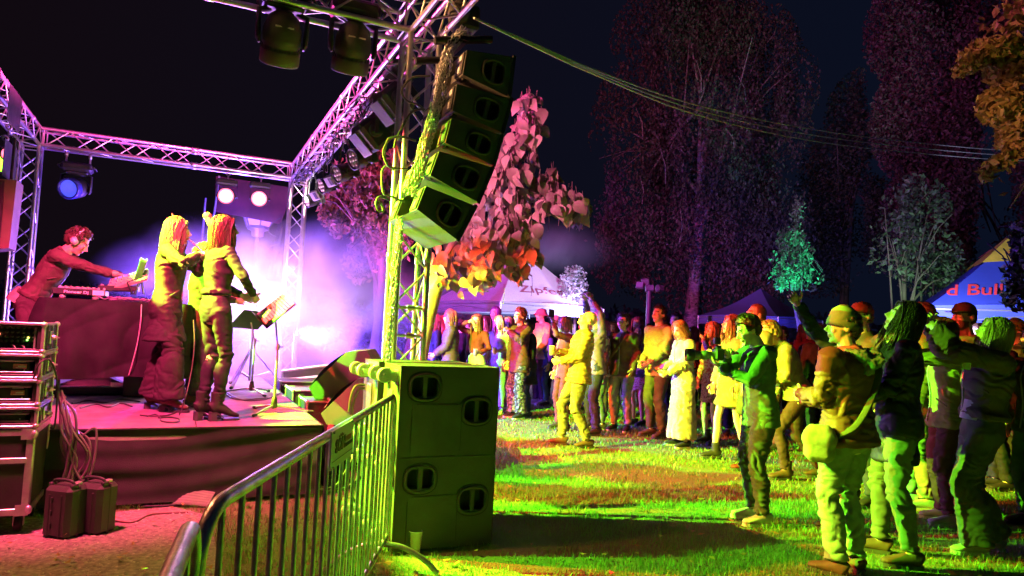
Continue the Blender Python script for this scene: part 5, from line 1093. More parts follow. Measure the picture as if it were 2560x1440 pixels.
def person(label, base, H=1.75, yaw=90, lean=0, side=0, head=(0, 0), rh=None, lh=None, rp=None, lp=None, rm='relax', lm='relax', rpn=None, lpn=None, rf=(.11, .0), lf=(-.11, .0), drop=0., fem=False, wide=1.0,
           top='sweater', tc=None, hem=.86, sleeve=1.0, tk=.016, tkind=None, bot='trousers', bc=None, leg=1.0, flare=0., bhem=.06, skirt=.45, shoe=None, shoek='sneaker', hair='short', hc=(.06, .035, .02), skin=SK, hood=None, scarf=None,
           cap=None, glasses=False, beard=False, q=None, group='people watching the show', rknee=None, lknee=None, twist=0, rfz=0, lfz=0, crop=None, heel=0., collar=None, bag=None, openfront=False):
    NP[0] += 1; sd_ = NP[0]*1.37; rr = random.Random(NP[0]); S = H/1.75; base = Vector(base)
    dist = (base-CO).length; q = q if q is not None else (0 if dist < 7.2 else 1 if dist < 11.5 else 2)
    t = thing('person', label, 'person', base, radians(yaw), group); t.scale = (S, S, S); t.matrix_basis = Matrix.Translation(base) @ Matrix.Rotation(radians(yaw), 4, 'Z') @ Matrix.Scale(S, 4)
    vb, vh, vc = ((.016, .0065, .0105), (.02, .009, .016), (.028, .013, .022))[q]; skin_m = skinmat(skin)
    hz = heel
    P0 = Vector((0, 0, .93-drop+hz)); RL = Matrix.Rotation(radians(-lean), 3, 'X') @ Matrix.Rotation(radians(side), 3, 'Y'); RT = RL @ Matrix.Rotation(radians(twist), 3, 'Z')
    T = lambda x, y, z: P0+RL @ Vector((x, y, z-.93)); TS = lambda x, y, z: P0+RT @ Vector((x, y, z-.93))
    sw = (.165 if fem else .19)*wide; hw = .10 if fem else .092
    Sh = {1: TS(sw, -.005, 1.425), -1: TS(-sw, -.005, 1.425)}; Hp = {1: P0+Vector((hw, 0, -.02)), -1: P0+Vector((-hw, 0, -.02))}
    fr_ = {1: Vector((rf[0], rf[1], .085+hz+rfz)), -1: Vector((lf[0], lf[1], .085+hz+lfz))}
    Kn = {}; An = {}
    for s_ in (1, -1): Kn[s_], An[s_] = ik(Hp[s_], fr_[s_], .4165, .4165, (rknee if s_ > 0 else lknee) or (s_*.12, 1, 0))
    El = {}; Wr = {}; wt = {1: rh or (.27, .06, .80), -1: lh or (-.27, .06, .80)}; pol = {1: rp or (.45, -.9, -.35), -1: lp or (-.45, -.9, -.35)}
    for s_ in (1, -1):
        w_ = Vector(wt[s_]);
        if (rh if s_ > 0 else lh) is None: w_ = TS(*w_) if abs(lean) < 25 else w_+Vector((0, (T(0, 0, 1.4)-Vector((0, 0, 1.4))).y, 0))
        El[s_], Wr[s_] = ik(Sh[s_], w_, .285, .255, pol[s_])
    # ---- torso sections
    wv = .118 if fem else .135; secs = [(.80, .12 if not fem else .125, .085, 0), (.86, .158, .108, -.008), (.93, .168 if fem else .158, .112, -.012), (1.0, .15, .103, -.006), (1.08, wv, .092, 0), (1.16, wv+.008, .095, .002), (1.25, .148 if fem else .158, .112, .008), (1.32, .155 if fem else .172, .112, .004), (1.39, .145 if fem else .162, .095, -.004), (1.435, .105, .075, -.006), (1.465, .066, .062, 0)]
    def torso(m, add, z0, z1, ext=0):
        ps = []; ra = []
        zz = [s for s in secs if z0-.02 <= s[0] <= z1+.02]
        if z0 < zz[0][0]-.02: zz = [(z0, zz[0][1]+ext, zz[0][2]+ext, zz[0][3])]+zz
        for (z, a, b, y) in zz: ps.append(TS(0, y, z) if z > 1.1 else T(0, y, z)); e = ext*max(0, (1.0-z)/.3); ra.append(((a*wide+add+e), (b*(.5+.5*wide)+add+e)))
        ps = [ps[0]-(ps[1]-ps[0]).normalized()*.01]+ps+[ps[-1]+(ps[-1]-ps[-2]).normalized()*.012]; ra = [(ra[0][0]*.7, ra[0][1]*.7)]+ra+[(ra[-1][0]*.6, ra[-1][1]*.6)]
        m.tube(ps, ra, 24, flat=(1, 0, 0))
    # ---- head
    hp_, hy_ = head; NK = TS(0, 0, 1.46); RH = RT @ Matrix.Rotation(radians(-lean*.0), 3, 'X') @ Matrix.Rotation(radians(hy_), 3, 'Z') @ Matrix.Rotation(radians(hp_), 3, 'X'); HC = NK+RT @ Vector((0, .012, .05))+RH @ Vector((0, .022, .115))
    h = lambda x, y, z: HC+RH @ Vector((x, y, z))
    mh = MB(); mh.ell(h(0, -.012, .03), (.075, .095, .088), RH, 18, 12); mh.ell(h(0, .028, -.02), (.060, .066, .088), RH, 16, 10); mh.ell(h(0, .03, -.075), (.046, .054, .038), RH, 12, 8); mh.ell(h(0, .073, -.095), (.021, .018, .018), RH, 10, 6)
    mh.tube([h(0, .088, .018), h(0, .104, -.008), h(0, .116, -.026)], [.008, .0105, .0135], 8); mh.ell(h(.011, .098, -.031), (.008, .010, .007), RH, 8, 5); mh.ell(h(-.011, .098, -.031), (.008, .010, .007), RH, 8, 5)
    mh.ell(h(0, .079, .026), (.048, .018, .011), RH, 12, 6)
    for s_ in (-1, 1): mh.ell(h(s_*.036, .066, -.022), (.023, .022, .024), RH, 10, 6); mh.ell(h(s_*.077, -.008, -.004), (.010, .021, .031), RH @ Matrix.Rotation(s_*.35, 3, 'Z'), 10, 6)
    mh.ell(h(0, .090, -.053), (.023, .010, .0075), RH, 10, 6); mh.ell(h(0, .088, -.065), (.019, .011, .008), RH, 10, 6)
    capsule(mh, TS(0, -.012, 1.43), .058 if fem else .064, h(0, -.012, -.07), .052 if fem else .060)
    hm = quickeval(mh, vh, 2 if q < 2 else 1, 'head'); a, _ = mv(hm)
    inv = np.array(RH.transposed()); loc = (a-np.array(HC)) @ inv.T
    # face colour slots
    nf = len(hm.polygons); cen = np.zeros(nf*3); hm.polygons.foreach_get('center', cen); lc = (cen.reshape(-1, 3)-np.array(HC)) @ inv.T; mi = np.zeros(nf, dtype=np.int32)
    mi[(np.abs(lc[:, 0]) < .024) & (np.abs(lc[:, 2]+.059) < .0095) & (lc[:, 1] > .07)] = 1
    mi[(np.abs(np.abs(lc[:, 0])-.033) < .02) & (np.abs(lc[:, 2]-.034) < .006) & (lc[:, 1] > .06)] = 2
    if beard: mi[(lc[:, 2] < -.035) & (lc[:, 1] > .0) & ~((np.abs(lc[:, 0]) < .022) & (np.abs(lc[:, 2]+.059) < .011))] = 2
    hm.polygons.foreach_set('material_index', mi)
    mb = MB()
    # bare body: chest, arms, legs
    mt = MB(); torso(mt, -.012, .82, 1.47)
    for s_ in (1, -1):
        capsule(mt, Sh[s_]-RT @ Vector((s_*.02, 0, .01)), .044, El[s_], .032); capsule(mt, El[s_], .034, Wr[s_], .023)
        capsule(mt, Hp[s_], .078 if fem else .075, Kn[s_], .05); kd = (An[s_]-Kn[s_]); capsule(mt, Kn[s_], .050, Kn[s_]+kd*.35+Vector((0, -.012, 0)), .053); capsule(mt, Kn[s_]+kd*.35+Vector((0, -.012, 0)), .053, An[s_], .035)
    capsule(mt, TS(0, -.012, 1.40), .06, TS(0, -.005, 1.47), .052)
    bm = quickeval(mt, vb*1.15, 3, 'torso')
    hb = MB(); hb.v = [tuple(x) for x in mv(hm)[0]]; hb.f = [tuple(p.vertices) for p in hm.polygons]; hb.s = [True]*nf; hb.m = list(int(x) for x in mi); bpy.data.meshes.remove(hm)
    for s_ in (1, -1):
        e = h(s_*.031, .074, .006); hb.ell(e, (.0125, .0125, .0105), RH, 10, 7, 3); hb.ell(e+RH @ Vector((0, .009, 0)), (.0055, .005, .0055), RH, 8, 5, 4)
        fd = Wr[s_]-El[s_]; pn = (rpn if s_ > 0 else lpn) or (-s_*1.0, .15, 0)
        hand(hb, Wr[s_], fd, pn, rm if s_ > 0 else lm, s_ > 0, .95 if fem else 1.05, 6 if q < 2 else 4)
    body = joinmesh(bm, hb, 'person_body'); 
    for x in (skin_m, lipm, browm, eyem, irism): body.materials.append(x)
    link(body, 'body', t)
    # ---- trousers / skirt
    if bot in ('trousers', 'shorts', 'skirt', 'dress'):
        m = MB(); k = .007+.008*leg
        if bot != 'dress':
            ps = [(.80, .11, .08), (.86, .16, .11), (.93, .168 if fem else .16, .113), (1.0, .150, .103), (1.04, .14, .098)]
            m.tube([T(0, -.008, z) for z, a_, b_ in ps], [(a_*wide+k*.8, b_*(.5+.5*wide)+k*.8) for z, a_, b_ in ps], 24, flat=(1, 0, 0))
        if bot == 'trousers':
            for s_ in (1, -1):
                kd = An[s_]-Kn[s_]; r1, r2, r3, r4 = .084*wide+k, .054+k*1.1+flare*.25, .053+k*1.3+flare*.6, .036+k*1.7+flare
                e = Kn[s_]+kd*(1-bhem); m.tube([Hp[s_]+Vector((-s_*.01, 0, .07)), Hp[s_]+Vector((0, -.005, 0)), Hp[s_].lerp(Kn[s_], .4), Kn[s_]+Vector((0, .008, 0)), Kn[s_]+kd*.35+Vector((0, -.014, 0)), Kn[s_]+kd*.7+Vector((0, -.008, 0)), e, e+kd.normalized()*.004], [r1*.75, r1, r1*.90, r2, r3, (r3+r4)/2-.004, r4, r4*.93], 18)
        elif bot == 'shorts':
            for s_ in (1, -1): e = Hp[s_].lerp(Kn[s_], skirt); m.tube([Hp[s_]+Vector((-s_*.01, 0, .06)), Hp[s_], e], [.08, .1, .098], 16)
        elif bot in ('skirt', 'dress'):
            z1 = skirt; cx = (An[1]+An[-1])/2; n_ = 9; z0 = 1.0 if bot == 'skirt' else 1.0; ps = []; rs = []
            for i in range(n_+1):
                u = i/n_; z = lerp(z0, z1, u); c_ = T(0, -.005, z) if z > .9 else P0.lerp(Vector((cx.x, cx.y, .0)), min(1, (P0.z-z)/(P0.z)))
                c_ = Vector((c_.x, c_.y, z)); ps.append(c_); w_ = lerp(.165, .17+flare, u**.8); rs.append((w_*wide, lerp(.12, .15+flare, u**.8)))
            ps.append(ps[-1]-Vector((0, 0, .004))); rs.append((rs[-1][0]*.93, rs[-1][1]*.93)); m.tube(ps, rs, 28, flat=(1, 0, 0))
        me = quickeval(m, vc, 3, 'trousers'); sp = [(Kn[s_], .16, 1.0) for s_ in (1, -1)]+[(An[s_]+Vector((0, 0, .03)), .13, 1.5) for s_ in (1, -1)]+[(P0+Vector((0, .05, -.06)), .16, .7)]
        folds(me, .013+.006*leg, sp, 'pleat' if bot in ('skirt', 'dress') else None, sd_); me.materials.append(bc); link(me, {'trousers': 'trousers', 'shorts': 'shorts', 'skirt': 'skirt', 'dress': 'dress_skirt'}[bot], t)
    # ---- shoes
    for s_ in (1, -1):
        A = An[s_]; fwd = Vector((s_*.18, 1, 0)); kd = (A-Kn[s_]).normalized(); fwd = (fwd-kd*fwd.dot(kd)*.0).normalized(); sdv = fwd.cross(ZX); gz = A.z-.085-hz; m = MB(); B = Vector((A.x, A.y, gz))
        hl = .10 if shoek in ('boot', 'heelboot') else .0; hh = hz
        prof = [(-.075, .034, .030+hh, .05), (-.06, .040, .038+hh, .055), (-.01, .042, .040+hh, .05), (.05, .043, .034+hh*.7, .040), (.11, .047, .026+hh*.25, .028), (.155, .044, .022+hh*.06, .022), (.185, .026, .019, .014)]
        m.tube([B+fwd*y*.94+Vector((0, 0, z+.020)) for y, a_, z, b_ in prof], [(a_, b_*.98) for y, a_, z, b_ in prof], 14, flat=sdv)
        if shoek in ('boot', 'heelboot'): m.tube([B+fwd*-.022+ZX*(.05+hh), A-fwd*.018+ZX*.02, A-fwd*.016+ZX*.11], [(.045, .056), (.044, .05), (.05, .056)], 14, flat=sdv)
        else: m.tube([B+fwd*-.025+ZX*(.05+hh), A-fwd*.02+ZX*.015], [(.042, .055), (.037, .042)], 12, flat=sdv)
        me = quickeval(m, .008 if q == 0 else .012, 1, 'shoe'); 
        m2 = MB(); 
        so = [(-.078, .018), (-.066, .034), (-.02, .038), (.04, .039), (.10, .044), (.14, .042), (.172, .026), (.182, .008)]
        def sole(y0, y1, z0f, th):
            pts = [(y, w) for y, w in so if y0 <= y <= y1]; poly = [B+fwd*y+sdv*w+ZX*z0f(y) for y, w in pts]+[B+fwd*y-sdv*w+ZX*z0f(y) for y, w in pts[::-1]]; m2.prism(poly, ZX*th)
        if hz > .03:
            sole(.035, .2, lambda y: .001, .02); sole(-.09, .0, lambda y: .001, hh+.01); sole(-.09, .05, lambda y: .004+hh*min(1, max(0, (.07-y)/.09)), .014)
        else: sole(-.09, .2, lambda y: .002, .026)
        o = link(me, 'shoe', t); me.materials.append(shoe[0]); o2 = m2.obj('sole', shoe[1], o, world=False)
    # ---- top garment
    if top:
        m = MB(); zlo = hem; torso(m, tk*.8+.003, zlo, 1.465, ext=(.035 if top in ('coat', 'jacket', 'hoodie', 'oversized') else .012) if zlo < .95 else 0)
        for s_ in (1, -1):
            d = (Wr[s_]-El[s_]); e = El[s_].lerp(Wr[s_], min(.97, max(0.05, (sleeve-.5)*2))) if sleeve > .5 else Sh[s_].lerp(El[s_], sleeve*2)
            m.ell(Sh[s_]-RT @ Vector((s_*.018, 0, .008)), (.056+tk*.8, .058+tk*.7, .052+tk*.6), RT, 14, 9)
            if sleeve > .5: m.tube([Sh[s_]-(El[s_]-Sh[s_]).normalized()*.02, Sh[s_].lerp(El[s_], .5), El[s_], El[s_].lerp(e, .5), e, e+d.normalized()*.004], [.050+tk*.7, .043+tk*.75, .038+tk*.9, .034+tk*.8, .027+tk*.7, .023+tk*.5], 14)
            else: m.tube([Sh[s_], e], [.062+tk, .058+tk*1.3], 14)
        if top != 'coat' and zlo > .7 and top != 'crop':
            zb = zlo+.012; wb = np.interp(zb, [x[0] for x in secs], [x[1] for x in secs]); db = np.interp(zb, [x[0] for x in secs], [x[2] for x in secs]); g_ = tk*.8+.012+(.022 if zlo < .95 else .006); m.tube([T(0, -.006, zb-.028), T(0, -.006, zb-.026), T(0, -.006, zb+.014), T(0, -.006, zb+.016)], [(wb*wide+g_-.012, db+g_-.012), (wb*wide+g_, db+g_), (wb*wide+g_, db+g_), (wb*wide+g_-.012, db+g_-.012)], 26, flat=(1, 0, 0))
        for s_ in (1, -1):
            if sleeve > .8: d = (Wr[s_]-El[s_]).normalized(); e = El[s_].lerp(Wr[s_], min(.97, (sleeve-.5)*2)); m.tube([e-d*.034, e-d*.030, e, e+d*.004], [.02, .034+tk*.45, .033+tk*.4, .02], 14)
        if collar or top in ('jacket', 'coat', 'hoodie'):
            m.tube([TS(0, -.012, 1.43), TS(0, -.008, 1.485), TS(0, -.004, 1.50)], [(.088, .08), (.072, .070), (.066, .064)], 16, flat=(1, 0, 0))
        if top == 'hoodie' and not hood: m.tube([TS(-.10, .02, 1.46), TS(-.07, -.07, 1.47), TS(0, -.105, 1.45), TS(.07, -.07, 1.47), TS(.10, .02, 1.46)], [.02, .036, .05, .036, .02], 12)
        me = quickeval(m, vc, 3, 'top'); sp = [(El[s_], .12, 1.5) for s_ in (1, -1)]+[(Wr[s_], .1, 1.1) for s_ in (1, -1)]+[(Sh[s_]-Vector((s_*.04, 0, .09)), .1, 1.0) for s_ in (1, -1)]+[(T(0, 0, zlo+.06), .2, .8)]
        folds(me, .011+.25*tk, sp, tkind, sd_+3); me.materials.append(tc); link(me, {'coat': 'coat', 'jacket': 'jacket', 'hoodie': 'hoodie', 'puffer': 'jacket', 'oversized': 'jacket', 'tee': 'shirt', 'crop': 'crop_top'}.get(top, 'sweater'), t)
    if top in ('jacket', 'coat', 'oversized', 'hoodie') and q < 2:
        m = MB(); zz = [hem+.02, 1.0, 1.1, 1.2, 1.3, 1.38, 1.44]; 
        pts = []
        for z in sorted(z for z in zz if z >= hem+.01):
            b_ = np.interp(z, [x[0] for x in secs], [x[2] for x in secs])+np.interp(z, [x[0] for x in secs], [x[3] for x in secs]); pts.append(TS(0, b_*(.5+.5*wide)+tk*.8+.006+(.022 if z < .95 else 0), z))
        if top != 'hoodie': m.tube(pts, (.006, .008), 6, flat=(1, 0, 0)); m.obj('zip_line', pm('zip_metal', (.3, .3, .3), .4, .5), t, world=False)
        m = MB()
        for s_ in (1, -1):
            for zc in ((1.02,) if hem < .95 else (1.2,)):
                wv_ = np.interp(zc, [x[0] for x in secs], [x[1] for x in secs])*wide+tk*.8+.012; dv_ = np.interp(zc, [x[0] for x in secs], [x[2] for x in secs])+tk*.8+.012
                m.tube([TS(s_*wv_*sin(a_), dv_*cos(a_), zc+.05-.10*(a_-.6)) for a_ in (.6, .8, 1.0, 1.2)], (.004, .007), 6)
        m.obj('pocket_edge', tc, t, world=False)['kind'] = 'stuff'
    # ---- hair and headwear
    hc = tuple(c*.6 for c in hc); hm_ = pm('hair_%d_%d' % (int(hc[0]*200), int(hc[2]*200)), hc, .45, 0, .45, 40, .6, 120, stretch=(1, 1, .2)) if hair != 'bald' else None
    def strands(n, L0, L1, spread, rad=.0065, wave=.0, top_=.0, back=True, side_=True, gx=1.0, wind=0.):
        m = MB()
        for i in range(n):
            az = rr.uniform(-2.45, 2.45); e0 = rr.uniform(.1, 1.5); L = rr.uniform(L0, L1)+max(0, e0)*.10; ph = rr.uniform(0, 6); dx_, dy_ = sin(az), -cos(az); lift = rr.uniform(1.0, 1.10); pts = []
            for j in range(7):
                s_ = L*j/6; e = e0-s_/.10; w = wave*sin(s_*38+ph)
                if e > 0: pts.append(Vector((dx_*cos(e)*.087*lift, -.014+dy_*cos(e)*.106*lift, .036+.100*lift*sin(e)))+Vector((w*dy_*.5, -w*dx_*.5, 0)))
                else:
                    dr = -e*.10; k_ = 1+spread*dr*9-max(0, dr-.12)*1.2; pts.append(Vector((dx_*.087*lift*k_+w*dy_+wind*dr, -.014+dy_*.106*lift*k_-w*dx_, .036-dr)))
            m.tube([h(*v) for v in pts], [(rad*1.6, rad*.7), (rad*2, rad), (rad*2, rad), (rad*1.7, rad), (rad*1.4, rad*.9), (rad*.9, rad*.6), (rad*.2, rad*.2)], 4, cap=False)
        return m
    def shell(m, grow=.010, low=-.03, front=.055):
        m.ell(h(0, -.018, .038), (.077+grow, .094+grow, .090+grow), RH, 18, 12); m.ell(h(0, -.045, -.01), (.072+grow, .066+grow*.8, .06), RH, 14, 9)
    if hair in ('short', 'curly', 'long', 'bob', 'bun', 'wavy', 'crop', 'ponytail') and not (hood == 'up'):
        m = MB(); shell(m, .004 if hair == 'crop' or cap else .011)
        me = quickeval(m, .009 if q < 2 else .013, 1, 'hair'); a, n = mv(me); lc = (a-np.array(HC)) @ inv.T
        # hairline: pull the face side of the shell under the skin
        fr = (lc[:, 1] > .038) & (lc[:, 2] < .082); si = (lc[:, 2] < .0) & (lc[:, 1] > -.02); push = np.where(fr | si, -.035, 0.)
        amp = {'short': .010, 'curly': .02, 'crop': .003}.get(hair, .007); f = vnoise(a*({'curly': 42, 'short': 55}.get(hair, 50))+sd_)-.35
        a = a+n*(push+(push == 0)*amp*f*2)[:, None]; setv(me, a); me.materials.append(hm_); ho = link(me, 'hair', t)
        m = None
        if hair == 'curly':
            m = MB()
            for i in range(90 if q < 2 else 40):
                az = rr.uniform(-pi, pi); el = rr.uniform(-.1, 1.5); u = Vector((sin(az)*cos(el), -cos(az)*cos(el), sin(el)))
                if u.y > .5 and u.z < .55: continue
                c_ = Vector((u.x*.092, -.014+u.y*.110, .038+u.z*.105)); r_ = rr.uniform(.012, .022); ax = Vector((rr.gauss(0, 1), rr.gauss(0, 1), rr.gauss(0, 1))).normalized(); x_ = ax.orthogonal().normalized(); y_ = ax.cross(x_)
                m.tube([h(*(c_+x_*cos(w)*r_+y_*sin(w)*r_+ax*w*.003)) for w in [k*.9 for k in range(8)]], .0055, 5)
        elif hair in ('short',) and not cap:
            m = MB()
            for i in range(170 if q == 0 else 60):
                az = rr.uniform(-2.7, 2.7); el = rr.uniform(.35, 1.5); u = Vector((sin(az)*cos(el), -cos(az)*cos(el), sin(el))); c_ = Vector((u.x*.080, -.014+u.y*.10, .036+u.z*.096)); fl = Vector((rr.uniform(-.3, .3), .7, .25))
                m.tube([h(*c_), h(*(c_+u*.012+fl*.012)), h(*(c_+u*.016+fl*.034))], [(.006, .004), (.005, .003), (.001, .001)], 4)
        elif hair == 'long': m = strands(280 if q == 0 else 150 if q == 1 else 60, .18, .42, .055, .0036 if q < 2 else .006, .006)
        elif hair == 'wavy': m = strands(520 if q == 0 else 160 if q == 1 else 70, .10, .32, .085, .0026 if q == 0 else .0036 if q < 2 else .006, .014)
        elif hair == 'bob': m = strands(260 if q < 2 else 70, .08, .19, .05, .0038, .004)
        elif hair == 'ponytail': m = strands(30, .05, .1, .0); p_ = h(0, -.11, .05); m.tube(cat([p_, h(0, -.15, .02), h(0, -.15, -.10), h(0, -.13, -.2)], 4), .022, 8)
        elif hair == 'bun': m = MB(); m.ell(h(0, -.10, .07), (.04, .04, .038), RH, 12, 8)
        if m and m.v: m.obj('hair_strand', hm_, ho, world=False)['kind'] = 'stuff'
        if hair in ('long', 'bob', 'wavy'):
            # fringe / parting sweeps over the temples
            m = MB()
            for i in range(60 if q < 2 else 26):
                s_ = 1 if i % 2 else -1; x0 = rr.uniform(-.012, .012); y0 = rr.uniform(-.03, .062); L = rr.uniform(.12, .2) if hair == 'bob' else rr.uniform(.2, .36)
                pts = [(x0, y0, .122-abs(y0)*.25), (s_*.05, y0+.012, .105), (s_*.083, y0*.8+.01, .05), (s_*.092, y0*.6+.005, -.02), (s_*(.094+.02*(i%5)/5), y0*.5, .05-L)]
                m.tube(cat([h(*p_) for p_ in pts], 3), .0042 if q < 2 else .007, 4, cap=False)
            m.obj('hair_strand', hm_, ho, world=False)['kind'] = 'stuff'
    if hood == 'up':
        m = MB(); m.ell(h(0, -.03, .03), (.105, .125, .125), RH, 18, 12); m.tube([TS(0, -.04, 1.42), h(0, -.05, -.06)], [(.13, .11), (.10, .11)], 18)
        me = quickeval(m, vc, 2, 'hood'); a, n = mv(me); lc = (a-np.array(HC)) @ inv.T; op = np.clip((lc[:, 1]-.03)/.05, 0, 1)*(np.abs(lc[:, 0]) < .075)*(lc[:, 2] < .095)*(lc[:, 2] > -.12); a = a-n*(op*.075)[:, None]; setv(me, a); folds(me, .02, [(tuple(h(0, -.1, 0)), .15, 1)], None, sd_+9); me.materials.append(tc if not isinstance(scarf, dict) else tc); link(me, 'hood', t)
    if cap:
        kind, cmat = cap; m = MB()
        if kind == 'beanie':
            m.tube([h(0, .0, .0), h(0, -.008, .045), h(0, -.02, .09), h(0, -.035, .125), h(0, -.045, .14)], [(.086, .108), (.088, .11), (.082, .10), (.055, .065), (.015, .02)], 22, flat=RH @ Vector((1, 0, 0))); me = quickeval(m, .01, 2, 'beanie'); folds(me, .009, [(tuple(h(0, -.08, .06)), .1, 1)], None, sd_); me.materials.append(cmat); b_ = link(me, 'beanie', t)
            m = MB(); m.tube([h(0, .0, -.004), h(0, -.002, .0), h(0, -.004, .034), h(0, -.005, .038)], [(.086, .108), (.091, .113), (.092, .114), (.088, .11)], 24, flat=RH @ Vector((1, 0, 0))); m.obj('brim_band', cmat, b_, world=False)
        elif kind in ('cap', 'bucket'):
            m.tube([h(0, -.008, .025), h(0, -.01, .06), h(0, -.012, .105), h(0, -.013, .128)], [(.087, .108), (.086, .106), (.068, .084), (.02, .02)], 24, flat=RH @ Vector((1, 0, 0))); b_ = m.obj('cap', cmat, t, world=False)
            m = MB()
            if kind == 'cap':
                po = [(x_*.082, .075+.105*sqrt(max(0, 1-x_*x_)), .038-.012*(1-x_*x_)+.0) for x_ in [k/6 for k in range(-6, 7)]]+[(x_*.082, .06+.03*sqrt(max(0, 1-x_*x_)), .04) for x_ in [k/6 for k in range(6, -7, -1)]]
                m.prism([h(*p_) for p_ in po], RH @ Vector((0, 0, .006))); m.obj('visor', bag if isinstance(bag, bpy.types.Material) and False else (VIS if VIS else cmat), b_, world=False)
            else: m.tube([h(0, -.008, .045), h(0, -.006, .01), h(0, -.004, -.008)], [(.088, .108), (.115, .14), (.135, .16)], 24, flat=RH @ Vector((1, 0, 0)), cap=False); m.obj('brim', cmat, b_, world=False)
    if scarf:
        m = MB(); m.tube([TS(0, -.01, 1.40), TS(0, 0, 1.45), TS(0, .005, 1.50)], [(.12, .11), (.108, .105), (.085, .085)], 20, flat=(1, 0, 0)); m.tube([TS(.06, .10, 1.45), TS(.05, .14, 1.32), TS(.07, .14, 1.22)], [(.045, .02), (.05, .018), (.05, .012)], 12)
        me = quickeval(m, vc*.8, 1, 'scarf'); folds(me, .024, [(tuple(TS(0, 0, 1.45)), .2, 1)], 'ribbed', sd_+5); me.materials.append(scarf); link(me, 'scarf', t)
    if glasses:
        m = MB()
        for s_ in (1, -1): m.tube([h(s_*.032+.021*cos(w), .101-.006*abs(cos(w)), .006+.017*sin(w)) for w in [2*pi*k/12 for k in range(12)]], .0018, 5, closed=True); m.tube([h(s_*.053, .094, .01), h(s_*.077, .01, .008)], .0018, 5)
        m.tube([h(-.011, .103, .008), h(.011, .103, .008)], .0018, 5); m.obj('glasses', blackp, t, world=False)
    info = dict(root=t, head=t.matrix_basis @ HC, rw=t.matrix_basis @ Wr[1], lw=t.matrix_basis @ Wr[-1], T=lambda x, y, z: t.matrix_basis @ TS(x, y, z), RH=RH, S=S, h=lambda x, y, z: t.matrix_basis @ h(x, y, z), fr=(t.matrix_basis @ Wr[1]-t.matrix_basis @ El[1]).normalized(), fl=(t.matrix_basis @ Wr[-1]-t.matrix_basis @ El[-1]).normalized())
    return info
VIS = None
def strap_bag(P, label_bag, pts, mat, bagc, bsize, bagmat, R=None):
    m = MB(); m.tube(cat(pts, 6), (.016, .003), 6, flat=ZX); s = m.obj('bag_strap', mat, P['root'])
    m = MB(); m.box(bagc, bsize, R or R_STG, min(bsize)*.3); me = m.mesh('b'); o = m.obj('bag', bagmat, P['root']); return o
def sh(u, s='black'): return (cloth('shoe_'+s, u, rough=.6), pm('sole_'+('w' if sum(u) > .6 else 'd'), (.5, .5, .46) if sum(u) > .6 else (.05, .05, .05), .7))
SHK = sh((.05, .045, .045)); SHW = sh((.62, .6, .55), 'white'); SHB = sh((.16, .09, .06), 'brown'); SHT = (cloth('shoe_two', (.04, .04, .04)), pm('sole_w', (.5, .5, .46), .7))
def phone(pos, face, up, label, sc=1.0):
    m = MB(); f = Vector(face).normalized(); u = Vector(up); u = (u-f*u.dot(f)).normalized(); R = Matrix((u.cross(f), u, f)).transposed()
    o_ = thing('smartphone', label, 'phone', Vector(pos)-ZX*.07, 0, 'phones held up in the crowd')
    m.box(pos, (.074*sc, .152*sc, .009), R, .004); m.obj('phone_body', blackp, o_); m = MB(); m.box(Vector(pos)-f*.005, (.068*sc, .143*sc, .002), R, .001); m.obj('screen', pm('phone_screen', (.12, .12, .14), .1, 0, .1, 9), o_); return o_
jeans = cloth('jeans_light', (.30, .36, .42), (.42, .46, .50)); jeansm = cloth('jeans_mid', (.13, .17, .24), (.20, .24, .30)); jeansd = cloth('jeans_dark', (.05, .06, .09), (.08, .09, .12)); blk = cloth('black', (.03, .03, .032)); dkg = cloth('dark_grey', (.09, .09, .09)); navy = cloth('navy', (.03, .04, .09)); brown = cloth('brown', (.17, .11, .07)); beige = cloth('beige', (.48, .40, .30)); cream = cloth('cream', (.66, .60, .50)); whitec = cloth('white', (.72, .70, .68)); olive = cloth('olive', (.12, .13, .06)); redc = cloth('red', (.32, .05, .05)); tanp = cloth('tan_puffer', (.42, .27, .10), (.5, .33, .13), rough=.55); khaki = cloth('khaki', (.30, .26, .17)); greenc = cloth('green', (.10, .17, .09)); maroon = cloth('maroon', (.17, .05, .06))
# ================================================================ the crowd and the musicians
def person_at(px, py, ty, label, z=0., d=None, dH=0., **k):
    if d is None: b = gnd(px, py, z)
    else: b = at(px, py or 900, d); b.z = z
    H = at(px, ty, b.y).z-z+dH; H = max(1.50, min(1.95, H)) if 'H' not in k else k.pop('H')
    return person(label, b, H=H, **k)
def cup_in(P, which='rw', label='', off=(0, 0, 0), beer=(.35, .15, .02)):
    w = P[which]; f = P['fr' if which == 'rw' else 'fl']; c = w+f*.085+Vector(off); return cup(c-ZX*.05, .13, .038, label, None, beer, 'plastic_cup', 'plastic cups held in the crowd')
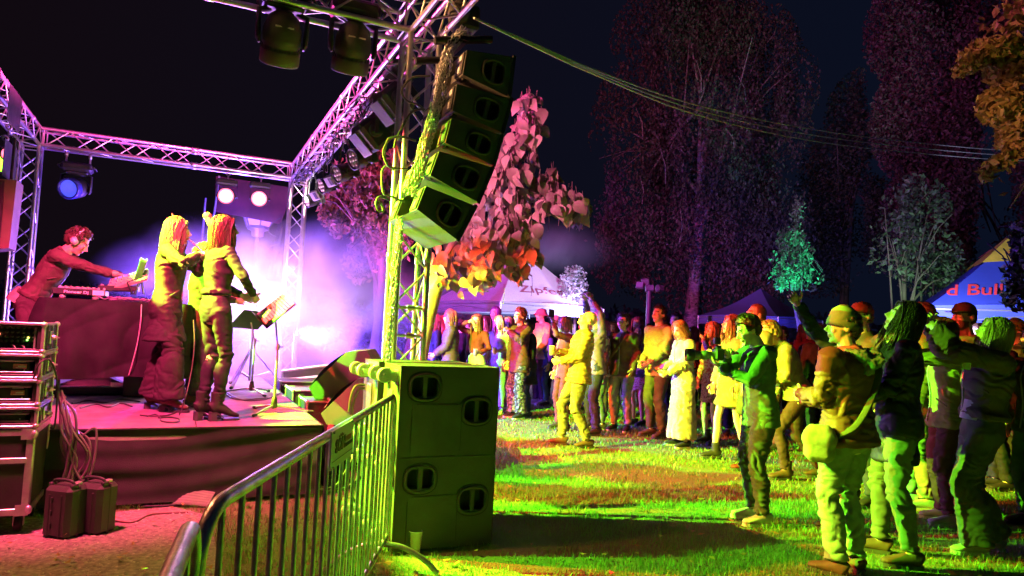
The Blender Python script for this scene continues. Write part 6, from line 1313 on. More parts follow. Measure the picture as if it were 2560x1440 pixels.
# musicians
MG = 'musicians on the stage'
pS3 = person_at(520, 1051, 556, 'woman musician seen from behind in short dark jacket, tight jeans and heeled ankle boots', z=SZ, yaw=-42, fem=True, top='jacket', tc=cloth('stage_jacket', (.05, .05, .05)), hem=1.06, tk=.012, bc=cloth('stage_jeans', (.045, .045, .05)), leg=.1, hair='wavy', hc=(.10, .045, .025), shoe=SHK, shoek='heelboot', heel=.06, rh=(.20, .24, 1.12), rp=(1, -.4, -.2), lh=(-.10, .28, 1.12), lp=(-.8, -.6, -.4), rf=(.06, .06), lf=(-.05, -.03), group=MG, q=0, head=(4, -18))
m = MB(); e = pS3['T']; 
t = MB(); T_ = pS3['T']; o = None
pS2 = person_at(398, 1026, 553, 'woman flautist in long dark coat and wide trousers, hair bleached by the light', z=SZ, yaw=-75, fem=True, top='coat', tc=cloth('coat_wine', (.06, .05, .05), rough=.8), hem=.60, tk=.024, bc=cloth('trousers_wine', (.07, .05, .055)), leg=1.2, flare=.075, bhem=-.02, hair='wavy', hc=(.22, .13, .09), shoe=SHB, shoek='heelboot', heel=.04, rh=(.12, .25, 1.44), lh=(-.06, .28, 1.43), rp=(.9, .2, -.5), lp=(-.8, .4, -.6), rm='grip', lm='grip', rf=(.11, .1), lf=(-.13, -.08), group=MG, q=0, head=(-4, 5))
fl = thing('flute', 'silver flute held to the mouth of the musician in the long coat', 'flute', pS2['h'](0, .11, -.06)); a = pS2['h'](.0, .11, -.06); m = MB(); b = pS2['rw']+pS2['fr']*.09+ZX*.01; dd = (b-a).normalized(); m.tube([a-dd*.05, a+dd*.55], .0095, 10); m.obj('flute_tube', pm('silver', (.8, .8, .8), .2, 1, .05, 9), fl)
m = MB()
for k in range(9): m.lathe([(.008, 0), (.008, .006), (0, .007)], a+dd*(.2+.035*k)+ZX*.01, None, 8)
m.obj('flute_key', MC[('silver',)], fl)['kind'] = 'stuff'
m = MB(); p = pS2['h'](-.03, -.05, .12); m.prism([p, p+Vector((-.03, 0, .05)), p+Vector((-.015, 0, .01))], Vector((0, .02, 0))); m.obj('hair_clip', pm('pink_clip', (.7, .1, .3), .4), pS2['root'])
b4 = at(480, 1000, 7.0); b4.z = SZ
pS4 = person('musician in dark suit almost hidden between the two women', b4, H=at(500, 612, 7.0).z-SZ, yaw=-60, top='jacket', tc=dkg, hem=.8, tk=.02, bc=dkg, leg=1., flare=.02, hair='curly', hc=(.22, .12, .06), shoe=SHB, rh=(.15, .35, 1.15), lh=(-.15, .3, 1.2), group=MG, q=1)
b1 = at(66, 900, 6.9); b1.z = SZ
pS1 = person('disc jockey with headphones bending over the mixing table in a maroon jacket', b1, H=1.80, yaw=-72, lean=26, head=(-8, 0), top='jacket', tc=cloth('dj_jacket', (.17, .10, .10)), hem=.97, tk=.02, bc=cloth('dj_trousers', (.14, .09, .10)), leg=1.2, hair='curly', hc=(.10, .05, .04), shoe=SHK, rh=(.18, .95, 1.17), lh=(-.08, .93, 1.16), rp=(.6, -.5, -.5), lp=(-.8, -.4, -.4), rpn=(0, .1, -1), lpn=(0, .1, -1), group=MG, q=0, rf=(.15, -.05), lf=(-.15, -.1))
m = MB(); h_ = pS1['h']; m.tube([h_(.085, -.005, .0), h_(.098, -.02, .06), h_(.05, -.03, .132), h_(0, -.03, .142), h_(-.05, -.03, .132), h_(-.098, -.02, .06), h_(-.085, -.005, .0)], (.012, .006), 8); m.obj('headphone_band', whi, pS1['root'])
for s_ in (-1, 1): m = MB(); m.ell(h_(s_*.092, -.006, .0), (.038, .038, .042), None, 14, 9); m.obj('ear_cup', pm('ear_cup', (.6, .55, .55), .4), pS1['root'])
m = MB(); m.tube([pS1['T'](0, 0, z) for z in (.86, .92, 1.0)], [(.20, .155), (.195, .15), (.17, .13)], 22, flat=UX); m.obj('shirt_hem', cream, pS1['root'])
# pale instrument neck above the woman's head
t = thing('wooden_scroll', 'pale wooden instrument neck rising behind the head of the woman in jeans', 'instrument', at(528, 600, 6.6)); m = MB(); A = at(538, 585, 6.6); B = at(519, 540, 6.6); m.tube([A+(A-B)*1.6, A, B.lerp(A, .3), B], [.016, .020, .034, .036], 12); m.ell(B, (.042, .042, .036), None, 12, 8); m.obj('neck', wood, t)
# ---- front row, right half
G1 = 'people watching the show'
p1 = person_at(1440, 1116, 766, 'bald man in quilted tan jacket looking up with a plastic cup', yaw=96, lean=-5, head=(30, 0), wide=1.12, top='puffer', tc=tanp, tkind='puffer', tk=.034, hem=.84, collar=1, bc=khaki, leg=.7, hair='bald', shoe=SHB, rf=(.09, .17), lf=(-.11, -.12), drop=.03, rh=(.03, .29, 1.16), lh=(-.05, .25, 1.06), rm='grip', lm='grip', skin=SKP, q=0)
cup_in(p1, 'rw', 'plastic cup held by the bald man in the quilted jacket', beer=(.5, .25, .05))
p2 = person_at(1550, 1078, 785, 'woman with glasses and curly hair, jacket with brown bag strap, pale jeans', yaw=148, head=(2, -8), wide=1.08, fem=True, top='jacket', tc=cloth('jacket_umber', (.16, .11, .08), rough=.7), tk=.028, hem=.84, bc=cloth('jeans_sand', (.45, .40, .33)), leg=.6, hair='curly', hc=(.14, .07, .035), glasses=True, rh=(.21, .14, .93), lh=(-.21, .14, .93), shoe=SHT)
R_ = p2['root']; T_ = p2['T']; m = MB(); m.tube(cat([T_(-.12, -.02, 1.47), T_(-.07, .15, 1.38), T_(.05, .175, 1.2), T_(.19, .16, 1.0), T_(.22, .13, .95)], 6), (.017, .004), 6); m.obj('bag_strap', brown, R_); m = MB(); m.box(T_(.22, .19, .93), (.14, .07, .19), None, .02); m.obj('shoulder_bag', cloth('leather_brown', (.20, .09, .04), rough=.5), R_)
p3 = person_at(1640, 1093, 764, 'tall man in zigzag patterned hoodie, hands in its pocket', yaw=118, head=(6, 12), wide=1.1, top='hoodie', tc=cloth('aztec', (.30, .11, .07), (.50, .38, .27), 'aztec'), tk=.032, hem=.82, bc=cloth('chino_dark', (.13, .10, .08)), leg=.9, hair='short', hc=(.07, .035, .02), rh=(.07, .22, .99), lh=(-.07, .22, .99), shoe=SHB)
p4 = person_at(1703, 1118, 800, 'woman with blond bob in long cream dress looking down at a phone', yaw=105, head=(-26, 12), fem=True, top='oversized', tc=cream, tk=.04, hem=.78, bot='dress', bc=cloth('dress_cream', (.60, .50, .42)), skirt=.13, flare=.05, hair='bob', hc=(.60, .40, .16), lh=(-.06, .27, 1.02), rh=(.08, .28, 1.04), rm='phone', lm='grip', shoe=SHT, collar=1)
phone(p4['rw']+p4['fr']*.10+ZX*.02, (.5, -.3, .8), (-.8, 0, .5), 'phone in the hand of the woman in the cream dress')
p5 = person_at(1822, 1152, 788, 'woman in oversized beige jacket with bare legs and black ankle boots', yaw=98, head=(10, 0), fem=True, top='oversized', tc=cloth('jacket_sand', (.40, .30, .19)), tk=.045, hem=.66, bot='shorts', bc=cloth('shorts_red', (.5, .12, .10), (.7, .6, .5), 'printed'), skirt=.4, hair='wavy', hc=(.42, .24, .10), shoe=SHK, shoek='boot', rf=(.10, .14), lf=(-.12, -.16), lh=(-.08, .22, 1.25), rh=(.2, .12, .9), skin=SKP)
p5b = person_at(1782, None, 806, 'woman with straight reddish hair holding a hand to her mouth', d=9.9, yaw=112, fem=True, head=(4, 10), top='sweater', tc=cloth('print_red', (.40, .08, .07), (.5, .35, .25), 'printed'), bot='skirt', skirt=.6, bc=cloth('print_dark', (.2, .05, .06), (.5, .3, .25), 'lace'), hair='long', hc=(.55, .24, .12), lh=(-.04, .20, 1.50), lp=(-.9, .2, -.8), lm='fist', shoe=SHK, shoek='boot')
p6 = person_at(1893, 1306, 783, 'photographer in plain green sweater bending his head to a camera with long lens', yaw=92, lean=3, head=(-24, 0), wide=1.14, top='sweater', tc=cloth('sweater_lit_green', (.10, .19, .09)), tk=.024, hem=.82, bc=cloth('trousers_olive_dark', (.085, .10, .06)), leg=.9, hair='short', hc=(.10, .07, .03), lh=(-.03, .34, 1.28), rh=(.06, .27, 1.38), lp=(-.5, -.1, -1), rp=(.9, -.1, -.7), lm='grip', rm='grip', lpn=(.2, 0, 1), shoe=SHW, skin=SKP, q=0)  # grey sweater, its cloth colour carries the green stage light
cp = (p6['lw']+p6['rw'])/2+Vector((-.09, 0, .045)); ld = Vector((-1, .05, -.03)); t = thing('camera', 'black photo camera with long lens and hood held by the man in green sweater', 'camera', cp-ZX*.06); m = MB(); m.box(cp+Vector((.03, 0, .01)), (.07, .14, .10), None, .012); m.box(cp+Vector((.03, 0, .07)), (.05, .06, .03), None, .01); m.obj('camera_body', blackp, t)
m = MB(); m.lathe([(.033, 0), (.033, .05), (.038, .055), (.038, .10), (.034, .105), (.034, .13), (.04, .135), (.041, .17)], cp, rotm(ld), 18); m.obj('lens_barrel', pm('lens_grey', (.16, .17, .16), .35, .2), t); m = MB(); m.lathe([(.041, .165), (.052, .175), (.052, .235), (.047, .235), (.04, .18)], cp, rotm(ld), 20); m.obj('lens_hood', blackp, t); m = MB(); m.lathe([(0, .172), (.04, .17)], cp, rotm(ld), 16); m.obj('front_glass', pm('lens_glass', (.05, .05, .08), .05), t)
m = MB(); m.box(cp+Vector((.02, 0, .12)), (.05, .07, .06), None, .008); m.obj('flash_unit', blackp, t)
p7 = person_at(1882, 1183, 760, 'tall man behind the photographer with short hair, shorts and red boots', yaw=100, head=(10, 0), top='jacket', tc=cloth('tan_jacket', (.36, .26, .15)), tk=.03, hem=.80, bot='shorts', skirt=.8, bc=olive, hair='crop', hc=(.25, .12, .06), shoe=(cloth('shoe_red', (.25, .04, .03), rough=.6), pm('sole_d', (.05, .05, .05))), shoek='boot', lh=(-.1, .25, 1.15))
p8 = person_at(1992, 1196, 800, 'blond woman in pale jacket bending forward, dark leggings and boots', dH=.12, yaw=86, lean=22, head=(-6, 14), fem=True, top='jacket', tc=cloth('khaki_jacket', (.38, .33, .18)), tk=.035, hem=.93, bc=cloth('leggings', (.10, .05, .05)), leg=.05, hair='short', hc=(.55, .38, .16), shoe=SHB, shoek='boot', rf=(.11, -.28), lf=(-.12, .16), drop=.07, lh=(-.05, .40, 1.0), rh=(.1, .42, .98))
p9 = person_at(2112, None, 790, 'person in dark green jacket stretching an arm up to film', d=5.5, yaw=82, top='jacket', tc=cloth('dark_green', (.035, .06, .04)), tk=.026, hem=.8, bc=jeansd, hair='short', rh=(.14, .40, 1.92), rp=(.3, -.4, -1), rm='phone', rpn=(-1, .3, .1), shoe=SHK, head=(15, 0))
phone(p9['rw']+p9['fr']*.13+Vector((-.0, 0, .0)), (.9, -.35, 0), (.1, 0, 1), 'phone held high at the end of the stretched green sleeve')
p10 = person_at(2112, 1434, 772, 'man with beanie and fringed scarf seen from behind, brown padded jacket and wide jeans', yaw=34, head=(0, 42), wide=1.18, top='puffer', tc=cloth('rust_puffer', (.24, .10, .055), (.19, .08, .045), rough=.6), tk=.042, hem=.86, bc=cloth('jeans_pale_green', (.30, .36, .30)), leg=.8, flare=.014, hair='short', hc=(.1, .06, .04), cap=('beanie', cloth('beanie_olive', (.26, .25, .14))), scarf=cloth('scarf_red', (.7, .16, .16), (.75, .3, .25)), shoe=SHB, lh=(-.08, .28, 1.14), rh=(.08, .27, 1.12), q=0, collar=1)
R_ = p10['root']; T_ = p10['T']; m = MB(); m.tube(cat([T_(.10, -.03, 1.47), T_(.08, -.16, 1.38), T_(-.02, -.185, 1.2), T_(-.15, -.15, 1.0), T_(-.22, -.06, .92)], 6), (.022, .004), 6); m.obj('bag_strap', olive, R_)
m = MB(); c = T_(-.27, .03, .86); m.box(c, (.10, .20, .25), Matrix.Rotation(radians(58), 3, 'Z'), .045); m.box(c+ZX*.03, (.12, .22, .12), Matrix.Rotation(radians(50), 3, 'Z'), .04); me = quickeval(m, .014, 3, 'shoulder_bag'); folds(me, .005, [(tuple(c), .2, .6)], None, 3); me.materials.append(cloth('canvas_bag', (.34, .34, .20))); o = link(me, 'shoulder_bag', None); K = p10['root'].matrix_basis.inverted(); o.parent = p10['root']; o.matrix_basis = K
m = MB(); m.tube([T_(.13, .0, 1.44), T_(.10, -.12, 1.45), T_(0, -.17, 1.40), T_(-.06, -.15, 1.32)], [(.03, .03), (.05, .05), (.085, .05), (.03, .02)], 14); m.tube([T_(-.1, -.02, 1.45), T_(-.05, -.13, 1.44), T_(0, -.17, 1.36)], [.03, .05, .05], 12); me = quickeval(m, .013, 2, 'hood'); folds(me, .02, [(tuple(T_(0, -.14, 1.4)), .2, 1)], None, 4); me.materials.append(cloth('hood_green', (.20, .30, .18))); o = link(me, 'hood', None); o.parent = p10['root']; o.matrix_basis = K
p11 = person_at(2238, 1400, 752, 'dark haired man in black padded jacket and striped collar looking up', yaw=70, head=(22, 8), lean=-2, wide=1.12, top='puffer', tc=cloth('black_puffer', (.03, .032, .03), rough=.5), tk=.036, hem=.66, collar=1, bc=cloth('jeans_green', (.14, .17, .12), (.2, .23, .17)), leg=.9, hair='wavy', hc=(.05, .02, .02), lh=(-.10, .26, 1.05), lp=(-.9, -.4, -.4), rh=(.1, .3, 1.1), shoe=SHB, rf=(.12, .08), lf=(-.16, -.06), q=0)
m = MB(); T_ = p11['T']; m.tube([T_(0, .0, 1.42), T_(0, .008, 1.47), T_(0, .012, 1.50)], [(.105, .10), (.088, .085), (.075, .07)], 18, flat=UX); m.obj('striped_collar', cloth('stripe_collar', (.55, .5, .35), (.12, .1, .05), 'stripe'), p11['root'])
p12 = person_at(2302, 1268, 762, 'person with olive hood up and bright pale trousers behind the man in black', yaw=66, wide=1.1, hood='up', top='hoodie', tc=cloth('hood_olive', (.22, .20, .08)), tk=.034, hem=.9, bc=cloth('pale_trousers', (.52, .52, .34)), leg=.7, hair='bald', shoe=SHW, rf=(.10, .06), lf=(-.14, -.02), q=0)
VIS = cloth('visor_green', (.16, .30, .14))
p13 = person_at(2415, None, 757, 'bearded man in dark cap with green visor and khaki shirt', d=6.5, yaw=104, head=(2, 6), top='tee', sleeve=.5, tc=cloth('khaki_shirt', (.20, .19, .10)), tk=.024, hem=.8, bc=dkg, hair='crop', hc=(.06, .035, .02), cap=('cap', cloth('cap_brown', (.10, .06, .035))), beard=True, shoe=SHK, q=0)
VIS = None
p14 = person_at(2452, 1380, 782, 'woman with long blond hair in cropped dark jacket and flared trousers filming', yaw=76, lean=-7, head=(12, 0), fem=True, wide=1.12, top='oversized', tc=cloth('jacket_taupe', (.17, .12, .09)), tk=.046, hem=1.02, bc=cloth('flared_grey', (.13, .12, .10)), leg=1.1, flare=.055, bhem=.0, hair='long', hc=(.52, .38, .18), lh=(-.05, .33, 1.62), rh=(.06, .33, 1.66), lp=(-.9, -.1, -.9), rp=(.8, 0, -.8), lm='phone', rm='phone', shoe=SHW, rf=(.09, -.12), lf=(-.10, .06), drop=.03, skin=SKP, q=0)
phone((p14['lw']+p14['rw'])/2+Vector((-.09, 0, .09)), (.98, -.1, .1), (0, 0, 1), 'phone held up in both hands by the woman in flared trousers')
m = MB(); T_ = p14['T']; m.tube([T_(0, .01, z) for z in (.98, 1.04, 1.12)], [(.155, .13), (.145, .125), (.14, .12)], 20, flat=UX); m.obj('white_shirt', whitec, p14['root'])
cup(p14['T'](-.2, .22, 1.33), .12, .04, 'plastic cup held in front of the bearded man with the cap', None, (.3, .12, .03), 'plastic_cup', 'plastic cups held in the crowd')
p14b = person_at(2368, None, 800, 'person in tan sleeves raising a phone beside the blond woman', d=6.0, yaw=74, top='jacket', tc=cloth('sleeve_tan', (.45, .36, .14)), tk=.034, hem=.84, bc=maroon, hair='short', hc=(.1, .06, .04), lh=(-.05, .34, 1.58), rh=(.05, .34, 1.62), lp=(-.8, 0, -.9), rp=(.8, 0, -.9), lm='phone', rm='phone', shoe=SHW, q=0)
phone((p14b['lw']+p14b['rw'])/2+Vector((-.08, 0, .12)), (.9, -.4, .1), (0, 0, 1), 'phone in the raised hands above the tan sleeves')
p15 = person_at(2545, 1196, 800, 'person with orange beret and green shirt at the right edge', yaw=90, top='jacket', tc=cloth('green_shirt', (.18, .26, .10), (.04, .05, .02), 'camo'), hem=.8, tk=.03, bc=cloth('jeans_edge', (.15, .22, .14)), leg=1.2, hair='short', cap=('beanie', cloth('beret_orange', (.60, .33, .06))), shoe=SHB)
p15b = person_at(2502, None, 812, 'person in black standing between the blond woman and the orange beret', d=7.6, yaw=80, top='jacket', tc=blk, hem=.78, bc=blk, hair='short', shoe=SHK, tk=.03)
p15c = person_at(2590, None, 820, 'person cut off by the right edge in dark green trousers', d=6.0, yaw=95, top='jacket', tc=dkg, hem=.84, bc=greenc, hair='short', shoe=SHB, tk=.03)
# ---- middle of the crowd
p19 = person_at(1292, 1046, 772, 'curly haired young man in dark hoodie and printed baggy trousers, hand near mouth', yaw=122, head=(0, 8), top='hoodie', tc=cloth('hoodie_wine', (.13, .05, .05)), tk=.036, hem=.74, bc=cloth('baggy_print', (.06, .05, .10), (.25, .22, .35), 'printed'), leg=1.2, flare=.04, hair='curly', hc=(.32, .10, .05), lh=(-.10, .28, 1.38), lp=(-.9, .1, -.9), lm='grip', shoe=SHT, q=0)
p20 = person_at(1347, 1012, 770, 'man in pink bucket hat and pale hoodie', yaw=118, top='hoodie', tc=cloth('hoodie_peach', (.60, .40, .28)), tk=.034, hem=.84, bc=cloth('trousers_plum', (.14, .08, .10)), leg=.9, hair='short', cap=('bucket', cloth('bucket_pink', (.55, .22, .25))), shoe=SHW, lh=(-.18, .2, .95))
p20b = person_at(1322, None, 800, 'person in long black coat just behind the curly haired young man', d=12.0, yaw=100, top='coat', tc=blk, tk=.03, hem=.6, bc=navy, hair='short', shoe=SHK)
p21 = person_at(1245, None, 790, 'woman with loose blond hair in white top, left one of the bright pair', d=12.4, yaw=165, fem=True, top='crop', tc=whitec, hem=1.0, bc=cloth('jeans_lilac', (.5, .45, .55)), hair='long', hc=(.5, .3, .2), lh=(-.06, .26, 1.12), lm='grip', shoe=SHW)
cup_in(p21, 'lw', 'cup in the hand of the left blond woman in white', beer=(.35, .08, .05))
p21b = person_at(1268, None, 794, 'woman in white cardigan close to the curly haired man', d=12.7, yaw=150, fem=True, top='sweater', tc=whitec, hem=.86, tk=.03, bc=cloth('jeans_lilac', (.5, .45, .55)), hair='long', hc=(.45, .25, .15), shoe=SHW)
p22 = person_at(1190, None, 787, 'woman in cropped wine top and pale wide jeans shading her eyes', d=12.0, yaw=150, fem=True, top='crop', tc=cloth('top_wine', (.28, .04, .09)), hem=1.06, bc=cloth('jeans_white', (.62, .60, .66)), leg=1.3, flare=.04, hair='long', hc=(.25, .06, .05), rh=(.06, .18, 1.62), rp=(1, .1, -.4), lh=(-.22, .26, 1.1), rm='fist', lm='grip', shoe=SHW)
cup_in(p22, 'lw', 'cup held by the woman in the cropped wine top', beer=(.4, .2, .25))
p23 = person_at(1125, None, 776, 'woman in knitted hat and quilted dark jacket seen in profile', d=11.8, yaw=95, fem=True, head=(0, 0), top='puffer', tkind='puffer', tc=cloth('purple_puffer', (.12, .05, .14)), tk=.04, hem=.86, bc=cloth('jeans_white', (.6, .6, .6)), hair='long', hc=(.3, .08, .06), cap=('beanie', cloth('hat_wine', (.30, .05, .08))), lh=(-.08, .26, 1.0), rh=(.08, .27, 1.0), shoe=SHW)
p24 = person_at(1085, None, 786, 'person with long hair in dark coat beside the truss tower', d=12.3, yaw=110, fem=True, top='coat', tc=navy, hem=.7, bc=jeans, hair='long', hc=(.3, .12, .08), shoe=SHK)
p24b = person_at(1104, None, 790, 'red haired person peering out behind the knitted hat', d=13.4, yaw=120, fem=True, top='jacket', tc=maroon, bc=jeansd, hair='long', hc=(.4, .10, .06), shoe=SHK)
p25 = person_at(1234, None, 768, 'hooded person in purple towering behind the two blond women', d=14.2, yaw=150, hood='up', top='hoodie', tc=cloth('hoodie_purple', (.16, .07, .22)), bc=navy, hair='bald', shoe=SHK, tk=.036)
p26 = person_at(1213, None, 792, 'dark haired woman carrying a tan tote behind the cropped top', d=13.0, yaw=135, fem=True, top='jacket', tc=maroon, hem=.8, bc=maroon, hair='long', hc=(.06, .02, .03), shoe=SHK)
m = MB(); T_ = p26['T']; m.box(T_(-.2, .2, 1.1), (.30, .12, .34), None, .04); m.obj('tote_bag', cloth('tote_tan', (.6, .45, .18)), p26['root'])
p27 = person_at(1386, None, 786, 'bald man with glasses in plain black shirt further back', d=15.0, yaw=178, top='tee', sleeve=.5, tc=blk, bc=navy, hair='bald', glasses=True, shoe=SHK, lh=(-.1, .25, 1.15))
p28 = person_at(1412, None, 792, 'woman raising a pale cloth wrapped hand beside the bald man', d=10.6, yaw=110, fem=True, top='jacket', tc=cloth('sleeve_rose', (.25, .06, .08)), bc=maroon, hem=.82, hair='bob', hc=(.4, .2, .2), lh=(-.08, .26, 1.66), lp=(-.8, 0, -1), lm='phone', shoe=SHK)
phone(p28['lw']+p28['fl']*.12, (.4, -.9, 0), (0, 0, 1), 'phone in pale case raised beside the bald man', 1.3)
p29 = person_at(1489, None, 775, 'grey haired man holding a phone above his head with both hands', d=10.3, yaw=105, head=(14, 0), top='jacket', tc=cloth('jacket_violet', (.20, .16, .30)), hem=.86, bc=navy, hair='crop', hc=(.3, .22, .2), rh=(.10, .16, 1.90), lh=(-.10, .14, 1.90), rp=(1, -.3, .2), lp=(-1, -.3, .2), rm='phone', lm='phone', shoe=SHK)
phone((p29['lw']+p29['rw'])/2+ZX*.09, (.9, -.4, 0), (0, 0, 1), 'phone held overhead by the grey haired man')
p30 = person_at(1508, None, 800, 'person with white shoulder stripe beside the woman with glasses', d=10.9, yaw=90, top='jacket', tc=cloth('stripe_sleeve', (.5, .45, .6), (.12, .08, .2), 'camo'), bc=jeansm, hem=.86, hair='wavy', hc=(.35, .1, .2), shoe=SHK)
p31 = person_at(1592, None, 794, 'long haired woman in shiny blue jacket far behind the patterned hoodie', d=13.0, yaw=140, fem=True, top='jacket', tc=cloth('blue_shine', (.14, .10, .35), rough=.35), bc=maroon, hair='long', hc=(.35, .08, .14), shoe=SHK)
p31b = person_at(1600, None, 815, 'person in lace skirt and red tights behind the woman with glasses', d=11.6, yaw=120, fem=True, top='jacket', tc=blk, bot='skirt', skirt=.62, bc=cloth('lace_red', (.25, .04, .06), (.6, .3, .3), 'lace'), hair='long', hc=(.08, .03, .03), shoe=SHK, skin=(.5, .16, .14))
p32 = person_at(1690, None, 784, 'bearded dark haired man behind the blond bob', d=11.4, yaw=130, top='jacket', tc=maroon, bc=blk, hair='short', hc=(.05, .02, .02), beard=True, shoe=SHK)
FILL = [(1733, 818, 13.6, 'round faced woman between the blond bob and the red hair', 'long', maroon), (1750, 826, 14.4, 'short person with dark parting far behind the blond bob', 'short', blk), (1764, 830, 15.6, 'person far back raising a glowing phone', 'short', navy),
        (1460, 800, 13.5, 'person in dark clothes behind the grey haired man', 'short', navy), (1530, 806, 12.4, 'person in navy between the striped sleeve and the woman with glasses', 'bob', navy), (1568, 815, 15.0, 'small far figure left of the floodlight pole', 'short', blk), (1622, 812, 14.6, 'far figure under the floodlight pole', 'short', navy), (1665, 806, 13.2, 'person half hidden behind the patterned hoodie', 'long', maroon),
        (1805, 812, 12.2, 'person in wine jacket behind the red haired woman', 'short', maroon), (1842, 806, 10.8, 'person in dark coat behind the beige jacket', 'short', blk), (1936, 812, 9.6, 'person in dark coat right of the photographer', 'bob', olive), (1958, 818, 12.5, 'far person left of the blond bending woman', 'short', maroon), (2052, 812, 10.2, 'person in dark clothes under the raised green sleeve', 'short', blk),
        (2078, 818, 12.0, 'far person in wine jacket under the raised sleeve', 'long', maroon), (2255, 800, 8.2, 'person in black behind the olive hood', 'short', blk), (2350, 806, 8.4, 'person in maroon trousers behind the raised phones', 'short', maroon), (2470, 806, 9.0, 'person in dark jacket behind the long blond hair', 'short', dkg), (2440, 812, 10.4, 'far person under the blue tent eave', 'short', blk),
        (1062, 800, 13.0, 'person in dark jacket seen through the truss tower', 'short', navy), (1040, 806, 14.5, 'far person seen through the truss braces', 'short', maroon), (1150, 800, 14.0, 'person in violet light between the knitted hat and the cropped top', 'short', navy), (1170, 806, 15.5, 'far person under the left tent eave', 'short', blk), (1420, 806, 15.0, 'far person in the blue light behind the pale phone', 'short', navy), (1365, 812, 14.0, 'person in blue trousers behind the bucket hat', 'short', cloth('blue_trousers', (.10, .12, .5))), (1300, 800, 15.0, 'far person behind the curly hair', 'short', navy)]
for i, (px, top, d, lb, hr, c_) in enumerate(FILL):
    kw = {}
    if 'glowing phone' in lb: kw = dict(lh=(-.2, .2, 1.95), lp=(-1, 0, 0), lm='phone')
    P_ = person_at(px, None, top, lb, d=d, yaw=[95, 120, 140, 110, 160][i % 5], fem=hr in ('long', 'bob'), top=['jacket', 'hoodie', 'sweater'][i % 3], tc=c_, tk=.03, hem=.84, bc=[jeansd, blk, maroon, navy][i % 4] if c_ is not CLO.get('blue_trousers') else c_, hair=hr, hc=[(.08, .04, .03), (.25, .1, .06), (.12, .06, .04)][i % 3], shoe=SHK, **kw)
    if 'glowing phone' in lb: phone(P_['lw']+P_['fl']*.12, (.3, .9, 0), (0, 0, 1), 'phone in the arm raised far back in the crowd', 1.2)
# person with orange cap, father and child
VIS = None
person_at(2158, None, 756, 'person in orange brown cap hidden behind the beanie', d=6.6, yaw=110, top='jacket', tc=brown, bc=jeansd, hair='short', cap=('cap', cloth('cap_orange', (.42, .14, .05))), shoe=SHK)
f_ = person_at(2024, None, 806, 'man carrying a child on his shoulders at the back', d=12.0, yaw=150, top='jacket', tc=redc, bc=blk, hair='short', shoe=SHK)
b = Vector(f_['root'].location)+Vector((0, .06, .84))
person('small child in red sitting on the shoulders of a man at the back', b, H=1.18, yaw=150, top='jacket', tc=redc, tk=.03, hem=.85, bc=jeansd, hair='short', hc=(.2, .1, .05), shoe=SHK, rf=(.14, .35), lf=(-.14, .35), rfz=.3, lfz=.3, drop=.02, group='people watching the show')
# ================================================================ tents
def tent(corner, yaw, s, ze, zp, label, mats, nm='market_tent', texts=(), val=.28, curve=.12, legs=True, grp='tents behind the crowd'):
    c = Vector(corner); c.z = 0; R = Matrix.Rotation(yaw, 3, 'Z'); X, Y = R @ Vector((1, 0, 0)), R @ Vector((0, 1, 0)); C = [c, c+X*s, c+X*s+Y*s, c+Y*s]; ctr = c+(X+Y)*s/2; top = Vector((ctr.x, ctr.y, zp))
    t = thing(nm, label, 'tent', ctr, 0, grp)
    for k in range(4):
        a, b = C[k]+ZX*ze, C[(k+1) % 4]+ZX*ze
        def P(u, v, a=a, b=b):
            e = a.lerp(b, u); e = e+(ctr+ZX*ze-e).normalized()*(.10*sin(pi*u))*1.0+ZX*.05*sin(pi*u); p = e.lerp(top, v); return p-ZX*curve*sin(pi*v)
        m = MB(); m.grid(P, 14, 10); m.obj('roof_panel', mats[0] if k != 3 or len(mats) < 3 else mats[2], t)
        def Q(u, v, a=a, b=b): return a.lerp(b, u)+ZX*(.05*sin(pi*u))*(1-v)-ZX*val*v*(1+.0*sin(pi*u))+(a-b).normalized().cross(ZX)*(.015*sin(u*22)*v)
        m = MB(); m.grid(Q, 20, 3); m.obj('valance', mats[1], t)
        m = MB(); m.tube([a-ZX*.05, b-ZX*.05], .02, 6); m.tube([a-ZX*.28, a.lerp(b, .5)-ZX*.1, b-ZX*.28], .014, 6); m.obj('frame_bar', alu, t)
        if legs: m = MB(); m.tube([C[k], C[k]+ZX*ze], .025, 8); m.obj('tent_leg', alu, t)
    for tx in texts:
        k, txt, u, v, w, h_, mat, skew = tx; a, b = C[k]+ZX*ze, C[(k+1) % 4]+ZX*ze
        def PP(u_, v_, a=a, b=b):
            e = a.lerp(b, u_); e = e+(ctr+ZX*ze-e).normalized()*(.10*sin(pi*u_))+ZX*.05*sin(pi*u_); return e.lerp(top, v_)-ZX*curve*sin(pi*v_)
        xd = (b-a).normalized(); yd = (top-(a+b)/2).normalized(); n_ = xd.cross(yd)
        me = textmesh(txt, 1, 0.0, skew, .012, (w, h_)); A, _ = mv(me); L = (b-a).length; H_ = (top-(a+b)/2).length; out = []
        for x, y, z in A:
            vv = v+y/H_; uu = .5+((u-.5)*L+x)/(L*max(.05, 1-vv)); p = PP(uu, vv); out.append(p+n_*.02)
        me.materials.append(mat); setv(me, np.array([tuple(p) for p in out])); o = bpy.data.objects.new('lettering', me); COL.objects.link(o); o.parent = t; o.matrix_basis = t.matrix_basis.inverted()
    return t, C, top
tw = pm('tent_white_fabric', (.62, .62, .64), .7, 0, .08, 1.5, .1, 6); tgrey = pm('tent_grey_valance', (.22, .22, .26), .75, 0, .1, 3)
zred = pm('print_dull_red', (.30, .07, .08), .6)
c = at(1249, 800, 18.0)
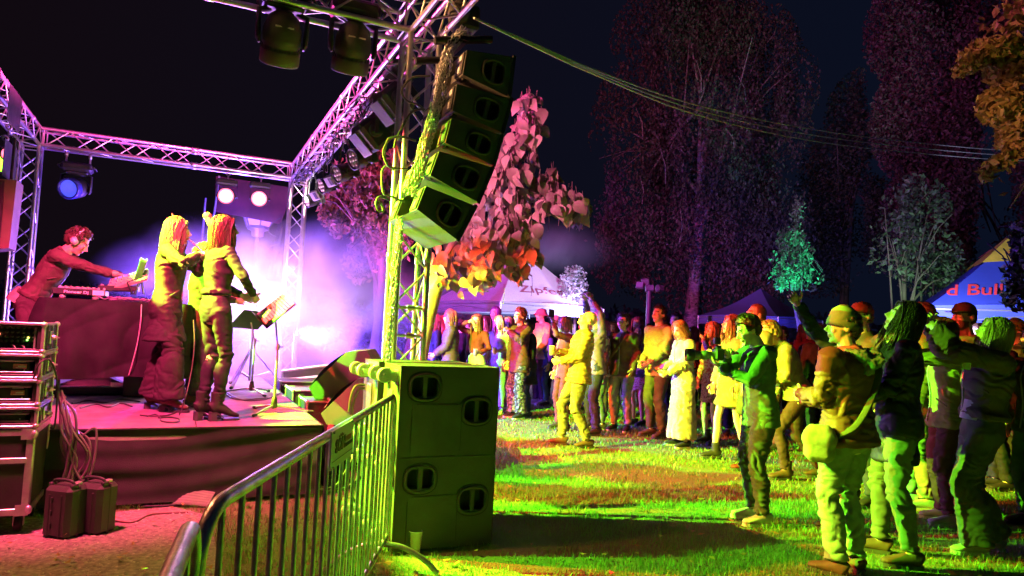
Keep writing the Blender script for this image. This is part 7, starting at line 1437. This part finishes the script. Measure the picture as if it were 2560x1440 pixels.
tent(c, radians(36), 3.7, 2.22, 4.1, 'white peaked tent with red lettering behind the crowd', [tw, tgrey], texts=((0, 'Zipfer', .46, .24, 1.75, .46, zred, .15), (3, 'Zipfer', .50, .24, 1.5, .40, zred, .15), (3, 'urtyp', .52, .46, .5, .16, zred, .1)))
tb_ = pm('tent_blue_fabric', (.045, .075, .42), .6, 0, .12, 1.5, .1, 6); tyel = pm('print_yellow', (.75, .55, .05), .6); tred = pm('print_red', (.85, .06, .06), .6)
c = at(2322, 768, 11.0); t, C_, top = tent(c, radians(-24), 3.1, 2.18, 3.66, 'blue peaked tent with red lettering and yellow top at the right', [tb_, tb_], nm='drinks_tent', val=.25, texts=((0, 'd Bull', .205, .20, .78, .34, tred, .25), (3, 'Re', .84, .22, .5, .42, tred, .25)), grp=None, curve=.08)
m = MB()
for k in range(4):
    a, b = C_[k]+ZX*2.18, C_[(k+1) % 4]+ZX*2.18; n_ = (b-a).cross(top-a).normalized(); P = [a.lerp(top, .56)+n_*.012-ZX*.05, b.lerp(top, .56)+n_*.01-ZX*.06, top+n_*.01]
    m.add([P[0], P[0].lerp(P[1], .33)+(P[2]-P[0])*.06, P[0].lerp(P[1], .66)-(P[2]-P[0])*.02, P[1], P[2]], [(0, 1, 4), (1, 2, 4), (2, 3, 4)], False)
m.obj('yellow_top', tyel, t)
m = MB()
for k in range(4):
    a, b = C_[k]+ZX*2.18, C_[(k+1) % 4]+ZX*2.18; n_ = (b-a).cross(top-a).normalized(); o_ = a.lerp(top, .66)*.5+b.lerp(top, .66)*.5+n_*.02; x_ = (b-a).normalized(); y_ = (top-(a+b)/2).normalized()
    m.add([o_+x_*p[0]+y_*p[1] for p in ((-.34, -.02), (-.1, .04), (.05, .14), (.2, .10), (.36, .0), (.1, .02), (.0, -.05))], [(0, 1, 6), (1, 5, 6), (1, 2, 5), (2, 3, 5), (3, 4, 5)], False)
m.obj('red_emblem', tred, t)
c = at(1945, 812, 22.0); tent(c, radians(40), 3.0, 2.3, 3.35, 'small plain tent lit violet far behind the photographer', [pm('tent_violet_grey', (.10, .10, .22), .7, 0, .1, 2)]*2)
c = at(1135, 800, 20.5); tent(c, radians(20), 2.4, 2.25, 2.9, 'pale canopy half hidden behind the truss tower', [tw, tw])
# ================================================================ trees
barkm = pm('tree_bark', (.16, .13, .11), .9, 0, .5, 5, .8, 30, stretch=(1, 1, .3)); birchm = pm('birch_bark', (.26, .25, .24), .85, 0, .75, 7, .4, 30, stretch=(1, 1, 2.5))
def leafcloud(name, cl, n, size, mat, parent=None, droop=0., asp=1.7, jitter=1.0, strand=0):
    """cl: list of (centre, (rx,ry,rz), weight): leaf quads spread unevenly through the volume"""
    w = np.array([c[2] for c in cl], float); w /= w.sum(); idx = rng.choice(len(cl), n, p=w); C = np.array([tuple(c[0]) for c in cl])[idx]; Rr = np.array([c[1] for c in cl])[idx]
    d = rng.normal(size=(n, 3)); d /= np.linalg.norm(d, axis=1)[:, None]; r = rng.random(n)**.45; P = C+d*Rr*r[:, None]
    if strand: k = vnoise(np.stack([P[:, 0]*strand, P[:, 1]*strand, P[:, 2]*strand*.22], 1)); keep = k > .38+.25*rng.random(n)
    else: k = vnoise(P*1.6); keep = k > .30+.25*rng.random(n)
    P = P[keep]; n = len(P); s = size*(.6+.8*rng.random(n)); a = rng.normal(size=(n, 3)); a[:, 2] -= droop*2; a /= np.linalg.norm(a, axis=1)[:, None]; b = rng.normal(size=(n, 3)); b -= a*(a*b).sum(1)[:, None]; b /= np.linalg.norm(b, axis=1)[:, None]; nn = np.cross(a, b)
    a = a*s[:, None]*asp*.5; b = b*s[:, None]*.5; V = np.stack([P-a, P+b*.9-nn*s[:, None]*.10, P+a, P-b*.9-nn*s[:, None]*.10], 1).reshape(-1, 3)
    Fc = np.arange(len(V)).reshape(-1, 4); return quick(name, V, Fc, mat)
def tree(label, base, hgt, blobs, n, size, leafm, bark, trunk_r=.2, limbs=8, lean=(0, 0), droop=0., strand=0, nm='tree', grp=None, asp=1.7):
    base = Vector(base); t = thing(nm, label, 'tree', base, 0, grp); r_ = random.Random(int(hgt*100)+n); m = MB(); top = base+Vector((lean[0], lean[1], hgt*.85)); pts = [base, base.lerp(top, .35)+Vector((r_.uniform(-.2, .2), 0, 0)), base.lerp(top, .7)+Vector((r_.uniform(-.3, .3), 0, 0)), top]
    pts = cat(pts, 5); N = len(pts); m.tube(pts, [trunk_r*(1.15-.95*i/(N-1)) for i in range(N)], 10)
    for k in range(limbs):
        i = int(N*(.3+.6*k/limbs)); i = min(i, N-2); a = pts[i]; bc, br, _ = blobs[k % len(blobs)]; e = Vector(bc)+Vector([r_.uniform(-.5, .5)*x for x in br]); mid = a.lerp(e, .5)+ZX*.4
        m.tube(cat([a, mid, e], 4), [trunk_r*.42*(1-.85*j/8) for j in range(9)], 6)
        for q_ in range(3):
            e2 = e+Vector([r_.uniform(-.6, .6)*x for x in br]); m.tube([mid, mid.lerp(e2, .6)+ZX*.15, e2], [trunk_r*.18, trunk_r*.1, .01], 5)
    m.obj('trunk', bark, t); me = leafcloud('crown', blobs, n, size, leafm, None, droop, asp, 1, strand); o = bpy.data.objects.new('crown', me); COL.objects.link(o); o.parent = t; o.matrix_basis = t.matrix_basis.inverted(); o['kind'] = 'stuff'
    return t
def blob(px, py, Y, rx, ry, dy, w=1): p = at(px, py, Y); k = Y/FPX; return (p, (rx*k, dy, ry*k), w)
dgl = leafmat('birch_leaf', (.045, .05, .035), (.10, .10, .075), .15, .6); dgp = leafmat('purple_tint_leaf', (.07, .03, .035), (.13, .055, .065), .15, .6); dgc = leafmat('poplar_leaf', (.05, .09, .05), (.10, .15, .09), .2, .5)  # dgp: purple stage light put into the leaf colour
D = 27.
B1 = [blob(1690, 90, D, 170, 130, 2.2, 1.1), blob(1850, 120, D, 150, 120, 2.2, 1.), blob(1770, 0, D, 150, 120, 2.2, .8), blob(1600, 330, D, 130, 210, 2, 1.2), blob(1800, 380, D, 190, 200, 2.4, 1.6), blob(1930, 330, D, 90, 170, 2, .7), blob(1560, 560, D, 110, 190, 2, .9), blob(1720, 620, D, 190, 190, 2.4, 1.4), blob(1900, 600, D, 140, 180, 2.4, 1.1), blob(1990, 230, D, 50, 120, 1.5, .2)]
b = at(1715, 900, D); b.z = 0; t = tree('huge weeping birch with pale branches, a dim mass above the middle of the crowd', b, 15, B1, 120000, .085, dgl, birchm, .28, 7, (1.0, 0), .9, 1.6, 'birch_tree')
m = MB(); r_ = random.Random(4)
for px, py, l in ((1740, 150, 80), (1845, 190, 60), (1860, 250, 40), (1590, 270, 70), (1815, 320, 50), (1600, 440, 70), (1940, 65, 40), (1880, 270, 60), (1760, 200, 60), (1650, 370, 90), (1700, 520, 90)):
    a = at(px, py, D-1.6); e = at(px-r_.uniform(-25, 25), py+l, D-1.6); m.tube([a, a.lerp(e, .5)+Vector((.1, 0, 0)), e], [.01, .018, .025], 6)
m.obj('pale_branch', birchm, t)['kind'] = 'stuff'
D = 24.
B2 = [blob(2300, 60, D, 120, 160, 2.5, 1.2), blob(2440, 80, D, 150, 180, 2.5, 1.2), blob(2300, 300, D, 110, 170, 2, 1.3), blob(2440, 350, D, 170, 200, 2.5, 1.5), blob(2340, 540, D, 120, 160, 2.2, 1.), blob(2480, 560, D, 130, 180, 2.4, 1.)]
b = at(2400, 900, D); b.z = 0; tree('tall copper beech showing dull purple at the upper right', b, 16, B2, 110000, .085, dgp, pm('dark_bark', (.04, .035, .03), .9), .3, 12, (0, 0), .4, 1.2, 'purple_tinted_tree')
D = 30.
B3 = [blob(2080, 480, D, 110, 170, 2, 1), blob(2140, 300, D, 70, 130, 2, .6), blob(2180, 560, D, 130, 130, 2, 1), blob(2050, 640, D, 120, 110, 2, .8)]
b = at(2110, 900, D); b.z = 0; tree('dark tree in the gap between the birch and the copper beech', b, 12, B3, 40000, .09, dgl, barkm, .22, 8, (0, 0), .3, 1.4, 'tree')
D = 21.
B4 = [blob(1975, 600, D, 26, 40, .8, 1), blob(2005, 640, D, 28, 36, .6, .8), blob(1990, 530, D, 12, 50, .6, .3), blob(1960, 690, D, 40, 40, .8, .8), blob(2020, 700, D, 34, 34, .8, .5), blob(1945, 650, D, 14, 30, .5, .15)]
b = at(1985, 900, D); b.z = 0; tree('slender tree floodlit in bright turquoise behind the photographer', b, 5.2, B4, 2600, .075, leafmat('slender_leaf', (.12, .2, .12), (.2, .28, .16), .3), barkm, .07, 5, (0, 0), .6, 3.5, 'young_tree')
D = 17.
B5 = [blob(2280, 530, D, 70, 100, 1.2, 1), blob(2230, 630, D, 60, 100, 1.2, .9), blob(2310, 650, D, 70, 90, 1.2, 1), blob(2370, 690, D, 50, 70, 1, .5)]
b = at(2268, 900, D); b.z = 0; t = tree('leafy tree lit pale green from below with several thin stems', b, 5.0, B5, 5200, .085, dgc, barkm, .09, 7, (0, 0), .4, 2.6, 'poplar_tree')
m = MB()
for px in (2240, 2262, 2296, 2318): a = at(px, 880, D); a.z = 0; e = at(px-10+(px-2270)*.6, 520, D); m.tube(cat([a, a.lerp(e, .5)+Vector((.05, 0, 0)), e], 4), [.04, .036, .032, .028, .025, .022, .018, .014, .008], 7)
m.obj('stem', barkm, t)
D = 9.4
B6 = [blob(2548, 640, D, 40, 50, .8, 1), blob(2575, 720, D, 40, 60, .8, .8), blob(2555, 590, D, 30, 40, .5, .5)]
b = at(2640, 900, D); b.z = 0; tree('dark leafy young tree standing in front of the blue tent', b, 2.9, B6, 4200, .07, leafmat('dark_leaf', (.02, .025, .02), (.04, .05, .03), .1), pm('dark_bark', (.04, .035, .03), .9), .10, 3, (0, 0), .2, 3, 'young_tree')
D = 20.
B7 = [blob(1432, 700, D, 40, 38, .5, 1), blob(1420, 745, D, 36, 36, .5, .8), blob(1452, 735, D, 24, 40, .4, .6)]
b = at(1430, 850, D); b.z = 0; tree('small tree glowing violet white beside the white tent', b, 2.9, B7, 5200, .06, leafmat('small_leaf', (.25, .25, .22), (.35, .35, .3), .35), barkm, .05, 5, (0, 0), .2, 3, 'young_tree')
D = 15.
B8 = [blob(895, 470, D, 75, 90, 1.2, 1), blob(930, 570, D, 60, 90, 1.2, 1), blob(860, 520, D, 60, 80, 1, .8), blob(960, 430, D, 50, 60, 1, .5), blob(900, 650, D, 50, 60, 1, .4), blob(1010, 560, D, 60, 90, 1, .5)]
b = at(925, 900, D); b.z = 0; tree('tree with foliage lit red behind the front truss tower', b, 5.0, B8, 13000, .085, leafmat('red_lit_leaf', (.14, .10, .05), (.28, .20, .08), .2), barkm, .12, 8, (0, 0), .5, 2.4, 'tree')
# hedge line far behind
bl = []
for k in range(26): bl.append(blob(-250+k*120+random.uniform(-30, 30), 770+k*5, 33, 90, 75+random.uniform(-10, 35), 1.5, 1))
me = leafcloud('hedge', bl, 26000, .22, leafmat('hedge_leaf', (.03, .04, .025), (.06, .07, .04), .1)); o = link(me, 'hedge'); tag(o, 'dark hedge closing off the far side of the park', 'hedge', kind='stuff')
# big-leaved catalpa behind the line array
cl_m = leafmat('catalpa_leaf', (.08, .06, .05), (.42, .32, .27), .2, .5)
def bigleaf():
    m = MB(); prof = [(0, .012), (.03, .085), (.09, .135), (.16, .125), (.23, .08), (.29, .03), (.33, .004)]; vs = []
    for y, w in prof:
        for k in (-1, -.5, 0, .5, 1): vs.append((w*k, y-.02*abs(k)*(y < .05), .03*abs(k)*.9*w/.13-.13*(y/.33)**2+.006*sin(k*9+y*30)))
    fs = [(r*5+c, r*5+c+1, r*5+c+6, r*5+c+5) for r in range(len(prof)-1) for c in range(4)]; m.add(vs, fs, True); me = m.mesh('leaf'); me.materials.append(cl_m); return me
LF = bigleaf(); ct_ = at(1035, 900, 10.2); ct_.z = 0; catp = thing('catalpa_tree', 'tree with big drooping pinkish leaves behind the hanging loudspeakers', 'tree', ct_)
K = catp.matrix_basis.inverted(); r_ = random.Random(21); BL = MB(); nl = 0
LB = [(1326, 265, 30, 34, 26), (1318, 330, 42, 40, 34), (1285, 400, 55, 50, 50), (1240, 470, 66, 60, 70), (1330, 470, 60, 34, 40), (1395, 492, 52, 32, 40), (1440, 522, 34, 32, 34), (1300, 545, 66, 44, 60), (1225, 570, 66, 60, 70), (1290, 625, 62, 44, 56), (1200, 640, 60, 46, 40), (1120, 640, 50, 50, 18), (1210, 690, 40, 28, 26), (1290, 668, 30, 20, 14), (1130, 705, 44, 30, 8), (1200, 400, 40, 60, 30), (1365, 440, 30, 24, 12), (1095, 660, 26, 40, 8)]
m = MB()
for px, py, rx, ry, n in LB:
    Yc = 9.6+r_.uniform(-.3, .3)
    for k in range(int(n*1.45)):
        w = r_.uniform(0, 2*pi); rr_ = r_.random()**.55; x = px+rx*rr_*cos(w); y = py+ry*rr_*sin(w); Y = Yc+r_.uniform(-.5, .5)
        p = at(x, y, Y); az = r_.uniform(0, 2*pi); el = r_.uniform(-1.4, -.5); d = Vector((cos(az)*cos(el), sin(az)*cos(el), sin(el))); s_ = r_.uniform(.36, .70)
        nrm = Vector((r_.gauss(-.55, .4), r_.gauss(-.8, .35), r_.gauss(.3, .35))); nrm = (nrm-d*nrm.dot(d)).normalized(); X_ = d.cross(nrm); M_ = Matrix.Translation(p) @ Matrix((X_, d, nrm)).transposed().to_4x4() @ Matrix.Scale(s_, 4)
        if Y < Yc-.2 and nl < 295: copy_of(LF, 'leaf', catp, K @ M_); nl += 1
        else: BL.add([M_ @ v.co for v in LF.vertices], [tuple(q.vertices) for q in LF.polygons], True)
        m.tube([p, p-d*.03+Vector((0, .05, .10))], .0035, 4)
BL.obj('leaf_mass', cl_m, catp)['kind'] = 'stuff'
tr = cat([ct_, ct_+Vector((.1, 0, 1.2)), at(1120, 640, 10.0), at(1200, 520, 9.8)], 5); m.tube(tr, [.16-.008*i for i in range(len(tr))], 10)
for tgt in ((1322, 250), (1300, 380), (1400, 490), (1460, 520), (1300, 560), (1120, 640), (1330, 690), (1180, 600), (1080, 700)):
    a = at(1150, 600, 9.9); e = at(tgt[0], tgt[1], 9.6); br = cat([a, a.lerp(e, .5)+Vector((0, 0, .05)), e], 4); m.tube(br, [.04-.0038*i for i in range(len(br))], 6)
for px, py in ((1372, 560), (1425, 560), (1398, 545), (1445, 550), (1260, 740), (1330, 720)):
    a = at(px, py-30, 9.5); m.tube([a, a-ZX*.14+Vector((.01, 0, 0)), a-ZX*.28], .0045, 4)
m.obj('trunk', pm('catalpa_bark', (.28, .2, .18), .85, 0, .4, 6, .5, 30), catp)
# overhanging branch at the upper right
oak = leafmat('oak_leaf', (.22, .15, .06), (.36, .24, .09), .3, .5); D = 6.6
OB = [blob(2530, 40, D, 60, 50, .4, 1), blob(2470, 130, D, 60, 30, .3, .6), blob(2420, 165, D, 30, 22, .2, .25), blob(2540, 150, D, 50, 60, .4, 1), blob(2500, 260, D, 40, 50, .3, .7), blob(2550, 330, D, 36, 60, .3, .8), blob(2510, 420, D, 36, 40, .3, .6), blob(2550, 470, D, 26, 40, .2, .4), blob(2526, 505, D, 9, 28, .1, .14)]
b = Vector((6.6, 7.0, 0)); t = thing('oak_tree', 'overhanging leafy branches at the upper right corner, warm lit', 'tree', b); m = MB(); top = at(2700, 100, 7.0); m.tube(cat([b, Vector((6.5, 7.0, 2.5)), top], 4), [.2, .19, .18, .17, .16, .15, .14, .13, .12], 10)
for (px, py) in ((2440, 160), (2530, 40), (2500, 270), (2550, 470), (2526, 520), (2470, 120)): e = at(px, py, D); a = top.lerp(Vector((6.5, 7, 3)), .3); br = cat([a, a.lerp(e, .5)+ZX*.1, e], 4); m.tube(br, [.05, .045, .04, .034, .028, .022, .016, .01, .006], 6)
m.obj('trunk', barkm, t); me = leafcloud('crown', OB, 5200, .062, oak, None, .3, 1.6, 1, 0); o = bpy.data.objects.new('crown', me); COL.objects.link(o); o.parent = t; o.matrix_basis = t.matrix_basis.inverted(); o['kind'] = 'stuff'
# floodlight pole in the crowd
D = 16.5; t = thing('floodlight_pole', 'dark pole with a cluster of floodlights rising out of the crowd', 'floodlight pole', at(1617, 870, D)*1.0); b = at(1615, 900, D); b.z = 0; t.location = b; t.matrix_basis = Matrix.Translation(b); tp = at(1624, 715, D); m = MB(); m.tube([b, Vector((tp.x, tp.y, tp.z))], .06, 10); m.obj('pole', pm('pole_paint', (.04, .04, .06), .5), t)
for dx, dz, an in ((-.22, .0, -30), (.0, -.06, 0), (.24, -.05, 35), (-.1, .1, 160)):
    c = tp+Vector((dx, 0, dz)); R = Matrix.Rotation(radians(an), 3, 'Z') @ Matrix.Rotation(radians(-20), 3, 'X'); m = MB(); m.box(c, (.2, .12, .16), R, .02); fl_ = m.obj('floodlight_head', pm('flood_grey', (.06, .06, .08), .5), t); m = MB(); m.box(c+R @ Vector((0, -.065, 0)), (.17, .01, .13), R, .002); m.obj('glass', pm('flood_glass', (.12, .12, .18), .15), fl_)
# tall bare trunk with a patch of blue light
b = at(1715, 900, 17.5); b.z = 0
# ================================================================ stage smoke: real scattering lit by the lamps
def smoke(name, label, blobs, dens, scale, lo, hi, col=(.9, .9, .92), seed=0, aniso=.2):
    m = MB()
    lo_ = [min(c[i]-r[i] for c, r in blobs) for i in range(3)]; hi_ = [max(c[i]+r[i] for c, r in blobs) for i in range(3)]; lo_[2] = max(.02, lo_[2]); m.box([(a+b)/2 for a, b in zip(lo_, hi_)], [b-a for a, b in zip(lo_, hi_)]); me = m.mesh(name); mt = bpy.data.materials.new(name); mt.use_nodes = True; nt = mt.node_tree; nt.nodes.clear(); out = nt.nodes.new('ShaderNodeOutputMaterial'); pv = nt.nodes.new('ShaderNodeVolumePrincipled'); pv.inputs['Color'].default_value = (*col, 1); pv.inputs['Anisotropy'].default_value = aniso
    tc = nt.nodes.new('ShaderNodeTexCoord'); n = nt.nodes.new('ShaderNodeTexNoise'); n.inputs['Scale'].default_value = scale; n.inputs['Detail'].default_value = 5; n.inputs['Roughness'].default_value = .55; n.inputs['Distortion'].default_value = .6
    mp = nt.nodes.new('ShaderNodeMapping'); mp.inputs['Location'].default_value = (seed, seed*.3, 0); nt.links.new(tc.outputs['Object'], mp.inputs[0]); nt.links.new(mp.outputs[0], n.inputs['Vector'])
    mr = nt.nodes.new('ShaderNodeMapRange'); mr.inputs[1].default_value = lo; mr.inputs[2].default_value = hi; mr.inputs[3].default_value = 0; mr.inputs[4].default_value = dens; nt.links.new(n.outputs['Fac'], mr.inputs[0])
    # soft rim: density falls off towards the hull of every puff
    acc = None
    for c, r in blobs:
        s_ = nt.nodes.new('ShaderNodeVectorMath'); s_.operation = 'SUBTRACT'; s_.inputs[1].default_value = tuple(c); nt.links.new(tc.outputs['Object'], s_.inputs[0])
        dv = nt.nodes.new('ShaderNodeVectorMath'); dv.operation = 'DIVIDE'; dv.inputs[1].default_value = tuple(r); nt.links.new(s_.outputs[0], dv.inputs[0]); ln = nt.nodes.new('ShaderNodeVectorMath'); ln.operation = 'LENGTH'; nt.links.new(dv.outputs[0], ln.inputs[0])
        q_ = nt.nodes.new('ShaderNodeMapRange'); q_.interpolation_type = 'SMOOTHSTEP'; q_.inputs[1].default_value = .95; q_.inputs[2].default_value = .25; q_.inputs[3].default_value = 0; q_.inputs[4].default_value = 1; nt.links.new(ln.outputs['Value'], q_.inputs[0])
        if acc is None: acc = q_
        else: mx_ = nt.nodes.new('ShaderNodeMath'); mx_.operation = 'MAXIMUM'; nt.links.new(acc.outputs[0], mx_.inputs[0]); nt.links.new(q_.outputs[0], mx_.inputs[1]); acc = mx_
    mu = nt.nodes.new('ShaderNodeMath'); mu.operation = 'MULTIPLY'; nt.links.new(mr.outputs[0], mu.inputs[0]); nt.links.new(acc.outputs[0], mu.inputs[1]); nt.links.new(mu.outputs[0], pv.inputs['Density']); nt.links.new(pv.outputs[0], out.inputs['Volume'])
    me.materials.append(mt); o = link(me, name); tag(o, label, 'smoke', kind='stuff'); return o
B = lambda px, py, Y, rx, ry, rz: (at(px, py, Y), (rx, ry, rz))
smoke('smoke', 'thick stage smoke glowing white and violet behind the musicians', [B(650, 740, 10.3, 1.7, 1.6, 1.45), B(560, 660, 10.9, 1.6, 1.3, .9), B(450, 690, 11.3, 1.5, 1.2, .8), B(780, 760, 11.3, 1.7, 1.6, 1.3), B(890, 790, 12.0, 1.6, 1.5, 1.4), B(700, 900, 10.3, 1.6, 1.4, .8), B(850, 640, 12.3, 1.4, 1.2, .9)], 1.0, .8, .38, .64, seed=5.7)
smoke('smoke', 'thin violet smoke drifting over the crowd before the white tent', [B(1090, 760, 14.8, 1.8, 1.6, 1.1), B(1200, 700, 15.8, 2.0, 1.4, .9), B(1380, 620, 17, 1.9, 1.5, .8)], .22, .7, .35, .7, seed=8.0)
